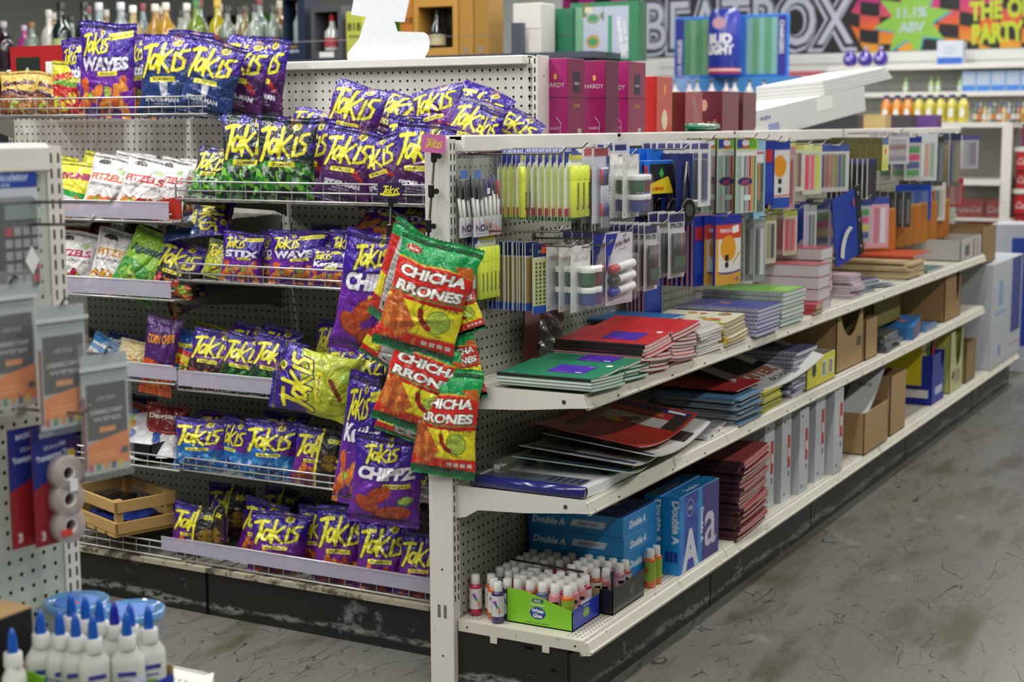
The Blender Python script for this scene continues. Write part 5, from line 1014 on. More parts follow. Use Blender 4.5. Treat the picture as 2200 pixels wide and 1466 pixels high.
def stack(proto, n, x, y, z, th, lab, group, rz=0, jx=.15, jr=1.2, slide=0, gap=.0, top=None, flip=0):
    for i in range(n):
        L = top if (i == n-1 and top) else '%s, %s from the bottom of its stack' % (lab, ORD[i])
        place(proto, i == 0, (x+rnd.uniform(-jx, jx)+slide*i, y+rnd.uniform(-jx, jx), z+i*(th+gap)), L, rz=rz+rnd.uniform(-jr, jr)+(180 if i < flip else 0), group=group)
PURP = col('#4a2aa8', rough=.3)
def comp_deco(m, z):
    m.box(-1.4, 2.0, -3.0, .9, z-.01, z, PURP); m.prism([(-.9, -1.0), (.2, -.2), (1.3, -1.0), (.2, -1.8)], z, z+.005, WHITEP); m.box(-1.1, .3, -2.7, -2.0, z, z+.005, WHITEP); m.box(.8, 1.6, -2.8, -2.2, z, z+.005, WHITEP)
    for k in range(5): 
        a = k*PI/5; m.box(2.4, 2.9, -4.0+k*.001, -3.9, z, z+.005, WHITEP, M=T(0, 0, 0))
    for a in range(0, 180, 36): m.box(-.35, .35, -.07, .07, z, z+.006, WHITEP, M=T(2.6, -3.9, 0) @ RZ(a))
    m.text('SUBJECT', .5, col('#b04ac8'), T(-1.2, .2, z) @ RZ(-90), w=1.8)
gb = nbook(7.4, 9.9, .30, '#1c7a58', spine='#141414', bend=.35, deco=comp_deco)
stack(gb, 5, 3.9, -9.6, ZM, .30, 'green composition notebook with white page edges', 'green notebooks in the near stack', top='green notebook with a black spine and purple label, on top of the nearest stack', jr=.8, flip=4)
g2_ = dup(gb); stack(g2_, 5, 10.0, -9.4, ZM, .34, 'green notebook behind the nearest stack', 'green notebooks in the second stack', slide=.15, jr=1, top='green notebook on top of the second stack', flip=4)
rb = nbook(7.4, 9.9, .34, '#c01f22', spine='#101010', bend=.6, deco=comp_deco)
stack(rb, 9, 15.4, -9.5, ZM, .345, 'red composition notebook with a black spine', 'red notebooks in the left red stack', slide=.10, jx=.22, top='red notebook with a purple label, on top of the left red stack', flip=5)
r2_ = dup(rb)
for o in list(r2_.children): 
    if 'print' in o.name: bpy.data.objects.remove(o)
stack(r2_, 10, 22.5, -9.6, ZM, .345, 'red covered notebook of the right red stack', 'red notebooks in the right red stack', slide=.06, jx=.3, top='pale red notebook on top of the right red stack', flip=8)
def kid_deco(m, z):
    for k in range(9): m.disc(rnd.uniform(-2.6, 2.6), rnd.uniform(-3.6, 3.6), rnd.uniform(.4, .9), col(rnd.choice(['#a8442e', '#c98a3a', '#86a83a', '#b8302c', '#8c6a4a'])), T(0, 0, z), off=.001*k)
sb = nbook(7.2, 9.2, .36, '#cfcac4', coil='#8a8680', bend=.1, deco=kid_deco)
stack(sb, 7, 31.3, -9.3, ZM, .40, 'cream spiral notebook with a fruit print', 'cream spiral notebooks', jx=.3, jr=3, top='cream spiral notebook on top, with a red cord')
m = MB(); m.tube([(-2+1.2*math.cos(a/3), 2+.8*math.sin(a/3), .1+.05*math.sin(a)) for a in range(0, 40)], .06, col('#c83a2c')); m.build('loose_string', loc=(30, -7, ZM+2.85), label='thin red string looped on the cream spiral notebooks', cat='string')
cb = nbook(7.0, 9.4, .42, '#d6d2b8', page='#b8a888', bend=.35, deco=kid_deco, spine='#c8b050')
stack(cb, 6, 39.2, -9.4, ZM, .44, 'colouring book with tan pages', 'colouring books in the stack', jx=.25, jr=2, top='colouring book with a cream and fruit cover, on top of its stack')
bl = nbook(8.0, 9.6, .22, '#2a78b8'); bl.location = Vector((33.5, -3.8, ZM+2.9))*K; tag(bl, 'sky blue booklet lying behind the cream spiral notebooks')
def dot_deco(m, z): m.disc(.5, .6, .9, col('#b06a4a'), T(0, 0, z), ry=.6); m.box(-3, 3, 1.6, 1.75, z-.01, z, col('#8c92c8'))
vb = nbook(8.2, 10.4, .44, '#34378c', coil='#8d8f98', deco=dot_deco, page='#c4c4d2')
stack(vb, 7, 48.6, -9.4, ZM, .46, 'violet blue spiral notebook', 'violet blue spiral notebooks', slide=.12, jx=.1, jr=.6, top='violet blue spiral notebook on top of its stack')
gs = nbook(8.6, 10.8, .5, '#5f9c2c', coil='#74777c', page='#d2d3dc', deco=lambda m, z: m.box(-2, 3.6, -5, -2.5, z-.01, z, col('#86b84a')))
stack(gs, 8, 58.6, -8.9, ZM, .52, 'lime green spiral notebook', 'lime green spiral notebooks', slide=.14, jx=.1, jr=.6, top='lime green spiral notebook on top of its stack')
# thick paperbacks with red edged covers
tb_ = nbook(5.8, 8.2, 1.55, '#a04048', page='#c6c1c4', name='paperback', cat='book', bend=.0)
tops = {}
for (x, y, n, rz, nm) in ((72.8, -9.6, 4, 2, 'front right'), (72.4, -1.9, 2, -2, 'back right'), (64.6, -1.6, 3, 1, 'near left'), (80.6, -7.5, 5, 3, 'tall rear'), (82.5, -13-.0+2.0, 0, 0, '')):
    for i in range(n):
        place(tb_, nm == 'front right' and i == 0, (x+rnd.uniform(-.2, .2), y-.2, ZM+i*1.57), 'thick paperback with red covers in the %s pile, %s from the bottom' % (nm, ORD[i]), rz=180+rz+rnd.uniform(-1.5, 1.5), group='thick paperbacks')
r_ = nbook(4.2, 6.0, .7, '#b8424a', page='#b8a888', name='paperback', cat='book'); stack(r_, 2, 69.4, -12.0+.6, ZM, .72, 'small pink red book in front of the paperbacks', 'small pink red books', jx=.3, jr=8)
w_ = nbook(4.4, 6.2, .36, '#c6a8b0', page='#c9c5cc', name='booklet', cat='book'); stack(w_, 9, 90, -10.4, ZM, .38, 'thin white booklet right of the paperbacks', 'thin white booklets', jx=.35, jr=5, flip=9)
# loose stationery further along
nv = nbook(7, 9.5, .5, '#22345c', page='#aab4b8', name='planner', cat='book'); stack(nv, 4, 98, -8.6, ZM, .52, 'navy and green planner', 'navy planners on the shelf', jx=.6, jr=9)
m = MB()
for k in range(12): m.sheet([[(x, y, .04*k+.18*math.sin(x*.5+k)*(k/12)) for x in np.linspace(-5, 5, 8)] for y in np.linspace(-3.6, 3.6, 5)], col(['#c8cac8', '#aab8b0', '#b8b4c4'][k % 3]), M=RZ(k*9-40))
m.build('paper_pile', loc=(108, -8.2, ZM+.05), label='loose pile of white and pale green papers', cat='papers', kind='stuff')
m = MB(); m.sheet([[(x, y, .5+.25*math.sin(x*1.1+y)) for x in np.linspace(-3.5, 3.5, 14)] for y in np.linspace(-2, 2, 8)], col('#d2521c', rough=.3)); m.build('orange_bag', loc=(106, -6, ZM+.55), label='flat orange plastic bag on the pile of papers', cat='bag')
m = MB(); m.sheet([[(x, y, .4+.2*math.sin(x*1.7+y)) for x in np.linspace(-5, 5, 14)] for y in np.linspace(-2, 2, 8)], col('#a82428', rough=.3)); m.build('red_bag', loc=(97, -3.4, ZM+2.2), label='flat red plastic bag behind the blue pouch', cat='bag')
ev = nbook(10, 13, .35, '#c2ae86', page='#c9b890', name='padded_envelope', cat='envelope'); stack(ev, 8, 122.5, -7.2, ZM, .37, 'tan envelope in the flat pile', 'tan envelopes in the flat pile', jx=.5, jr=3)
rf = nbook(12, 13.5, .4, '#c24a30', page='#b8a8b0', name='folder', cat='folder'); rf.location = Vector((128, -6.6, ZM+3.1))*K; tag(rf, 'wide orange red folder lying on top of the tan envelopes')
gf = nbook(12, 13, .3, '#2f6a6a', name='folder', cat='folder'); gf.location = Vector((136, -7.2, ZM+.1))*K; tag(gf, 'teal folder beside the tan envelopes')
def mailer():
    t = thing('padded_mailer', (0, 0, 0), 'm', 'mailer'); m = MB()
    P = [[(x, -.45*math.cos(x*.35)*math.cos((z-3.2)*.3)-.03*math.sin(z*7+x*3), z) for x in np.linspace(-4, 4, 9)] for z in np.linspace(0, 6.6, 12)]
    m.sheet(P, mat('orange_kraft', '#b4702c', rough=.5, bump=.5, bscale=200)); m.sheet([[(x, -y+.5, z) for x, y, z in r] for r in P], mat('orange_kraft', '#b4702c')); m.build('envelope_body', t)
    m = MB(); m.box(-4, 4, .1, .6, 5.9, 7.0, col('#cf9a4a')); m.build('flap', t); return t
ml = mailer()
for i in range(8): place(ml, i == 0, (129.5+5.0*i, -4.6-.15*i, 34.2), 'orange padded mailer standing in the row, %s from the left' % ORD[i], eul=(0, 0, -52+rnd.uniform(-8, 8)), group='orange padded mailers')
m = MB(); m.box(-22, 22, -3.2, 3.2, 0, .25, col('#b8a27c')); 
for x in (-21.9, 21.7): m.box(x, x+.2, -3.2, 3.2, 0, 3.4, col('#b8a27c'))
m.box(-22, 22, 3.0, 3.2, 0, 3.4, col('#b8a27c')); m.build('mailer_rack', loc=(147, -4.3, ZM+.02), label='low tan rack under the orange padded mailers', cat='rack')
def cbox(name, w, d, h, lab, catg, loc, rz=0, side='#a98a5f', inside='#7d6445', front=None, flaps=0, cut=None, th=.15, deco=None, sidecut=None):
    """open carton: walls as parts; front wall faces local -y, cut=(x0,x1,depth) removes a dip"""
    t = thing(name, loc, lab, catg, rz=rz); mo = mat('carton_'+side.lstrip('#'), side, rough=.8, var=.06, scale=15) ; mi = mat('carton_in_'+inside.lstrip('#'), inside, rough=.9)
    fm = mat('carton_'+front.lstrip('#'), front, rough=.6) if front else mo
    def wall(nm, M_, ww, mtt, c=None, hh=h):
        m = MB()
        if c:
            x0, x1, dp = c; n = 10; pts = [(-ww/2, 0), (ww/2, 0), (ww/2, hh)]+[(x1-(x1-x0)*k/n, hh-dp*math.sin(PI*k/n)**.6) for k in range(n+1)]+[(-ww/2, hh)]
        else: pts = [(-ww/2, 0), (ww/2, 0), (ww/2, hh), (-ww/2, hh)]
        m.prism(pts, 0, th, mtt, M_ @ RX(90)); m.build(nm, t)
    wall('front_wall', T(0, -d/2+th, 0), w, fm, cut); wall('back_wall', T(0, d/2, 0), w, mo)
    wall('side_wall', T(-w/2, 0, 0) @ RZ(-90) @ T(0, th, 0), d, mo, sidecut); wall('side_wall', T(w/2-th, 0, 0) @ RZ(-90) @ T(0, th, 0), d, mo)
    m = MB(); m.box(-w/2, w/2, -d/2, d/2, 0, th, mi); m.build('bottom', t)
    if deco: m = MB(); deco(m, w, d, h); m.build('printing', t)
    return t
def dk(m, w, d, h): m.box(-w*.3, -w*.1, -d/2-.02, -d/2, h*.2, h*.7, col('#333')); m.box(w*.28, w*.31, -d/2-.02, -d/2, 0, h, col('#b0523a')); m.box(w*.1, w*.14, -d/2-.02, -d/2, .3, h-.3, BLK)
cbox('carton', 17, 11, 3.8, 'low grey white carton with a red stripe, far end of the upper shelf', 'box', (163, -8.2, ZM+.02), side='#b4b2ac', deco=dk)
m = MB(); m.box(-5, 5, -.2, .2, 0, 10, col('#3f423f', rough=.5), M=RX(-18)); m.box(-8, -5.2, -.2, .2, 0, 7, col('#8a8c8a'), M=RX(-18)); m.build('clipboard', loc=(170, -4, ZM+3.95), label='dark grey board standing in the far carton', cat='board')
cbox('carton', 13, 10, 7, 'brown carton with open flaps hanging over the far shelf end', 'box', (182, -8, 28.2), side='#8f7550', inside='#75603f')
# ---------------- lower tier
t = thing('shelf_liner_pack', (6.4, -7.6, ZL+.02), 'wrapped white pack with a dark blue rolled edge, nearest item of the lower tier', 'pack')
m = MB(); m.sheet([[(x, y, .95+.10*math.sin(x*.9)*math.sin(y*.6)) for x in np.linspace(-5.6, 5.4, 14)] for y in np.linspace(-6.2, 6.0, 14)], col('#e0e1e4', rough=.25, coat=.6), th=.9); m.build('wrapped_body', t)
m = MB(); m.tube([(-5.9, 5.8, .62), (-5.9, -6.2, .62)], .62, col('#20236e', rough=.22, coat=.8), n=14); m.build('rolled_edge', t)
m = MB(); Z1 = T(0, 0, 1.07) @ RZ(-90)
m.prism([(3.2, 2.2), (5.2, .2), (5.6, .6), (4.6, 3.2), (3.4, 3.6), (4.4, 1.6)], 0, .01, col('#3a3d5c'), Z1)
for k in range(5): m.box(1.5+k*.8, 1.75+k*.8, -4.6, -2.6, 0, .01, col('#2c2f86'), Z1 @ RZ(0))
m.text('LETTER SIZE SHEET', .7, col('#70727a'), Z1 @ T(-4.8, 1.6, 0)); m.text('protectors', .6, col('#70727a'), Z1 @ T(-4.6, .6, 0)); m.box(-5.4, -2.4, -5.2, 5.2, -.01, .0, mat('grey_film', '#5a5f6c', rough=.15, alpha=.6, coat=.9), T(0, 0, 1.08)); m.build('printing', t)
for i, (x, y, z, ln) in enumerate(((14, -3.4, 1.0, 20), (17.5, -5.2, 1.05, 18), (27, -3.2, 2.6, 26))):
    t = thing('clear_film_roll', (x, y, ZL+z), ['dull clear film roll lying against the pegboard, lower one', 'dull clear film roll with a white price sticker', 'long film roll resting behind the poster boards'][i], 'roll', rz=[-6, -3, 2][i])
    m = MB(); m.lathe([(.35, -ln/2), (.95, -ln/2), (.95, ln/2), (.35, ln/2)], mat('film_roll', '#77776a', rough=.2, alpha=.85, coat=.8), RY(90), n=18); m.build('film', t)
    if i < 2: m = MB(); m.box(-ln/2-.06, -ln/2, -.5, .2, -.5, .5, WHITEP); m.build('price_sticker', t)
def board(nm, lab, w, d, c, loc, rz, cup, decof=None, ry=0, rx=0, th=.12, catg='poster board'):
    t = thing(nm, loc, lab, catg); t.rotation_euler = (math.radians(rx), math.radians(ry), math.radians(rz))
    f = lambda x, y: cup*((x/(w/2))**2)
    m = MB(); m.sheet([[(x, y, f(x, y)) for x in np.linspace(-w/2, w/2, 18)] for y in np.linspace(-d/2, d/2, 8)], col(c, rough=.3, coat=.5), th=th); m.build('board', t)
    if decof:
        m = MB(); decof(m); o = m.build('printing', t)
        for v in o.data.vertices: v.co.z += f(v.co.x/K, 0)*K+.02*K
    return t
def strips(m, y0, y1, x0, x1, c, z=0):
    n = 12
    for k in range(n): a = x0+(x1-x0)*k/n; b = x0+(x1-x0)*(k+1)/n; m.quad((a, y0, z), (b, y0, z), (b, y1, z), (a, y1, z), col(c, rough=.3, coat=.5))
def d1(m):
    strips(m, -4.2, 4.2, 3.0, 6.4, '#bfc0b8'); strips(m, -5.6, 5.6, 8.6, 9.9, '#26306e', .002); strips(m, -5.6, -4.0, 3.2, 9, '#2a2426', .003)
    for i in range(3): m.disc(3+.9*i, 1-.8*i, 1.0-.2*i, col(['#c8c02a', '#a03a2c', '#4a8a3a'][i]), T(0, 0, .01+i*.002))
    m.text('POSTER', 1.5, col('#b0703a'), T(7.0, 4.6, .01) @ RZ(-90), w=8, bold=.05); m.text('Neon Board', .7, col('#8a8c90'), T(2.0, 4.4, .01) @ RZ(-90))
    m.box(9, 9.6, -5, -3, .004, .008, WHITEP)
def d2(m): strips(m, -5.5, 5.5, -10, -8.2, '#1e3566'); m.text('POSTER BOARD', 1.5, col('#8a4a3a'), T(-4, 4.6, .01) @ RZ(-90), w=9); m.disc(-5, -2, .9, col('#a02c34'), T(0, 0, .01)); strips(m, -5.5, -1, 2, 6, '#2a2a28', .002)
def d3(m): strips(m, -5.5, 5.5, -10.5, -8.6, '#1b2c66'); m.text('School', 1.6, col('#24386c'), T(-8.2, 2.6, .01) @ RZ(-60), w=4.5, bold=.04); m.text('Office', 1.4, col('#24386c'), T(-6.0, 2.4, .01) @ RZ(-60), w=4, bold=.04)
board('poster_board', 'pale green poster board with a navy end, undermost of the sagging stack', 22, 12, '#8fa890', (15.5, -7.6, ZL+.9), 14, .9, d3, rx=5, ry=2)
board('poster_board', 'white poster board in the middle of the sagging stack', 22, 12, '#bdbcb4', (18.0, -7.7, ZL+1.5), 10, .9, d2, rx=6, ry=1)
board('poster_board', 'white poster board right under the dark red one', 21, 12, '#c8c8c4', (22.0, -8.6, ZL+1.7), 6, 1.0, d2, rx=7, ry=1)
board('poster_board', 'dark red poster board with a neon print, top of the sagging stack', 21, 12, '#b02c22', (21.5, -7.2, ZL+2.7), 6, 1.0, d1, rx=8, ry=1)
t = thing('film_packet', (36.6, -10.6, ZL+.05), 'crumpled clear packet of white sheets below the dark red board', 'packet'); m = MB()
m.sheet([[(x, y, .5+.18*math.sin(x*2)*math.sin(y*3)) for x in np.linspace(-6, 5, 20)] for y in np.linspace(-2.6, 2.2, 8)], col('#b8b8c0', rough=.15, coat=.9), th=.45, M=RZ(8)); m.build('film', t)
ms = nbook(9, 11, .16, '#a8282a', name='folder', cat='folder'); ms.location = Vector((47.5, -7.4, ZL+3.5))*K; tag(ms, 'bright red folder with a white edge, lying behind the poster boards')
mg = nbook(8, 11, .24, '#5a86a8', page='#a89f90', name='magazine', cat='book'); stack(mg, 12, 44.6, -8.4, ZL, .26, 'activity book with tan page edges', 'activity books in the lower tier', jx=.4, jr=4, top='activity book with a pale blue cover, top of the lower tier stack', flip=11)
ym = nbook(7, 10.6, .3, '#b8b43a', page='#b4ae6a', name='magazine', cat='book'); stack(ym, 8, 52.4, -8.6, ZL, .32, 'yellow edged magazine', 'yellow edged magazines', jx=.3, jr=3, flip=8)
def d4(m):
    strips(m, -1.5, 5.6, -6, 9, '#1c1b1a', .001); m.box(1, 5.4, -.4, 3, .004, .006, WHITEP); m.disc(3.6, 1.3, 1.1, col('#6a2438'), T(0, 0, .02)); m.text('POSTER', 2.4, col('#8a4f3a'), T(-7.6, -3.4, .02), w=10, bold=.05); m.text('BOARD', 1.2, col('#3a3a38'), T(-2.4, -5.0, .02), w=6.5, shear=.25, bold=0)
board('poster_board', 'white and black poster board lettered POSTER BOARD, tilted towards the aisle', 20, 12.5, '#c4c3bf', (59, -8.2, ZL+4.2), -6, 1.2, d4, rx=14, ry=-5)
ln_ = nbook(8.4, 11, .5, '#565a86', page='#c2c2ca', coil='#777a88'); stack(ln_, 11, 65.0, -8.2, ZL, .52, 'white edged exercise notebook', 'exercise notebooks in the lower tier', slide=.12, jx=.35, jr=3)
def dy(m, w, d, h):
    for i in range(2): m.box(w*.02+i*w*.24, w*.18+i*w*.24, -d/2-.03, -d/2, h*.25, h*.8, col('#d8d8c8')); [m.box(w*.03+i*w*.24+k*.25, w*.03+i*w*.24+.1+k*.25, -d/2-.04, -d/2-.02, h*.3, h*.75, BLK) for k in range(6)]
    m.lathe([(.9, 0), (.9, .02)], col('#2a2a1a'), T(-w*.25, -d/2, h*.6) @ RX(90), n=18); m.box(-w/2-.03, -w/2, -d/2+1, d/2-3, h*.3, h*.9, col('#e0c22a'))
cbox('display_carton', 12.5, 11.5, 3.9, 'yellow and white display carton with barcodes', 'box', (72.6, -8.1, ZL+.02), side='#cfcfc8', front='#d2cc3e', inside='#6e583c', deco=dy)
def dq(m, w, d, h): m.text('CASE QTY: 24', 1.5, col('#2a1e10'), T(-w/2-.02, d/2-1.0, h*.28) @ Matrix(((0, 0, -1, 0), (-1, 0, 0, 0), (0, 1, 0, 0), (0, 0, 0, 1))), w=8, bold=.04); m.box(w*.25, w*.42, -d/2-.02, -d/2, h*.3, h*.45, col('#3a3226'))
cbox('display_carton', 13, 11.5, 9.2, 'tall kraft carton with a scooped front, blue packet inside', 'box', (88.2, -7.4, ZL+.02), cut=(-5.2, 5.6, 4.6), deco=dq)
m = MB(); m.box(-4, 3, -2, 2, 0, 3.6, col('#2a86c8', rough=.3), M=RY(-8)); m.build('blue_packet', loc=(88.5, -9.5, ZL+.3), label='bright blue packet inside the scooped kraft carton', cat='packet')
cbox('display_carton', 6.4, 11.5, 6.0, 'narrow kraft carton right of the scooped one', 'box', (98.6, -7.6, ZL+.02), inside='#6a5436')
gb3 = nbook(9, 11, .5, '#4a4c50', page='#8a8c90', name='notebook', cat='notebook'); stack(gb3, 5, 109, -8.2, ZL, .52, 'grey notebook in the shade of the lower tier', 'grey notebooks in the lower tier', jx=.4, jr=4)
cbox('display_carton', 16, 10, 4.4, 'dark olive carton in the shade behind the grey notebooks', 'box', (116, -6.0, ZL+3.0), side='#6c6a22', inside='#4a4a1c')
bk = nbook(8, 11.5, 2.6, '#2f78bc', page='#6c6670', name='catalogue', cat='book', deco=lambda m, z: m.box(-.6, .6, -4, 3, z-.01, z, col('#c86a4a'))); bk.location = Vector((124, -8.0, ZL+.05))*K; bk.rotation_euler = (0, math.radians(-7), math.radians(6)); tag(bk, 'thick blue catalogue lying tilted in the lower tier')
bk2 = nbook(8, 10, .8, '#5a8cc0', page='#8c90a0', name='notebook', cat='book'); bk2.location = Vector((135, -8.6, ZL+.05))*K; tag(bk2, 'pale blue book right of the thick catalogue')
cbox('display_carton', 12, 11.5, 8.4, 'tall brown carton with a slotted front near the far end, lower tier', 'box', (151, -7.6, ZL+.02), side='#9c7e52', cut=(2.2, 5.2, 5.5), inside='#7a6038')
m = MB()
for k in range(3): m.lathe([(.9, k*1.5), (1.0, k*1.5+.1), (1.0, k*1.5+1.2), (.9, k*1.5+1.35)], col('#c9a470', rough=.5), T(0, 0, 0), n=14)
m.build('tape_rolls', loc=(162, -11, ZL+.02), label='pile of tan tape rolls beside the brown carton', cat='tape', kind='stuff')
# ================================================================== base deck goods
def art_to(name, a, w, h, parent, M, mt=None): return printed(name, a, w, h, parent, M, mt)
FRONTX = Matrix(((0, 1, 0, 0), (-1, 0, 0, 0), (0, 0, 1, 0), (0, 0, 0, 1)))     # local -y face -> world -X
def ream(lab):
    t = thing('paper_ream', (0, 0, 0), lab, 'paper ream'); BL = col('#0f7fc0', rough=.25, coat=.6)
    m = MB(); m.box(-5.5+3.2, 3.2+3.0, -5.5, 5.5, 0, 2.1, BL, b=.06); m.build('wrapper', t)
    a = Art(120, 24, 2.1/11, '#0f7fc0'); a.noise(2.5, .2, .7, '#1a4f9c', a.X < .35, .8); a.text('Double A', .22, .055, .088, '#d8e6f2', bold=.04, shear=.2); a.poly([(.45, .06), (.80, .06), (.83, .125), (.48, .125)], '#c8d4e0'); a.text('EVERYDAY', .64, .075, .045, '#3a4a80', bold=.03)
    art_to('long_side_print', a, 10.9, 2.06, t, T(-2.31, 0, .02) @ FRONTX)
    a = Art(80, 22, 2.1/8.4, '#0f7fc0'); a.text('Double A', .42, .08, .12, '#d8e6f2', bold=.04, shear=.2); a.stroke([(.0, 0), (.12, .12), (0, .25)], .008, '#0a5c94'); a.stroke([(1, 0), (.88, .12), (1, .25)], .008, '#0a5c94')
    art_to('short_side_print', a, 8.4, 2.06, t, T(1.95, -5.51, .02))
    m = MB(); m.box(-2.2, 6.1, -5.4, 5.4, 2.1, 2.11, col('#1d3a88', rough=.3)); m.text('A', 8, col('#c4ccd8', rough=.3), T(5.6, 3, 2.115) @ RZ(180), bold=.03); m.lathe([(1.0, 0), (1.0, .01)], col('#1a2c7a'), T(2.0, -3.4, 2.12), n=20); m.build('top_print', t); return t
rm = ream('x')
stack(rm, 4, 16.0, -6.3, ZB, 2.11, 'blue paper ream in the lying pile', 'blue paper reams in the lying pile', jx=.06, jr=.6, top='blue paper ream on top of the lying pile')
for i, (y, lab) in enumerate(((-12.9, 'blue paper ream standing on its long edge, facing the aisle'), (-10.7, 'blue paper ream standing behind the aisle facing one'))):
    t = thing('paper_ream', (29.2, y, ZB), lab, 'paper ream', rz=-1+i); m = MB(); m.box(-5.6, 5.6, -1.0, 1.0, 0, 8.6, col('#0f7fc0', rough=.25, coat=.6), b=.06); m.build('wrapper', t)
    a = Art(110, 84, 8.6/11.2, '#1a3f9c'); a.rect(0, 0, .12, .77, '#0f86c8'); a.noise(1.6, .1, .5, '#2a64c8', None, .7); a.rect(.46, 0, .56, .77, '#1487c8'); a.rect(.56, 0, 1, .77, '#352a7c')
    a.text('A', .28, .03, .52, '#d2d6e2', bold=.04, rot=0); a.ell(.26, .62, .1, .1, '#1d2f8c'); a.ell(.26, .62, .085, .085, '#c8d0e4', hole=.85); a.text('1920', .26, .6, .05, '#e8e8f0'); a.text('a', .78, .14, .72, '#c4c2d2', bold=.01, rot=0); a.text('Double A', .535, .38, .09, '#d8e6f2', rot=-90, bold=.04)
    art_to('front_print', a, 11.1, 8.5, t, T(0, -1.01, .05))
    a = Art(24, 96, 8.6/2, '#0f86c8'); a.text('Double A', .6, 2.9, .62, '#d8e6f2', rot=-90, bold=.04, w=2.4); [a.rect(.2+.25*k, .7, .4+.25*k, 1.3, '#1d2f8c') for k in range(3)]; art_to('narrow_side_print', a, 1.96, 8.5, t, T(-5.61, 0, .05) @ FRONTX)
    m = MB(); m.text('Double A', .9, col('#c8d6e6'), T(-2.4, -.5, 8.61), bold=.03); m.build('top_print', t)
fo = nbook(9.3, 11.6, .30, '#8c3c3c', spine='#43252c', page='#c4aca4', bend=.7, name='report_folder', cat='folder'); stack(fo, 27, 44.6, -8.6, ZB, .335, 'thin red and maroon report folder', 'red report folders in the tall pile', slide=.05, jx=.35, jr=2.5)
m = MB(); m.box(-5, 5, -2, 2, 0, 12, col('#161a5c'), b=.05); m.box(5, 6.6, -2, 2, 0, 12, col('#1f7fb8'), b=.03); m.build('box', loc=(55, -4, ZB+.02), label='dark blue and light blue box standing behind the red folders', cat='box')
def binder(lab, w=3.4, h=11.6, d=10.2):
    t = thing('ring_binder', (0, 0, 0), lab, 'binder'); c = col('#bcc2c4', rough=.35); m = MB(); m.box(-w/2, -w/2+.12, -d/2, d/2, 0, h, c); m.box(w/2-.12, w/2, -d/2, d/2, 0, h, c); m.build('cover_board', t)
    m = MB(); m.box(-w/2, w/2, -d/2-.1, -d/2+.05, 0, h, c, b=.04); m.build('spine', t)
    m = MB(); m.box(w*.12, w*.38, -d/2-.13, -d/2-.1, h*.38, h*.75, col('#b8221f')); m.box(w*.18, w*.32, -d/2-.15, -d/2-.13, h*.5, h*.6, WHITEP); m.box(w*.2, w*.28, -d/2-.13, -d/2-.1, h*.27, h*.33, BLK); m.build('red_label', t)
    for z in (1.0, h-1.0): q = MB(); q.lathe([(.16, 0), (.16, .05)], BLK, T(-w*.2, -d/2-.1, z) @ RX(90), n=8); q.build('rivet', t)
    m = MB(); m.box(-w/2+.12, w/2-.12, -d/2+.4, d/2-1, .3, .5, WHITEP); m.build('rings', t); return t
bd = binder('x')
for i, (x, y, s) in enumerate(((56.4, -7.4, .98), (61.2, -8.0, .98), (66.6, -8.6, .98), (74.4, -7.6, 1.12), (80.2, -8.4, 1.12))):
    place(bd, i == 0, (x, y, ZB), 'white ring binder with a red spine label, %s from the red folders' % ORD[i], rz=-2, group='white ring binders', scale=s)
def dk2(m, w, d, h): m.box(-w*.42, -w*.1, -d/2-.03, -d/2, 1.1, 2.6, WHITEP); [m.box(-w*.40+k*.28, -w*.40+.14+k*.28, -d/2-.05, -d/2-.03, 1.3, 2.1, BLK) for k in range(10)]
cbox('display_carton', 13, 11.5, 6.2, 'kraft carton with a white sticker holding tilted sheets, base shelf', 'box', (99.0, -8.6, ZB+.02), deco=lambda m, w, d, h: [m.box(-w/2-.03, -w/2, -1.8, 1.6, .8, 2.0, WHITEP)]+[m.box(-w/2-.05, -w/2-.03, -1.6+k*.3, -1.45+k*.3, 1.0, 1.8, BLK) for k in range(10)], sidecut=None)
board('chalkboard_sheet', 'stack of white and black sheets tilted out of the kraft carton', 14, 11, '#b4b5b4', (99.5, -8.4, ZB+8.6), 4, .4, lambda m: (strips(m, -1.5, 5.4, -4, 1.5, '#4a4c4a', .001), m.text('SPLENDID', 1.2, col('#6c6e6e'), T(2, -4.6, .01) @ RZ(90), w=8)), ry=-24, rx=4, th=.5, catg='sheets')
cbox('display_carton', 9, 11.5, 9.4, 'plain kraft carton right behind the one with sheets, base shelf', 'box', (112, -8.4, ZB+.02), inside='#6a5230')
cbox('display_carton', 9, 7.6, 8.6, 'royal blue display carton on the base shelf', 'box', (141.6, -9.6, ZB+.02), side='#12269a', front='#3a4a9c', inside='#0c1a60', cut=(1.5, 4.3, 3), deco=lambda m, w, d, h: (m.box(-w/2-.03, -w/2, -3.2, 2.6, 1.2, 2.6, WHITEP), m.box(-2, 3, -d/2-.03, -d/2, 1.5, 2.8, col('#c0c6dc'))))
for k, (c, dx) in enumerate((('#c8bc1c', -4), ('#2f7a3a', 0), ('#b8323a', 3))):
    m = MB(); m.box(-2, 2, -3, 3, 0, 7.5, col(c), M=RY(10+k*3)); m.build('folder_bundle', loc=(141+dx*.8, -8.6, ZB+3.2+k*.3), label='%s folders sticking out of the royal blue carton' % ['yellow', 'green', 'red'][k], cat='folder', kind=None)
cbox('display_carton', 10, 7, 11, 'pale yellow display carton with a slot cut in the front, base shelf', 'box', (155, -10, ZB+.02), side='#b8bc5c', front='#bcbf8c', inside='#8c8c2c', cut=(-1.5, 4.2, 7), deco=lambda m, w, d, h: (m.lathe([(.9, 0), (.9, .02)], col('#2f3024'), T(-2.4, -d/2, 3) @ RX(90), n=16), m.box(-1, 3, -d/2-.03, -d/2, 1.5, 4, col('#8f9474'))))
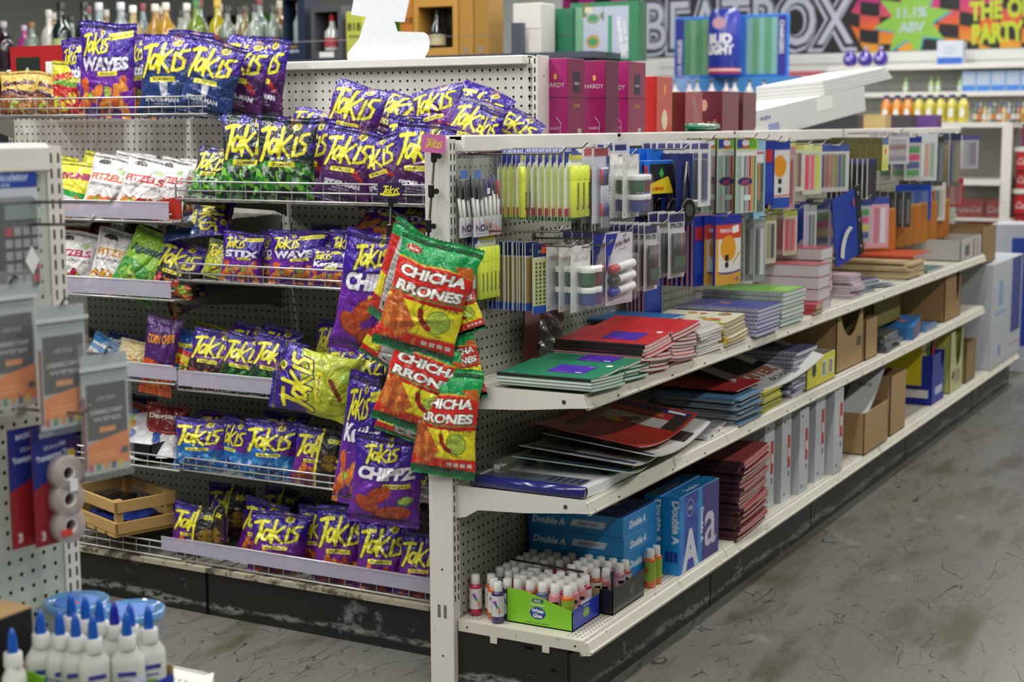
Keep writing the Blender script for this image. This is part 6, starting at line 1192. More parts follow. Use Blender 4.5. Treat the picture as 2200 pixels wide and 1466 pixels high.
m = MB(); m.box(-2.6, 2.6, -.6, .6, 0, 10.5, col('#c4bc18'), M=RX(-6)); m.build('yellow_folder', loc=(155.8, -9.6, ZB+.3), label='bright yellow folder standing in the pale yellow carton', cat='folder')
cbox('display_carton', 8, 8, 7.6, 'brown carton of tan rolls beside the foam box', 'box', (166.5, -9.6, ZB+.02), side='#8f7650', inside='#c09a6a')
t = thing('foam_board_box', (195.4, -8.8, ZB+.02), 'tall white carton with blue print filling the far end bay', 'box'); m = MB(); m.box(-15, 15, -5.6, 5.6, 0, 20.8, col('#b9bec4', rough=.5), b=.1); m.build('carton_body', t)
m = MB(); m.box(4, 13.5, -5.64, -5.6, 5.2, 20.6, col('#1b2f8c')); m.box(3, 14.5, -5.64, -5.6, 2.6, 3.0, col('#b88a90')); m.box(-9, -5, -5.64, -5.6, 12, 17, col('#7fa0c4')); m.box(-12, -2, -5.64, -5.6, 10.4, 11.2, col('#8fa8c4')); m.box(-8, -6, -5.64, -5.6, 2, 4, col('#5a80b8')); m.build('printing', t)
# ---------------- paint bottles, white glue tray, black tray
def paint(body, foot, kind=0):
    t = thing('paint_bottle', (0, 0, 0), 'x', 'paint bottle'); m = MB()
    fc = col(foot, rough=.2, coat=.6)
    m.lathe([(.55, 0), (.64, .06), (.64, .75), (.64, 2.75), (.62, 2.95), (.5, 3.15), (.42, 3.2)], fc, n=14); m.build('bottle_body', t)
    m = MB(); m.lathe([(.648, .72), (.648, 2.78)], col(body), n=16)
    if kind == 0:
        for k, c in enumerate(('#d8402a', '#e0902a', '#3a8a4a', '#3a5ab0', '#8a3a9c')): m.box(-.66, -.655, -.34+.1*k, -.2+.14*k, 1.1+.24*k, 1.36+.24*k, col(c), M=RZ(28))
    elif kind == 1: m.box(-.66, -.655, -.4, .2, 2.2, 2.5, BLK, M=RZ(25)); m.box(-.66, -.655, -.3, .3, 1.3, 1.9, col('#d8c8c8'), M=RZ(35))
    else: m.disc(0, 0, .22, col('#c8402a'), Matrix(((0, 0, -1, -.65), (-1, 0, 0, 0), (0, 1, 0, 1.9), (0, 0, 0, 1))))
    m.build('paper_label', t)
    m = MB(); m.lathe([(.43, 3.15), (.45, 3.2), (.43, 4.05), (.38, 4.1)], col('#dcdcd6', rough=.4), n=14); m.build('cap', t); return t
PB = [paint('#d0d0cc', '#b01c4c', 0), paint('#d0cdc6', '#c8641c', 0), paint('#cbc9cc', '#3a2460', 0), paint('#d08a8c', '#c07a80', 1), paint('#c9c4bc', '#9c4a2c', 1), paint('#7fa030', '#c8601c', 2), paint('#8c92a0', '#4a5a6c', 1), paint('#c2a8b4', '#a06a80', 1)]
used = set()
def pb(i, loc, lab, eul=None, group=None):
    o = place(PB[i], i not in used, loc, lab, rz=rnd.uniform(-12, 12), group=group)
    if eul: o.rotation_euler = [math.radians(a) for a in eul]
    used.add(i); return o
pb(0, (2.2, -.95, ZB), 'crimson footed paint bottle standing nearest the end post'); pb(1, (3.0, -2.3, ZB), 'orange footed paint bottle second from the end post'); pb(1, (2.0, -3.15, ZB), 'orange footed paint bottle right behind the violet one'); pb(2, (1.1, -4.1, ZB), 'violet footed paint bottle beside the green glue tray'); pb(2, (2.4, -4.45, ZB), 'maroon footed paint bottle half hidden by the green glue tray')
pb(5, (18.7, -12.55, ZB), 'orange and green paint bottle standing alone before the blue reams'); pb(5, (20.2, -12.6, ZB), 'second orange and green paint bottle behind the lone one')
n = 0
for r in range(4):
    for c in range(5):
        pb([3, 4, 6, 3, 5, 4, 0][(r*3+c) % 7], (2.55+1.36*r, -5.55-1.36*c+.1*(r % 2), ZB+.14), 'white capped paint bottle in the green glue tray, row %s, %s from the left' % (ORD[r], ORD[c]), group='paint bottles in the green tray')
for r in range(5):
    for c in range(4):
        if r == 4 and c > 1 or (r < 2 and c > 2): continue
        tilt = (12, -10, 0) if (r == 1 and c == 2) else None
        pb([6, 7, 4, 3][(r+c) % 4], (9.1+1.37*r, -8.1-1.36*c, ZB+.14), 'white capped paint bottle in the black tray, row %s, %s from the left' % (ORD[r], ORD[c]), group='paint bottles in the black tray', eul=tilt)
for r in range(8):
    for c in range(4):
        x = 4.2+1.42*r; y = -.95-1.4*c
        if c > 2 and x < 9 or (c == 0 and x < 4.5) or x > 14.4 and c > 2: continue
        pb([7, 4, 6, 0][(r*2+c) % 4], (x+.7*(c % 2), y-.9, ZB+(.9 if r > 5 else 0)*0), 'white capped paint bottle behind the trays, row %s, %s from the pegboard' % (ORD[r], ORD[c]), group='paint bottles behind the trays')
def tray(name, lab, loc, w, d, h0, h1, front, side, inner, decof=None, s=1):
    """display tray: front faces -X (slanted top h0->h1), side faces -Y"""
    t = thing(name, loc, lab, 'display tray'); fm, sm, im = col(front, rough=.3), col(side, rough=.3), col(inner, rough=.8, coat=0)
    MX = Matrix(((0, 0, 1, 0), (-1, 0, 0, 0), (0, 1, 0, 0), (0, 0, 0, 1)))
    m = MB(); m.prism([(0, 0), (d, 0), (d, h1), (d*.25, h0), (0, h0)], 0, .08, fm, MX); m.build('front_panel', t)
    m = MB(); m.prism([(0, 0), (w, 0), (w, h1*1.1), (0, h1)], 0, .08, sm, T(0, -d+.08, 0) @ RX(90)); m.build('side_panel', t)
    m = MB(); m.box(w-.08, w, -d, 0, 0, h0*.8, im); m.box(0, w, -.08, 0, 0, h0, im); m.box(0, w, -d, 0, 0, .12, im); m.build('tray_body', t)
    if decof: m = MB(); decof(m); m.build('printing', t)
    return t
LX = Matrix(((0, 0, -1, -.01), (-1, 0, 0, 0), (0, 1, 0, 0), (0, 0, 0, 1)))       # text plane on a -X face
def glue_print(d, w):
    def f(m):
        W_ = col('#e6e6e2'); B_ = col('#1a3a9c')
        m.disc(d*.48, 1.35, .85, B_, LX, off=.02, ry=.6); m.text('White', .5, W_, LX @ T(d*.48, 1.4, .03), center=True, bold=.04); m.text('Glue', .5, W_, LX @ T(d*.48, .92, .03), center=True, bold=.04)
        m.text('Multi-Purpose', .28, W_, LX @ T(d*.48, 2.08, .02), center=True); m.prism([(d*.48-.6, 2.42), (d*.48+.6, 2.42), (d*.48+.6, 2.75), (d*.48-.6, 2.75)], .01, .03, col('#1f5a6c'), LX); m.text('BAZIC', .26, W_, LX @ T(d*.48, 2.48, .04), center=True)
        m.text('Washable - Non-Toxic - Quick Drying', .16, col('#2f4a3a'), LX @ T(d*.48, .3, .02), center=True)
        Y_ = T(0, -d, 0) @ RX(90); m.disc(w*.5, 1.2, .7, col('#6fae2f'), Y_, ry=.5); m.text('School Glue', .22, W_, Y_ @ T(w*.5, 1.1, .02), center=True); m.text('Multi-Purpose', .24, W_, Y_ @ T(w*.5, 1.85, .02), center=True); m.prism([(w*.3, 2.2), (w*.6, 2.2), (w*.6, 2.5), (w*.3, 2.5)], .01, .02, col('#c8d0e8'), Y_)
    return f
tray('glue_tray', 'lime green and blue tray lettered White Glue, filled with paint bottles', (1.75, -4.7, ZB), 6.0, 7.2, 3.4, 2.0, '#7fc026', '#1d34a8', '#a58a60', glue_print(7.2, 6.0))
tray('black_tray', 'black cardboard tray behind the lime green one', (8.1, -7.2, ZB), 7.6, 6.0, 2.4, 2.6, '#17181a', '#17181a', '#7a6244', lambda m: m.disc(4.6, 1.5, .6, col('#4a4a4c'), T(0, -6.0, 0) @ RX(90)))
m = MB(); m.tube([(0, 0, 0), (1.2, -7.5, -.6)], .12, BLK); m.build('black_rod', loc=(5.8, -3.0, ZB+5.0), label='thin black rod lying across the white caps of the paint bottles', cat='rod')
# ================================================================== extras of the snack gondola
def wood_crate():
    W = mat('crate_pine', '#b8945a', rough=.65, var=.18, scale=9, bump=.2, bscale=30); t = thing('wooden_crate', (9.3, 51.8, 8.35), 'pine slatted crate at the left of the bottom basket', 'crate', rz=-20)
    w, d, h = 8, 12, 4.3
    for z in (.4, 2.9):
        for y in (-d/2, d/2-.35): m = MB(); m.box(-w/2, w/2, y, y+.35, z, z+1.35, W, b=.04); m.build('slat', t)
        for x in (-w/2, w/2-.35): m = MB(); m.box(x, x+.35, -d/2, d/2, z+.02, z+1.37, W, b=.04); m.build('slat', t)
    for x in (-w/2+.4, w/2-1.2):
        for y in (-d/2+.4, d/2-1.2): m = MB(); m.box(x, x+.8, y, y+.8, 0, h, W); m.build('corner_post', t)
    for k in range(5): m = MB(); m.box(-w/2, w/2, -d/2+.3+k*2.6, -d/2+2.2+k*2.6, 0, .35, W); m.build('bottom_slat', t)
    m = MB(); m.sheet([[(x, y, .5+.4*math.sin(x*2)*math.sin(y*1.5)) for x in np.linspace(-3, 3, 20)] for y in np.linspace(-4, 4, 20)], mat('blue_silver_film', '#2a3a8c', rough=.25, metal=.3, bump=1, bscale=50)); m.build('packets', loc=(9.3, 51.8, 9.2), label='blue and silver snack packets lying in the pine crate', cat='snack packets', kind='stuff')
    m = MB(); m.box(-2.6, 2.6, -1.6, 1.6, 0, 1.3, mat('dark_clamshell', '#2c2b2a', rough=.15, coat=.9, alpha=.8), b=.3); m.build('clamshell_pack', loc=(9.3, 53.2, 10.2), label='dark clear lidded pack on top of the crate contents', cat='pack')
wood_crate()
for (x, y, z, w, d, lab) in ((13, 58, 27.2, 9, 14, 'long black tray on the third shelf at the left'), (12.6, 53, 17.0, 9.5, 14.5, 'black tray on the low wire shelf at the left')):
    t = thing('black_tray', (x, y, z), lab, 'tray'); m = MB(); K_ = BLK; m.box(-w/2, w/2, -d/2, d/2, 0, .2, K_)
    for a, b, c_, e in ((-w/2, -w/2+.2, -d/2, d/2), (w/2-.2, w/2, -d/2, d/2), (-w/2, w/2, -d/2, -d/2+.2), (-w/2, w/2, d/2-.2, d/2)): m.box(a, b, c_, e, 0, 1.7, K_, b=.04)
    m.build('tray_body', t)
t = thing('display_carton', (20.8, 74, 57.0), 'red printed carton behind the yellow snack bags, upper left', 'box'); m = MB(); m.box(-.2, .2, -4.6, 4.6, 0, 8.6, col('#a81a1c')); m.box(0, 5, 4.4, 4.6, 0, 8, CARD); m.build('carton_body', t)
m = MB(); m.box(-.24, -.2, -.6, 3.6, 1.2, 7.2, col('#1d2a1e')); m.prism([(-1.2, 4.6), (0, 6), (1.2, 4.6), (0, 3.2)], .25, .27, col('#c8c4bc'), LX @ T(-1.6, 0, 0)); m.box(-.24, -.2, -3.4, -1.6, 3.8, 6.6, WHITEP); m.build('printing', t)
m = MB(); m.prism([(-6, 0), (6, 0), (6, 2.6), (-6, .6)], 0, .15, col('#a82a1c'), T(8.0, 46, 45.0) @ LX); m.build('red_tray', label='red cardboard tray edge under the white pretzel bags', cat='tray')
def clip_strip(lab, top, bot, n, tagc, tagt, tagp, tw, th, logo_c, disc=None, rot=0):
    t = thing('clip_strip', top, lab, 'clip strip'); L = Vector(bot)-Vector(top); m = MB(); m.tube([(0, 0, 0), tuple(L*.5), tuple(L)], .13, BLK, n=6); m.tube([(0, 0, 0), (.2, .2, .9), (1.2, .3, 1.3)], .1, BLK); m.build('strip', t)
    for k in range(n): p = L*((k+.35)/n); m = MB(); m.box(p.x-.25, p.x+.05, p.y-.32, p.y+.32, p.z-.6, p.z+.7, BLK, b=.12); m.lathe([(.28, 0), (.28, .12)], BLK, T(p.x, p.y-.55, p.z) @ RY(-90), n=10); m.build('clip', t)
    m = MB(); M_ = T(-.35, 0, 0) @ RZ(24) @ LX @ RZ(rot); P = [(-tw/2+.15, -th/2), (tw/2-.15, -th/2), (tw/2, -th/2+.15), (tw/2, th/2-.15), (tw/2-.15, th/2), (-tw/2+.15, th/2), (-tw/2, th/2-.15), (-tw/2, -th/2+.15)]
    m.prism(P, 0, .08, col(tagc), M_); 
    if disc: m.disc(0, -.35, tw*.42, col('#efe92a'), M_, off=.09, ry=.22); m.disc(0, -.25, tw*.34, col(tagc), M_, off=.095, ry=.12)
    for Pt, wd in LOGO:
        for (a, b), (c, d) in zip(Pt[:-1], Pt[1:]):
            s_ = tw*.62; A_ = Vector(((a-.5+.12*b)*s_, (b-.5)*s_*.6, .1)); B_ = Vector(((c-.5+.12*d)*s_, (d-.5)*s_*.6, .1)); dv = (B_-A_); nn = Vector((-dv.y, dv.x, 0)).normalized()*wd*s_*.55; e = dv.normalized()*wd*s_*.3
            m.quad(A_-nn-e, B_-nn+e, B_+nn+e, A_+nn-e, col(logo_c), M_)
    m.build('tag', t)
clip_strip('black clip strip with a pink tag hanging on the end post', (-1.4, .9, 53.6), (-1.6, 3.2, 30.5), 7, '#c86aa4', 'T', 0, 2.3, 1.7, '#f0d23a', rot=-4)
clip_strip('black clip strip with a purple tag hanging on the wire shelf', (5.9, 10.6, 48.8), (3.0, 10.6, 24.6), 8, '#2c1450', 'T', 0, 2.5, 1.6, '#efe92a', disc=True)
# boot shaped white sign on the top cap
pts = [(628, -60), (622, 0), (603, 90), (601, 110), (718, 130), (700, 180), (660, 290), (590, 370), (566, 402), (568, 462), (1150, 452), (1180, 400), (1192, 340), (1180, 290), (1160, 270), (1140, 262), (950, 248), (930, 175), (1005, 182), (1050, 0), (1062, -60)]
YZ = [(30.7-(a-568)/582*10.6, 62.95+(455-b)/455*7.0) for a, b in pts]
m = MB(); m.prism([(-y, z) for y, z in YZ], 0, .2, col('#dfe3e6', rough=.6, coat=0), Matrix(((0, 0, 1, 27.6), (-1, 0, 0, 0), (0, 1, 0, 0), (0, 0, 0, 1)))); m.build('boot_cutout', label='white boot shaped board standing on top of the pegboard', cat='sign')
# ================================================================== near left gondola goods
t = thing('calculator_pack', (-55.6, -1.0, 53.2), 'blue headed pack with a grey desk calculator, upper left', 'calculator pack'); H = 1.9; a = Art(48, 90, H, '#bfc4cc'); a.rect(0, 1.48, 1, H, '#1c3f94'); a.text('Calculator', .5, 1.58, .16, '#b8c8e8'); a.text('8 digits', .4, 1.5, .07, '#b8c8e8')
printed('printed_card', a, 4.6, 8.6, t, T(0, 0, -8.4)); m = MB(); m.box(-1.7, 1.7, -.8, -.1, -8.0, -2.2, col('#4a4e50'), b=.3); m.box(-1.3, 1.3, -.86, -.8, -3.6, -2.7, col('#7a8a84')); m.build('calculator_body', t)
for r in range(5):
    for c in range(4): m = MB(); m.box(-1.35+c*.72, -.85+c*.72, -.92, -.8, -7.6+r*.75, -7.1+r*.75, col('#b03040' if c == 3 and r < 2 or (c < 1 and r == 4) else '#9a9ea0')); m.build('key', t)
m = MB(); m.box(-2.2, 2.2, -1.1, 0, -8.3, -2, CLEARB, b=.3); m.build('blister', t)
m = MB(); m.prism([(-.6, 0), (0, .9), (.6, 0), (0, -.9)], 0, .03, WHITEP, T(.5, -1.12, -6.2) @ RX(90)); m.build('price_sticker', t)
def sani(loc, lab, rz):
    t = thing('notebook_sleeve', loc, lab, 'hanging pack', rz=rz); H = 2.15; a = Art(54, 116, H, '#a9b2b4'); a.rect(.1, .62, .95, 1.62, '#26292c'); a.poly([(.1, .2), (.98, .12), (.98, .72), (.1, .56)], '#e07a08'); a.rect(0, .1, .08, 1.4, '#7c3030')
    a.text('CERTIFIED', .52, 1.32, .09, '#9aa0a4'); a.text('DISINFECTANT', .52, 1.08, .11, '#b8bcc0', bold=.03, w=.7); a.text('WIPES', .52, .95, .1, '#b8bcc0', w=.6); a.rect(.35, .74, .7, .84, '#d88a3a'); [a.rect(.2, .28+.08*k, .7, .31+.08*k, '#e8a050') for k in range(2)]; a.rect(.8, .3, .95, .42, '#2a2c30')
    for k, c in enumerate(('#b83a2a', '#3a8a3a', '#c8882a', '#3a3f4a', '#c8c030')): a.rect(.1+.16*k, .06, .2+.16*k, .2, c)
    printed('printed_sheet', a, 3.6, 7.8, t, T(0, 0, -8.0)); m = MB(); m.box(-2.0, 2.0, -.14, -.04, -8.4, .6, CLEARB); m.box(-2.0, 2.0, -.2, -.1, -1.2, -.95, col('#c8ced0')); m.build('zip_bag', t)
    m = MB(); m.tube([(0, -.1, -.2), (.3, -.2, .3), (.6, -.1, .1)], .08, BLK); m.build('hang_hook', t)
sani((-57.2, -2.2, 45.9), 'dark and orange hanging pack at the left frame edge', -4); sani((-54.8, -4.0, 44.4), 'dark and orange hanging pack, upper of the two by the slotted post', -8); sani((-52.0, -4.8, 41.0), 'dark and orange hanging pack, lowest and nearest the slotted post', -10)
for i, (x, y) in enumerate(((-56.0, -2.2), (-55.0, -3.2))):
    t = thing('tape_pack', (x, y, 36.4), ['red and blue tape card, rear one', 'red and blue tape card with three clear tape rolls, front one'][i], 'tape pack', rz=-8); H = 2.2; a = Art(52, 114, H, '#8c1c22'); a.poly([(0, H), (1, H), (1, 1.45), (0, 1.05)], '#1c2878'); a.text('BAZIC', .35, 2.0, .12, '#c8cce0', bold=.03, rot=6); a.text('1/2 in x 500', .5, 1.78, .1, '#c8cce0', rot=6); a.text('Transparent Tape', .5, 1.6, .14, '#d8dcea', rot=6, bold=.03, w=.8); a.ell(.85, 1.62, .09, .07, '#c8c030'); a.text('3', .18, .12, .22, '#d8c8c8', bold=.04)
    printed('printed_card', a, 3.5, 7.7, t, T(0, 0, -7.6)); m = MB(); m.box(-1.75, 1.75, .01, .08, -7.6, .1, col('#701a20')); m.build('card_back', t)
    if i:
        for k in range(3):
            z = -3.0-k*1.72; m = MB(); R = Matrix(((1, 0, 0, .35), (0, 0, 1, -.1), (0, 1, 0, z), (0, 0, 0, 1)))
            m.lathe([(.52, -.8), (1.12, -.8), (1.16, -.75), (1.16, 0), (.52, 0), (.52, -.8)], mat('clear_tape', '#c9bcb8', rough=.15, alpha=.6, coat=.9), R, n=22, caps=False); m.lathe([(.42, -.75), (.52, -.77), (.52, 0), (.42, 0), (.42, -.75)], WHITEP, R, n=18, caps=False); m.build('tape_roll', t)
        m = MB(); m.box(.3, .9, -1.0, -.96, -4.2, -3.4, WHITEP); m.build('price_sticker', t); m = MB(); m.box(-.5, .3, -1.02, -.98, -7.0, -6.6, col('#d0402a')); m.build('orange_sticker', t)
for i, (x, z, l) in enumerate(((-54.6, 50.6, 9), (-54.9, 49.2, 7.4), (-54.6, 37.2, 6))): hook(x, z, l, 'grey peg hook on the near left gondola, %s from the top' % ORD[i])
t = thing('carton', (-62.4, -2.8, 19.82), 'dark carton edge at the lower left frame border', 'box'); m = MB(); m.box(-3.6, 3.6, -1.7, 1.7, 0, 5.9, BLK, b=.05); m.box(-3.6, 3.6, -1.7, 1.7, 5.9, 6.0, CARD); m.build('carton_body', t)
def glue(i):
    t = thing('glue_bottle', (0, 0, 0), 'x', 'glue bottle'); GW = col('#dcdcd6', rough=.35); m = MB(); m.lathe([(.95, 0), (1.0, .1), (1.0, 3.0), (.95, 3.4), (.62, 3.9), (.6, 4.0)], GW, n=20, sy=.62); m.build('bottle_body', t)
    m = MB(); m.lathe([(.55, 3.95), (.56, 4.0), (.54, 4.75), (.5, 4.8)], GW, n=18); m.build('collar', t)
    m = MB(); m.lathe([(.33, 4.8), (.33, 4.9), (.26, 5.7), (.12, 6.2), (.05, 6.25)], col('#0f55b8' if i else '#1a1f9c', rough=.3), n=14); m.build('nozzle', t)
    m = MB(); m.disc(0, 1.4, .45, col('#6fb33a'), T(-.1, -.63, 0) @ RX(90), ry=.36); m.box(-.6, .5, -.66, -.63, 2.4, 2.65, col('#3a3a9c')); m.box(-.55, .35, -.66, -.63, 2.0, 2.1, col('#5a7ab8')); m.build('paper_label', t); return t
gbt = glue(1); gbt2 = glue(0)
fr = [(-60.0, -6.4), (-59.6, -7.6), (-59.4, -8.7), (-59.2, -9.9), (-56.6, -5.6), (-56.6, -6.8), (-56.6, -8.0), (-57.8, -11.3), (-56.4, -10.3), (-56.2, -11.6)]
for i, (x, y) in enumerate(fr):
    place(gbt, i == 0, (x, y, 19.95), 'white glue bottle with a blue nozzle, %s row, %s from the left' % (('front', ORD[i]) if i < 4 else ('rear', ORD[i-4])), rz=-35+rnd.uniform(-15, 15), group='white glue bottles in the near tray')
place(gbt2, True, (-56.6, -9.2, 19.95), 'white glue bottle with a dark violet nozzle in the near tray', rz=-60)
tray('glue_tray', 'lime green and blue tray holding the glue bottles, near left', (-61.2, -4.8, 19.82), 6.2, 7.6, 2.9, 1.6, '#7fc026', '#1d34a8', '#a58a60', glue_print(7.6, 6.2))
g3 = dup(gbt); place(g3, True, (-63.2, -7.4, 19.9), 'white glue bottle lying outside the tray at the left border', rz=20)
for i, (x, y) in enumerate(((-53.3, -2.75), (-53.0, -7.3))):
    t = thing('clear_tub', (x, y, 19.82), ['clear round tub with a blue lid beside the pegboard', 'clear round tub with a blue lid behind the glue nozzles'][i], 'tub')
    m = MB(); m.lathe([(1.75, 0), (1.8, .1), (1.95, 4.3)], mat('tub_plastic', '#9fb0bc', rough=.15, alpha=.45, coat=.6), n=28); m.build('tub_body', t)
    m = MB(); m.lathe([(2.1, 4.15), (2.12, 4.6), (1.95, 4.65), (1.9, 4.5), (0, 4.5)], mat('blue_clear_lid', '#5f98cc', rough=.12, alpha=.8, coat=1), n=32); m.build('lid', t)
    m = MB(); m.lathe([(1.45, 4.51), (1.45, 4.53)], col('#2a6cc0'), n=26); m.build('lid_label', t); m = MB(); m.box(-.7, -.2, -.5, -.1, 4.54, 4.56, col('#e0482a')); m.build('price_sticker', t)
# ================================================================== ledge behind the stationery panel with boxed bottles
t = thing('metal_shelf', (60, 6, 49.8), 'cream shelf on the back of the stationery gondola carrying boxed liquor', 'shelf'); m = MB(); m.box(-31, 64, -4.6, 6, -.4, 0, WHTC); m.build('deck', t); m = MB(); m.box(-31, 64, 6, 6.2, -1.3, .1, WHTC); m.build('price_channel', t)
def gift(nm, lab, loc, wx, wy, h, cside, cfront, rz=0, deco=None, catg='gift box', lid=None):
    """tall box: cside faces -X, cfront faces -Y"""
    t = thing(nm, loc, lab, catg, rz=rz); m = MB(); m.box(-wx/2, wx/2, -wy/2, wy/2, 0, h, col(cside, rough=.35), b=.05); m.build('box_body', t)
    m = MB(); m.box(-wx/2+.05, wx/2-.05, -wy/2-.03, -wy/2, .05, h-.05, col(cfront, rough=.35)); m.build('front_panel', t)
    if lid: m = MB(); m.box(-wx/2-.04, wx/2+.04, -wy/2-.05, wy/2+.04, h*lid, h*lid+.08, col('#5a1030')); m.build('lid_seam', t)
    if deco: m = MB(); deco(m, T(-wx/2-.02, 0, 0) @ Matrix(((0, 0, -1, 0), (-1, 0, 0, 0), (0, 1, 0, 0), (0, 0, 0, 1))), T(0, -wy/2-.03, 0) @ RX(90)); m.build('printing', t)
    return t
GO, SI = col('#d8a040'), col('#d8c8cc')
def hd(front=True):
    def f(m, A, B):
        m.text('HARDY', .72, SI, A @ T(0, 9.6, .02), center=True, bold=0); m.disc(0, 10.8, .22, GO, A, off=.02, ry=.34); m.text('HARDY', .42, SI, A @ T(0, 4.9, .02), center=True, bold=0)
        m.tube([(.1, 6.3, .02), (.7, 5.6, .02), (.6, 4.2, .02), (0, 3.4, .02), (-.2, 2.2, .02), (.3, 1.2, .02)], .03, SI, A, n=4)
        if front: m.prism([(-.8, 9.0), (.9, 9.0), (.9, 11.4), (-.8, 11.4)], .0, .02, col('#2c2038'), B); m.text('HARDY', .4, SI, B @ T(.05, 9.9, .03), center=True); m.text('V.S.O.P', .5, GO, B @ T(0, 7.4, .02), center=True); m.box(.3, 1.2, 3.8, 5.0, .01, .02, col('#b8a8a0'), B)
    return f
gift('gift_box', 'magenta gift box lettered HARDY, beside the tall pegboard', (32.0, 4.2, 49.85), 4.4, 3.0, 12.8, '#a01c68', '#7c2048', deco=hd(), lid=.66)
gift('gift_box', 'magenta gift box lettered HARDY, middle one of three', (39.6, 3.2, 49.85), 3.6, 2.8, 12.8, '#8e1a58', '#641c3c', deco=hd(False), lid=.66)
gift('gift_box', 'magenta gift box lettered HARDY V.S.O.P, rightmost of three', (46.9, 3.4, 49.85), 5.2, 3.0, 12.9, '#a01c68', '#8c3050', deco=hd(), lid=.66)
gift('gift_box', 'red and coral gift box right of the magenta ones', (56.6, 4.0, 49.85), 5.0, 3.2, 11.4, '#b81f1c', '#c45a4a', deco=lambda m, A, B: (m.disc(0, 9.8, .4, GO, B, ry=.7), m.disc(0, 6, .9, col('#e0cdb0'), B, ry=1.3)))
gift('gift_box', 'dull red gift box behind the clear film', (66, 4.0, 49.85), 6, 3.6, 9.6, '#5c1e22', '#a8504c')
m = MB(); m.sheet([[(1.9*math.cos(a)*(1+.12*math.sin(3*a+z)), 1.9*math.sin(a)*(1+.12*math.sin(3*a+z)), z+.3*math.sin(5*a)*(z > 10)) for a in np.linspace(0, 2*PI, 30)] for z in np.linspace(0, 11.6, 18)], CLEAR); m.build('cellophane_wrap', loc=(66.5, 1.9+2, 49.9), label='crumpled clear cellophane wrapped around the dull red box', cat='film')
gift('gift_box', 'maroon gift box lettered ROSE', (78.5, 4.4, 49.85), 6.5, 5.2, 9.9, '#5c1222', '#7a3a44', deco=lambda m, A, B: (m.text('ROSÉ', 1.7, col('#c88a80'), A @ T(0, 4.6, .02), center=True, bold=0), m.text('ANGELIQUE', .6, col('#a86a68'), A @ T(0, 3.6, .02), center=True), m.disc(0, 8, .5, col('#c88a80'), A, ry=.8)))
gift('gift_box', 'dusty maroon gift box right of the ROSE one', (86.2, 4.4, 49.85), 5.5, 5.2, 9.9, '#64303a', '#74404a')
t = thing('ribbon_roll', (66, .9, 54.45), 'flat roll of green ribbon in film lying on the top cap', 'ribbon'); m = MB(); m.lathe([(1.2, 0), (5.4, 0), (5.4, .9), (1.2, .9)], mat('green_ribbon', '#17805a', rough=.25, coat=.9), n=30, sy=.24); m.build('ribbon', t)
t = thing('foam_sheet_stack', (112, 6.4, 54.5), 'slanted stack of white boards lying on top of the stationery gondola', 'boards', rz=-3); FW = col('#cfcfcc', rough=.6, coat=0)
t.rotation_euler = (math.radians(-4), math.radians(-5.5), math.radians(-3))
m = MB(); m.box(-25, 25, -6, 6, 0, 4.4, FW, b=.1); m.build('wrapped_board', t)
for k in range(4): m = MB(); m.box(6+k*.3, 40-k*.4, -6+k*.2, 6, 4.45+k*.55, 4.95+k*.55, FW); m.build('board', t)
m = MB(); m.box(2, 9, -6.05, -6.0, 2.0, 4.0, WHITEP); m.text('THIS SIDE UP', .7, col('#4a58a8'), T(-21, -6.02, 2.8) @ RX(90), off=.03); m.box(-18, -14, -6.06, -6.0, .8, 2.0, col('#8a94c0')); m.build('printing', t)
# ================================================================== liquor shelf beyond the snacks
LXX = 138
t = thing('display_shelf', (LXX, 130, 0), 'slate grey shelf unit with liquor bottles behind the snack gondola', 'shelving'); SG = col('#434a58', rough=.4)
m = MB(); m.box(-3, 14, -80, 110, 67.6, 68.8, SG); m.build('shelf_board', t); m = MB(); m.box(-3, 14, -80, 110, 0, 3, SG); m.box(11, 14, -80, 110, 3, 67.6, SG); m.build('back_board', t)
for y in (-65.2, 109): m = MB(); m.box(-3.6, -2.0, y, y+2.2, 0, 74.4, SG); m.build('post', t)
m = MB(); m.tube([(-3, -60, 72.4), (-3, 110, 72.4)], .06, WIRED, n=4); m.build('guard_wire', t)
Z0 = 68.85
def bottle(nm, h, r, glass, neck=.3, cap='#222222', label_=None, sq=1, alpha=1, liquid=None):
    t = thing(nm, (0, 0, 0), 'x', 'bottle'); gm = mat('glass_%s_%d' % (glass.lstrip('#'), int(alpha*100)), glass, rough=.08, alpha=alpha, coat=1)
    m = MB(); m.lathe([(r*.95, 0), (r, .15), (r, h*.55), (r*.8, h*.64), (r*.36, h*.74), (r*.32, h*.9)], gm, n=18, sy=sq); m.build('glass_body', t)
    m = MB(); m.lathe([(r*.38, h*.88), (r*.38, h), (r*.3, h*1.005)], col(cap), n=12); m.build('cap', t)
    if label_: m = MB(); m.lathe([(r*1.02, h*.14), (r*1.02, h*.44)], col(label_), n=18, sy=sq); m.build('paper_label', t)
    return t
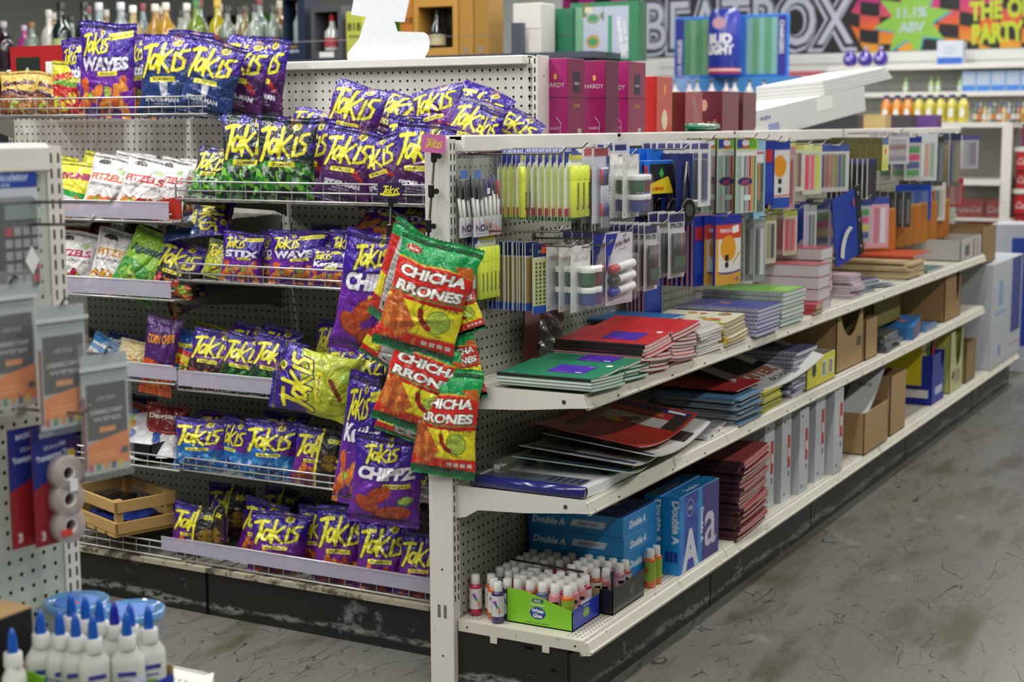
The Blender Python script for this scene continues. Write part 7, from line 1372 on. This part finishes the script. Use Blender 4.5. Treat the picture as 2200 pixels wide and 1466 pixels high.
BT = [(0, 205, 11, 2.2, '#2a1220', '#b8b0b0', None, 'dark red', 1), (1, 200, 10, 1.7, '#c23a94', '#c8b8c8', None, 'pink', 1), (2, 196, 10.5, 2.1, '#8c9c90', '#8a6038', '#c9b8a0', 'brown labelled', .7), (3, 192, 13.2, 2.0, '#d6cfca', '#d6cfca', None, 'tall white ceramic', 1),
      (4, 186.5, 14.5, 2.3, '#1c2c28', '#101010', '#bccf8a', 'dark green, pale labelled', 1), (5, 181, 14.5, 2.3, '#1c2c28', '#101010', '#bccf8a', 'second dark green, pale labelled', 1), (6, 175, 14, 2.4, '#b8c4c8', '#c8ccd0', None, 'clear, frosted', .6), (7, 170, 14, 2.4, '#b8c4c8', '#c8ccd0', None, 'second clear, frosted', .6),
      (8, 165, 13, 2.2, '#c8b078', '#e0e0dc', '#d8d4c4', 'pale gold', .7), (9, 160, 13.2, 2.2, '#b88a2c', '#d8d0c0', '#c8c0a8', 'amber', .8), (10, 155.5, 13.2, 2.2, '#c0922c', '#d8d0c0', None, 'second amber', .8), (11, 151, 13, 2.1, '#b8bcb0', '#d8d4c8', '#c8c4b4', 'clear, white labelled', .6), (12, 147, 13.4, 2.1, '#6f8c2c', '#3a7a3a', '#a83a2c', 'green with a red label', .9), (13, 142.5, 13.4, 2.1, '#b0a41c', '#c8a83a', '#a83a2c', 'yellow with a red label', .9),
      (14, 138.6, 11.8, 1.9, '#8a9488', '#2c2a2c', '#544448', 'grey labelled', .8), (15, 135, 11.8, 1.9, '#8a7c50', '#4a3c2c', '#3c4a3c', 'dark labelled', .8), (16, 131.2, 11.8, 1.9, '#a4aca4', '#3c3a3c', '#5c4c50', 'second grey labelled', .8), (17, 127.6, 11.6, 1.9, '#8c9c8c', '#3c3a3c', '#5c4c50', 'third grey labelled', .8)]
for k, y, h, r, g_, cp_, lb, nm_, al in BT: place(bottle('liquor_bottle', h, r, g_, cap=cp_, label_=lb, alpha=al), True, (LXX+1.0+(k % 2)*1.6, y, Z0), '%s bottle on the grey liquor shelf' % nm_)
for k in range(14):
    y = 124+k*5.5; place(bottle('liquor_bottle', 12+(k % 3), 1.9, ['#9aa49c', '#8a6a2c', '#7a8c8c'][k % 3], cap=['#222222', '#b8b0a0', '#7a2a2a'][k % 3], label_=['#b8b4a4', None, '#3c4450'][k % 3], alpha=.85), True, (LXX+7.5, y, Z0), 'rear row liquor bottle, %s from the right end' % ORD[k], group='rear row of liquor bottles')
def wbox(lab, y, w, h, c, win=None, inner=None, extra=None, d=5):
    t = thing('gift_box', (LXX+d/2, y, Z0), lab, 'gift box'); cc = col(c, rough=.5); m = MB()
    if win:
        a, b, z0, z1 = win; m.box(-d/2, d/2, -w/2, a, 0, h, cc); m.box(-d/2, d/2, b, w/2, 0, h, cc); m.box(-d/2, d/2, a, b, 0, z0, cc); m.box(-d/2, d/2, a, b, z1, h, cc); m.box(d/2-.2, d/2, a, b, z0, z1, col('#1c1612'))
    else: m.box(-d/2, d/2, -w/2, w/2, 0, h, cc, b=.1)
    m.build('box_body', t)
    if inner: inner(t)
    if extra: m = MB(); extra(m, T(-d/2-.02, 0, 0) @ Matrix(((0, 0, -1, 0), (-1, 0, 0, 0), (0, 1, 0, 0), (0, 0, 0, 1)))); m.build('printing', t)
    return t
def inb(c, r, h, cap, y=0, z=.6, lab_=None):
    def f(t):
        m = MB(); m.lathe([(r, z), (r, z+h*.5), (r*.4, z+h*.68), (r*.36, z+h*.85)], col(c, rough=.1, coat=1), T(.2, y, 0), n=16); m.build('bottle_body', t); m = MB(); m.lathe([(r*.42, z+h*.82), (r*.42, z+h)], col(cap), T(.2, y, 0), n=12); m.build('cap', t)
        if lab_: m = MB(); m.lathe([(r*1.03, z+h*.1), (r*1.03, z+h*.35)], col(lab_), T(.2, y, 0), n=16); m.build('paper_label', t)
    return f
wbox('tall navy gift box with a clear bottle window on the grey shelf', 120.4, 5.6, 13.4, '#1a2740', (-1, 2.4, 3.4, 12.4), inb('#98a8a8', 1.2, 8.4, '#c8ccd0', .7, 3.6), lambda m, A: (m.text('CUERVO', .8, col('#c8d0dc'), A @ T(-.4, 1.6, .02), center=True, bold=.03), m.text('TEQUILA', .6, col('#c8a83a'), A @ T(-.4, 2.6, .02), center=True)))
wbox('grey gift box with a red capped bottle in its window', 112.2, 7.6, 10.8, '#4c4e54', (-2.9, 2.9, 1.6, 9.6), inb('#b4b8b4', 1.7, 7.4, '#b01c24', 0, 1.8, '#a83a44'), lambda m, A: m.box(-1.8, 1.8, .4, 1.5, .01, .03, WHITEP, A), d=4)
wbox('yellow green tube lettered 818', 105.3, 4, 9.4, '#bcc24c', None, None, lambda m, A: (m.text('818', 2.2, col('#2c2c1c'), A @ T(0, 5.6, .02), center=True), m.text('TEQUILA', .7, col('#2c2c1c'), A @ T(0, 4.2, .02), center=True)), d=3.4)
wbox('amber tube lettered 818 behind the boot shaped board', 92.6, 3.4, 12, '#b5701c', None, None, lambda m, A: m.text('818', 1.8, col('#6a3a10'), A @ T(0, 6.5, .02), center=True), d=3.4)
wbox('golden wooden box with a black bottle in its window', 86.0, 10.4, 12.6, '#b98a3c', (-4, 4, 1.6, 9.6), inb('#14161a', 1.7, 8.2, '#14161a', 1.2, 1.4, '#b8b090'), None, d=5)
for k, y in enumerate((79.0, 75.6)): wbox('golden wooden box side, %s right of the windowed one' % ORD[k], y, 3.2, 12.6-k*.6, ['#a87c34', '#9c7430'][k], None, None, lambda m, A: (m.box(-.5, .4, .4, 1.6, .01, .03, col('#8c8474'), A)), d=5+k)
wbox('white carton pair on the far end of the grey shelf', 65.6, 6.0, 9.4, '#cfccc4', None, None, lambda m, A: m.box(-3, 3, 4.6, 4.7, .0, .02, col('#9c988c'), A), d=6)
t = thing('gift_box', (150, 64.4, 67.6), 'dark green gift box tied with a silver cord', 'gift box', rz=0); m = MB(); m.box(-4, 4, -4.6, 4.6, 0, 10, col('#1f6a4c'), b=.08); m.build('box_body', t); m = MB(); m.box(-4.05, -4, -4.6, 4.6, 4.9, 5.1, CHROME); m.disc(0, 5, .5, CHROME, T(-4.06, 0, 0) @ LX, off=.02); m.build('silver_cord', t); m = MB(); m.box(-4.1, 4.1, 4.0, 5.4, 0, 10.4, col('#5fa890')); m.build('teal_side', t)
t = thing('gift_box', (149, 53.6, 67.4), 'green framed gift box with a printed bottle picture', 'gift box'); H = .78; a = Art(110, 86, H, '#2f7a54'); a.rect(.08, .03, .86, H-.06, '#a8b0c0'); a.rect(.08, .03, .2, H-.06, '#6f9c80'); a.noise(3, 0, .5, '#5a6c34', (a.X > .18) & (a.X < .5) & (a.Y > .5), .9); a.ell(.34, .56, .1, .07, '#8c8c80'); a.ell(.34, .57, .07, .045, '#3f8a5c'); a.ell(.34, .26, .1, .09, '#a88a40'); a.ell(.34, .26, .07, .05, '#3f8a5c'); a.rect(.56, .06, .62, .6, '#3f8a6c'); a.text('Hendricks GIN', .72, .32, .1, '#e0e0e4', rot=-82, w=.5); a.text('tonic & tea', .8, .32, .07, '#d8d8dc', rot=-82, w=.4); a.rect(.22, H-.14, .32, H-.06, '#c8c0a0')
m = MB(); m.box(-2, 2, -7.2, 7.2, 0, 11.2, col('#2f7a54')); m.build('box_body', t); printed('printed_front', a, 14.3, 11.1, t, T(-2.02, 0, .05) @ FRONTX)
# ================================================================== far wall: banner, slat wall, shelves
t = thing('wall_banner', (XW-.3, 90, 79.4), 'wide black, magenta and orange party drink banner lettered BEATBOX', 'banner'); Wb, Hb = 200, 34; H = Hb/Wb; a = Art(620, 106, H, '#141216')
r1 = (np.floor(a.X*30)+np.floor(a.Y*44+.45*np.sin(a.X*24)+a.X*5)) % 2 == 0; hh = np.clip(a.Y/H, 0, 1)[..., None]
gcol = np.where(hh < .25, np.array(lin('#e0a41c'))*(1-hh*4)+np.array(lin('#e0601c'))*hh*4, np.where(hh < .5, np.array(lin('#e0601c'))*(2-hh*4)+np.array(lin('#c01c7c'))*(hh*4-1), np.array(lin('#c01c7c'))*(1-np.clip(hh*2-1, 0, 1))+np.array(lin('#7a1c9c'))*np.clip(hh*2-1, 0, 1)))
mk_ = (r1 & ((a.X > .50)) | (r1 & (a.X < .20)))[..., None]; a.c = np.where(mk_, gcol, a.c)
a.text('BEATBOX', .362, .012, .125, '#141216', bold=.12, w=.42, edge='#141216', ew=.006); a.text('BEATBOX', .362, .012, .125, '#bfc4d6', bold=.075, w=.405); a.text('BEATBOX', .362, .014, .125, '#141216', bold=.045, w=.398)
a.text('BEATBOX', .362, .016, .12, '#c4c8d8', bold=.005, w=.388)
st = [(.655+(.034 if k % 2 else .066)*math.cos(k*PI/8+.2)*1.0, .052+(.034 if k % 2 else .062)*math.sin(k*PI/8+.2)) for k in range(16)]; a.poly([(x*1+.002, y-.003) for x, y in st], '#1ca0b8'); a.poly(st, '#8cc044'); a.text('11.1%', .655, .056, .022, '#b8c8d0', bold=.04); a.text('ABV', .655, .032, .022, '#b8c8d0', bold=.04)
a.text('THE ORIGINAL', .845, .052, .04, '#c4d42a', bold=.05, rot=3, w=.19); a.text('PARTY PUNCH', .845, .014, .042, '#c4d42a', bold=.05, rot=3, w=.18)
a.c *= .72; printed('printed_banner', a, Wb, Hb, t, T(0, 0, 0) @ FRONTX, PRINTM)
t = thing('wall_banner', (XW-.3, 300, 62), 'green and black banner piece at the far upper left', 'banner'); m = MB(); m.box(0, .2, -60, 60, 0, 40, col('#151515')); m.prism([(-40, 40), (-10, 14), (-4, 40)], 0, .1, col('#6fc02a'), LX); m.prism([(10, 40), (50, 20), (50, 40)], 0, .1, col('#6fc02a'), LX); m.build('banner_sheet', t)
slw = mat('slat_wall', '#c2c4c0', rough=.5)
t = thing('slat_wall_panel', (XW-.6, 60, 20), 'pale grey slat wall below the banner', 'wall panel'); m = MB()
for k in range(19): m.box(0, .6, -70, 90, k*3.1, k*3.1+2.7, slw)
m.build('slats', t)
def wshelf2(z, y0, y1, lab): t = thing('wall_shelf', (XW-14, y0, z), lab, 'shelf'); m = MB(); m.box(0, 13.4, 0, y1-y0, -.8, 0, WHTC); m.box(-.3, 0, 0, y1-y0, -1.4, .1, WHTC); m.build('deck', t)
wshelf2(74.0, 8, 83, 'upper white wall shelf with the violet round bottles'); wshelf2(65.2, 8, 83, 'second white wall shelf with the blue cartons'); wshelf2(55, 8, 120, 'third white wall shelf at the height of the gondola tops')
rb2 = thing('round_bottle', (0, 0, 0), 'x', 'bottle'); m = MB(); m.lathe([(.9, 0), (2.1, .8), (2.5, 2.4), (2.0, 4.0), (.6, 4.9), (.55, 5.8)], col('#3f1f9c', rough=.1, coat=1), n=20); m.build('glass_body', rb2); m = MB(); m.lathe([(.7, 5.6), (.7, 6.6)], col('#a8a0c0')); m.build('cap', rb2); m = MB(); m.disc(0, 2.4, 1.0, col('#a8a0d0'), T(-2.5, 0, 0) @ LX, ry=.6); m.build('label', rb2)
for k, y in enumerate((76.4, 71.2, 66.0)): place(rb2, k == 0, (XW-11.5, y, 74.02), 'round violet bottle on the upper wall shelf, %s from the left' % ORD[k])
def jug(c):
    t = thing('juice_bottle', (0, 0, 0), 'x', 'bottle'); m = MB(); m.lathe([(1.35, 0), (1.45, .2), (1.45, 4.6), (1.2, 5.4), (.75, 6.2), (.7, 6.6)], col(c, rough=.15, coat=1), n=18); m.build('glass_body', t)
    m = MB(); m.lathe([(.8, 6.5), (.8, 7.5)], col('#3a3a6c'), n=14); m.build('cap', t); m = MB(); m.disc(0, 2.6, .7, WHITEP, T(-1.47, 0, 0) @ LX, ry=1.3); m.build('label', t); return t
def wcart(lab, y, z, w, h, c, c2, g_=None): t = thing('carton', (XW-10, y, z), lab, 'carton', group=g_); m = MB(); m.box(-2.5, 2.5, -w/2, w/2, 0, h, col(c), b=.1); m.build('carton_body', t); m = MB(); m.box(-2.55, -2.5, -w/2+.2, w/2-.2, 0, h*.3, col(c2)); m.disc(0, h*.6, w*.25, col('#b8c0cc'), T(-2.5, 0, 0) @ LX, ry=h*.2); m.build('printing', t)
wcart('white and blue carton alone on the upper wall shelf', 43.2, 74.02, 8.4, 7.6, '#c4cbd8', '#2c62b8')
for k in range(6): wcart('white and blue carton in the row on the second wall shelf, %s from the left' % ORD[k], 36.8-4.6*k, 65.22, 4.4, 6.6, '#a8c0dc', '#3f7cc8', 'blue cartons on the second wall shelf')
sm = bottle('small_bottle', 5, .9, '#a8c478', cap='#8cc02c', label_='#c8d0c8')
for k, y in enumerate((57.6, 49.2, 47.0, 39.8)): place(sm, k == 0, (XW-11, y, 65.22), 'small pale green bottle on the second wall shelf, %s from the left' % ORD[k])
wcart('pink and white carton left of the violet bottles', 92, 65.3, 12, 7.6, '#b8545c', '#c8a0a8')
for k in range(6): place(bottle('small_bottle', 5.2, .9, '#5c2a24', cap='#c8b8b8', label_='#c8b0a8'), True, (XW-11, 84-.3+k*2.2-1, 65.22+.0), 'small dark bottle by the pink carton, %s from the right' % ORD[k], group='small dark bottles by the pink carton')
# inflatable style beer can sign and its football field board
t = thing('beer_display', (330, 97, 69.4), 'blue and green football field display with a tall blue beer can', 'display'); m = MB(); m.box(0, 1.5, -18.6, 18.6, 0, 19, col('#2f74c8'), b=.3); m.build('backing_board', t)
m = MB(); 
for k in range(5): m.box(-.1, 0, 5.2+k*2.0, 7.1+k*2.0-.0, 1, 18, col(['#4f8a5c', '#6fa074'][k % 2])); pass
m.build('playing_field', t); m = MB(); [m.box(-.1, 0, -15.2+k*2.0, -13.3+k*2.0, 1, 18, col(['#7fb0a4', '#5f9a70'][k % 2])) for k in range(5)]; m.build('playing_field', t); m = MB(); m.box(-.12, 0, 15.4, 18, .6, 18.4, col('#2c2c8c')); m.build('side_band', t); m = MB(); m.box(-.12, 0, -18, -15.4, .6, 18.4, col('#2c2c8c')); m.text('LOS ANGELES', 2.0, WHITEP, T(-.14, 16.0, 1) @ LX @ RZ(90), w=11); m.text('CHARGERS', 2.0, WHITEP, T(-.14, -15.9, 17) @ LX @ RZ(-90), w=10); m.build('side_bands', t)
t2 = 'beer_can'; m = MB(); m.lathe([(4.2, 0), (5.0, 1.2), (5.0, 18.6), (4.0, 20.4)], col('#2a3a9c', rough=.25), T(-4.5, 0, 0), n=28); m.build('can_body', t); m = MB(); m.lathe([(5.03, 1.2), (5.03, 2.8)], col('#b82a34'), T(-4.5, 0, 0), n=28); m.lathe([(5.04, 2.0), (5.04, 2.4)], WHITEP, T(-4.5, 0, 0), n=28); m.build('can_bands', t)
def wrap(m, st, size, z, R=5.08, w=None):
    v, tr, W_ = text_tris(st, .05); k = (w/W_) if w else size
    vs = [(-4.5-R*math.cos((a*k-W_*k/2)/R), -R*math.sin((a*k-W_*k/2)/R), z+b*size) for a, b in v]; m.add(vs, [tuple(q) for q in tr], WHITEP)
m = MB(); wrap(m, 'BUD', 3.8, 10.2, w=8); wrap(m, 'LIGHT', 3.8, 7.0, w=9); m.disc(0, 16.2, 2.2, col('#c89aa8'), T(-9.5, 0, 0) @ LX, ry=1.8); m.build('lettering', t)
m = MB(); m.box(-3, 4, -22, 22, -5, 0, col('#3f86c8')); m.box(-3, 4, -20, 20, -69.4, -5, col('#8a9098')); m.build('stand', t)
bs = bottle('small_bottle', 6.5, 1.1, '#b0a8a8', cap='#1c1c1e', label_='#c8c4c4')
for k in range(12): place(bs, k == 0, (250+1.5*(k % 3), 96-3.4*k, 60.0-.0), 'small black capped bottle below the beer display, %s from the left' % ORD[k], group='small bottles below the beer display')
t = thing('display_shelf', (254, 78, 0), 'white shelf unit under the small black capped bottles', 'shelving'); m = MB(); m.box(-8, 8, -24, 24, 58.6, 59.95, WHTC); m.build('shelf_board', t); m = MB(); m.box(7, 8, -24, 24, 0, 58.6, WHTC); m.build('back_board', t)
# ================================================================== cross gondola with juices and soda cases
XG = 300
t = thing('gondola_frame', (XG, 7, 0), 'far cream gondola with juices on top and a wire grid end', 'shelving'); m = MB(); m.box(0, 18, 0, 60, 54.2, 55.4, WHTC); m.build('top_shelf', t)
m = MB(); m.box(-.6, .8, -1.2, 1.4, 0, 55.2, WHTC); m.build('upright_post', t); m = MB(); m.box(-.6, .8, 58, 60.2, 0, 55.2, WHTC); m.build('upright_post', t); m = MB(); m.box(-1, 18, 1.4, 16, 38.6, 40.2, WHTC); m.build('shelf_board', t); m = MB(); m.box(17, 18, 0, 60, 0, 54, col('#8f8a82')); m.build('back_panel', t)
m = MB()
for k in range(34): m.tube([(0, 1.4+k*.62, 28), (0, 1.4+k*.62, 54)], .06, WIRED, n=4)
for k in range(42): m.tube([(0, 1.4, 28+k*.62), (0, 22, 28+k*.62)], .06, WIRED, n=4)
m.build('wire_grid', t)
m = MB(); m.box(-3, 17, 0, 60, 22, 24, WHTC); m.box(-3, 17, 0, 60, 0, 5, KICK); m.build('lower_deck', t)
for k in range(8):
    c = ['#d88414', '#d88a18', '#dc8a14', '#c9bc3a', '#c9c048', '#c9bc3a', '#c4b83c', '#c9bc3a'][k]
    place(jug(c), True, (XG+3, 40.6-3.0*k, 55.42), '%s juice bottle in the far row, %s from the left' % ('orange' if k < 3 else 'yellow', ORD[k]))
for k in range(14):
    place(bottle('spice_jar', 5.0, .75, ['#3a5a3c', '#8a3a24', '#b8a04a', '#8c9498'][k % 4], cap=['#2c5aa8', '#b8b8b4', '#2f7a4a'][k % 3], label_=['#c8b8a0', '#b87a3a', '#c8ccd0'][k % 3]), True, (XG+2.5, 16.2-1.25*k, 55.42), 'small capped jar in the far row right of the juices, %s from the left' % ORD[k], group='small jars beside the juices')
def soda(lab, loc, w=7.6, rz=0, txt='Coca-Cola', d=10, h=5):
    t = thing('soda_case', loc, lab, 'soda case', rz=rz); m = MB(); m.box(0, d, -w/2, w/2, 0, h, col('#b01018', rough=.35), b=.08); m.build('carton_body', t); m = MB(); m.text(txt, h*.5, WHITEP, T(-.02, w/2-.3, h*.3) @ LX, w=w*.86, shear=.3, bold=0); m.build('lettering', t)
soda('red soda case behind the wire grid, left one', (XG+1, 16.4, 29.8), 7.0); soda('red soda case behind the wire grid, right one', (XG+1, 9.6, 29.8), 5.4, txt='Coke')
m = MB(); m.box(XG-1, XG+14, 5, 24, 29.0, 29.75, WHTC); m.build('wall_shelf', label='white ledge under the red soda cases behind the wire grid', cat='shelf')
soda('dark red soda case below the wire grid', (XG+1, 13.5, 22.1+2), 8, txt='cherry')
t = thing('gondola_frame', (XG+4, -14, 0), 'cream soda shelving at the right frame edge', 'shelving')
for z in (24.6, 36.4, 47.6): m = MB(); m.box(-2, 14, -22, 19.5, z, z+1.2, WHTC); m.build('shelf_board', t)
m = MB(); m.box(12, 14, -22, 19.5, 0, 60, col('#4a4844')); m.build('back_panel', t)
for r, z in enumerate((0.2, 6, 12, 18.4, 25.9, 30.95, 37.7, 42.7)):
    for k in range(2): soda('red soda case at the right edge, %s tier from the floor, %s' % (ORD[r], ['inner one', 'outer one'][k]), (XG+3-(r % 2), 1.0-8.4*k, z), 8.2)
gift('carton', 'magenta and white carton above the soda cases at the right edge', (XG+6, 0, 48.9), 6, 8, 6, '#7a1448', '#a88aa0', catg='carton')
t = thing('shipping_carton', (232, -9.6, 0), 'tall white and blue carton standing behind the far end of the stationery run', 'carton'); m = MB(); m.box(-6, 6, -5, 5, 0, 33, col('#b0b4bc'), b=.1); m.build('carton_body', t); m = MB(); m.box(-6.05, -6, -5, .5, 6, 30, col('#1b3a9c')); m.box(-6.06, 6, -5.06, -5, 6, 30, col('#1b3a9c')); m.build('printing', t)
t = thing('shipping_carton', (250, 2.4, 0), 'grey carton stack near the wire grid', 'carton'); m = MB(); m.box(-6, 6, -6, 6, 0, 27.5, col('#8f9092'), b=.1); m.build('carton_body', t); m = MB(); m.box(-6.05, -6, -2, 4, 18, 25, col('#8c1c24')); m.build('printing', t)
for k in range(4):
    m = MB(); m.box(0, 5, -7, 7, 0, 6.4, col(['#2c2a30', '#b8a06a', '#3a3440', '#5c3a7c'][k])); m.build('boxed_toy', loc=(214+k*12, 30-k*3, 50.8), label='%s box on the dark shelf under the juices' % ['black', 'golden', 'charcoal', 'violet'][k], cat='box')
t = thing('display_shelf', (240, 24, 0), 'dim shelf unit between the stationery run and the juices', 'shelving'); m = MB(); m.box(-34, 30, -10, 20, 49.2, 50.75, WHTC); m.build('shelf_board', t); m = MB(); m.box(-34, 30, 19, 20, 0, 49.2, col('#77756c')); m.build('back_board', t)
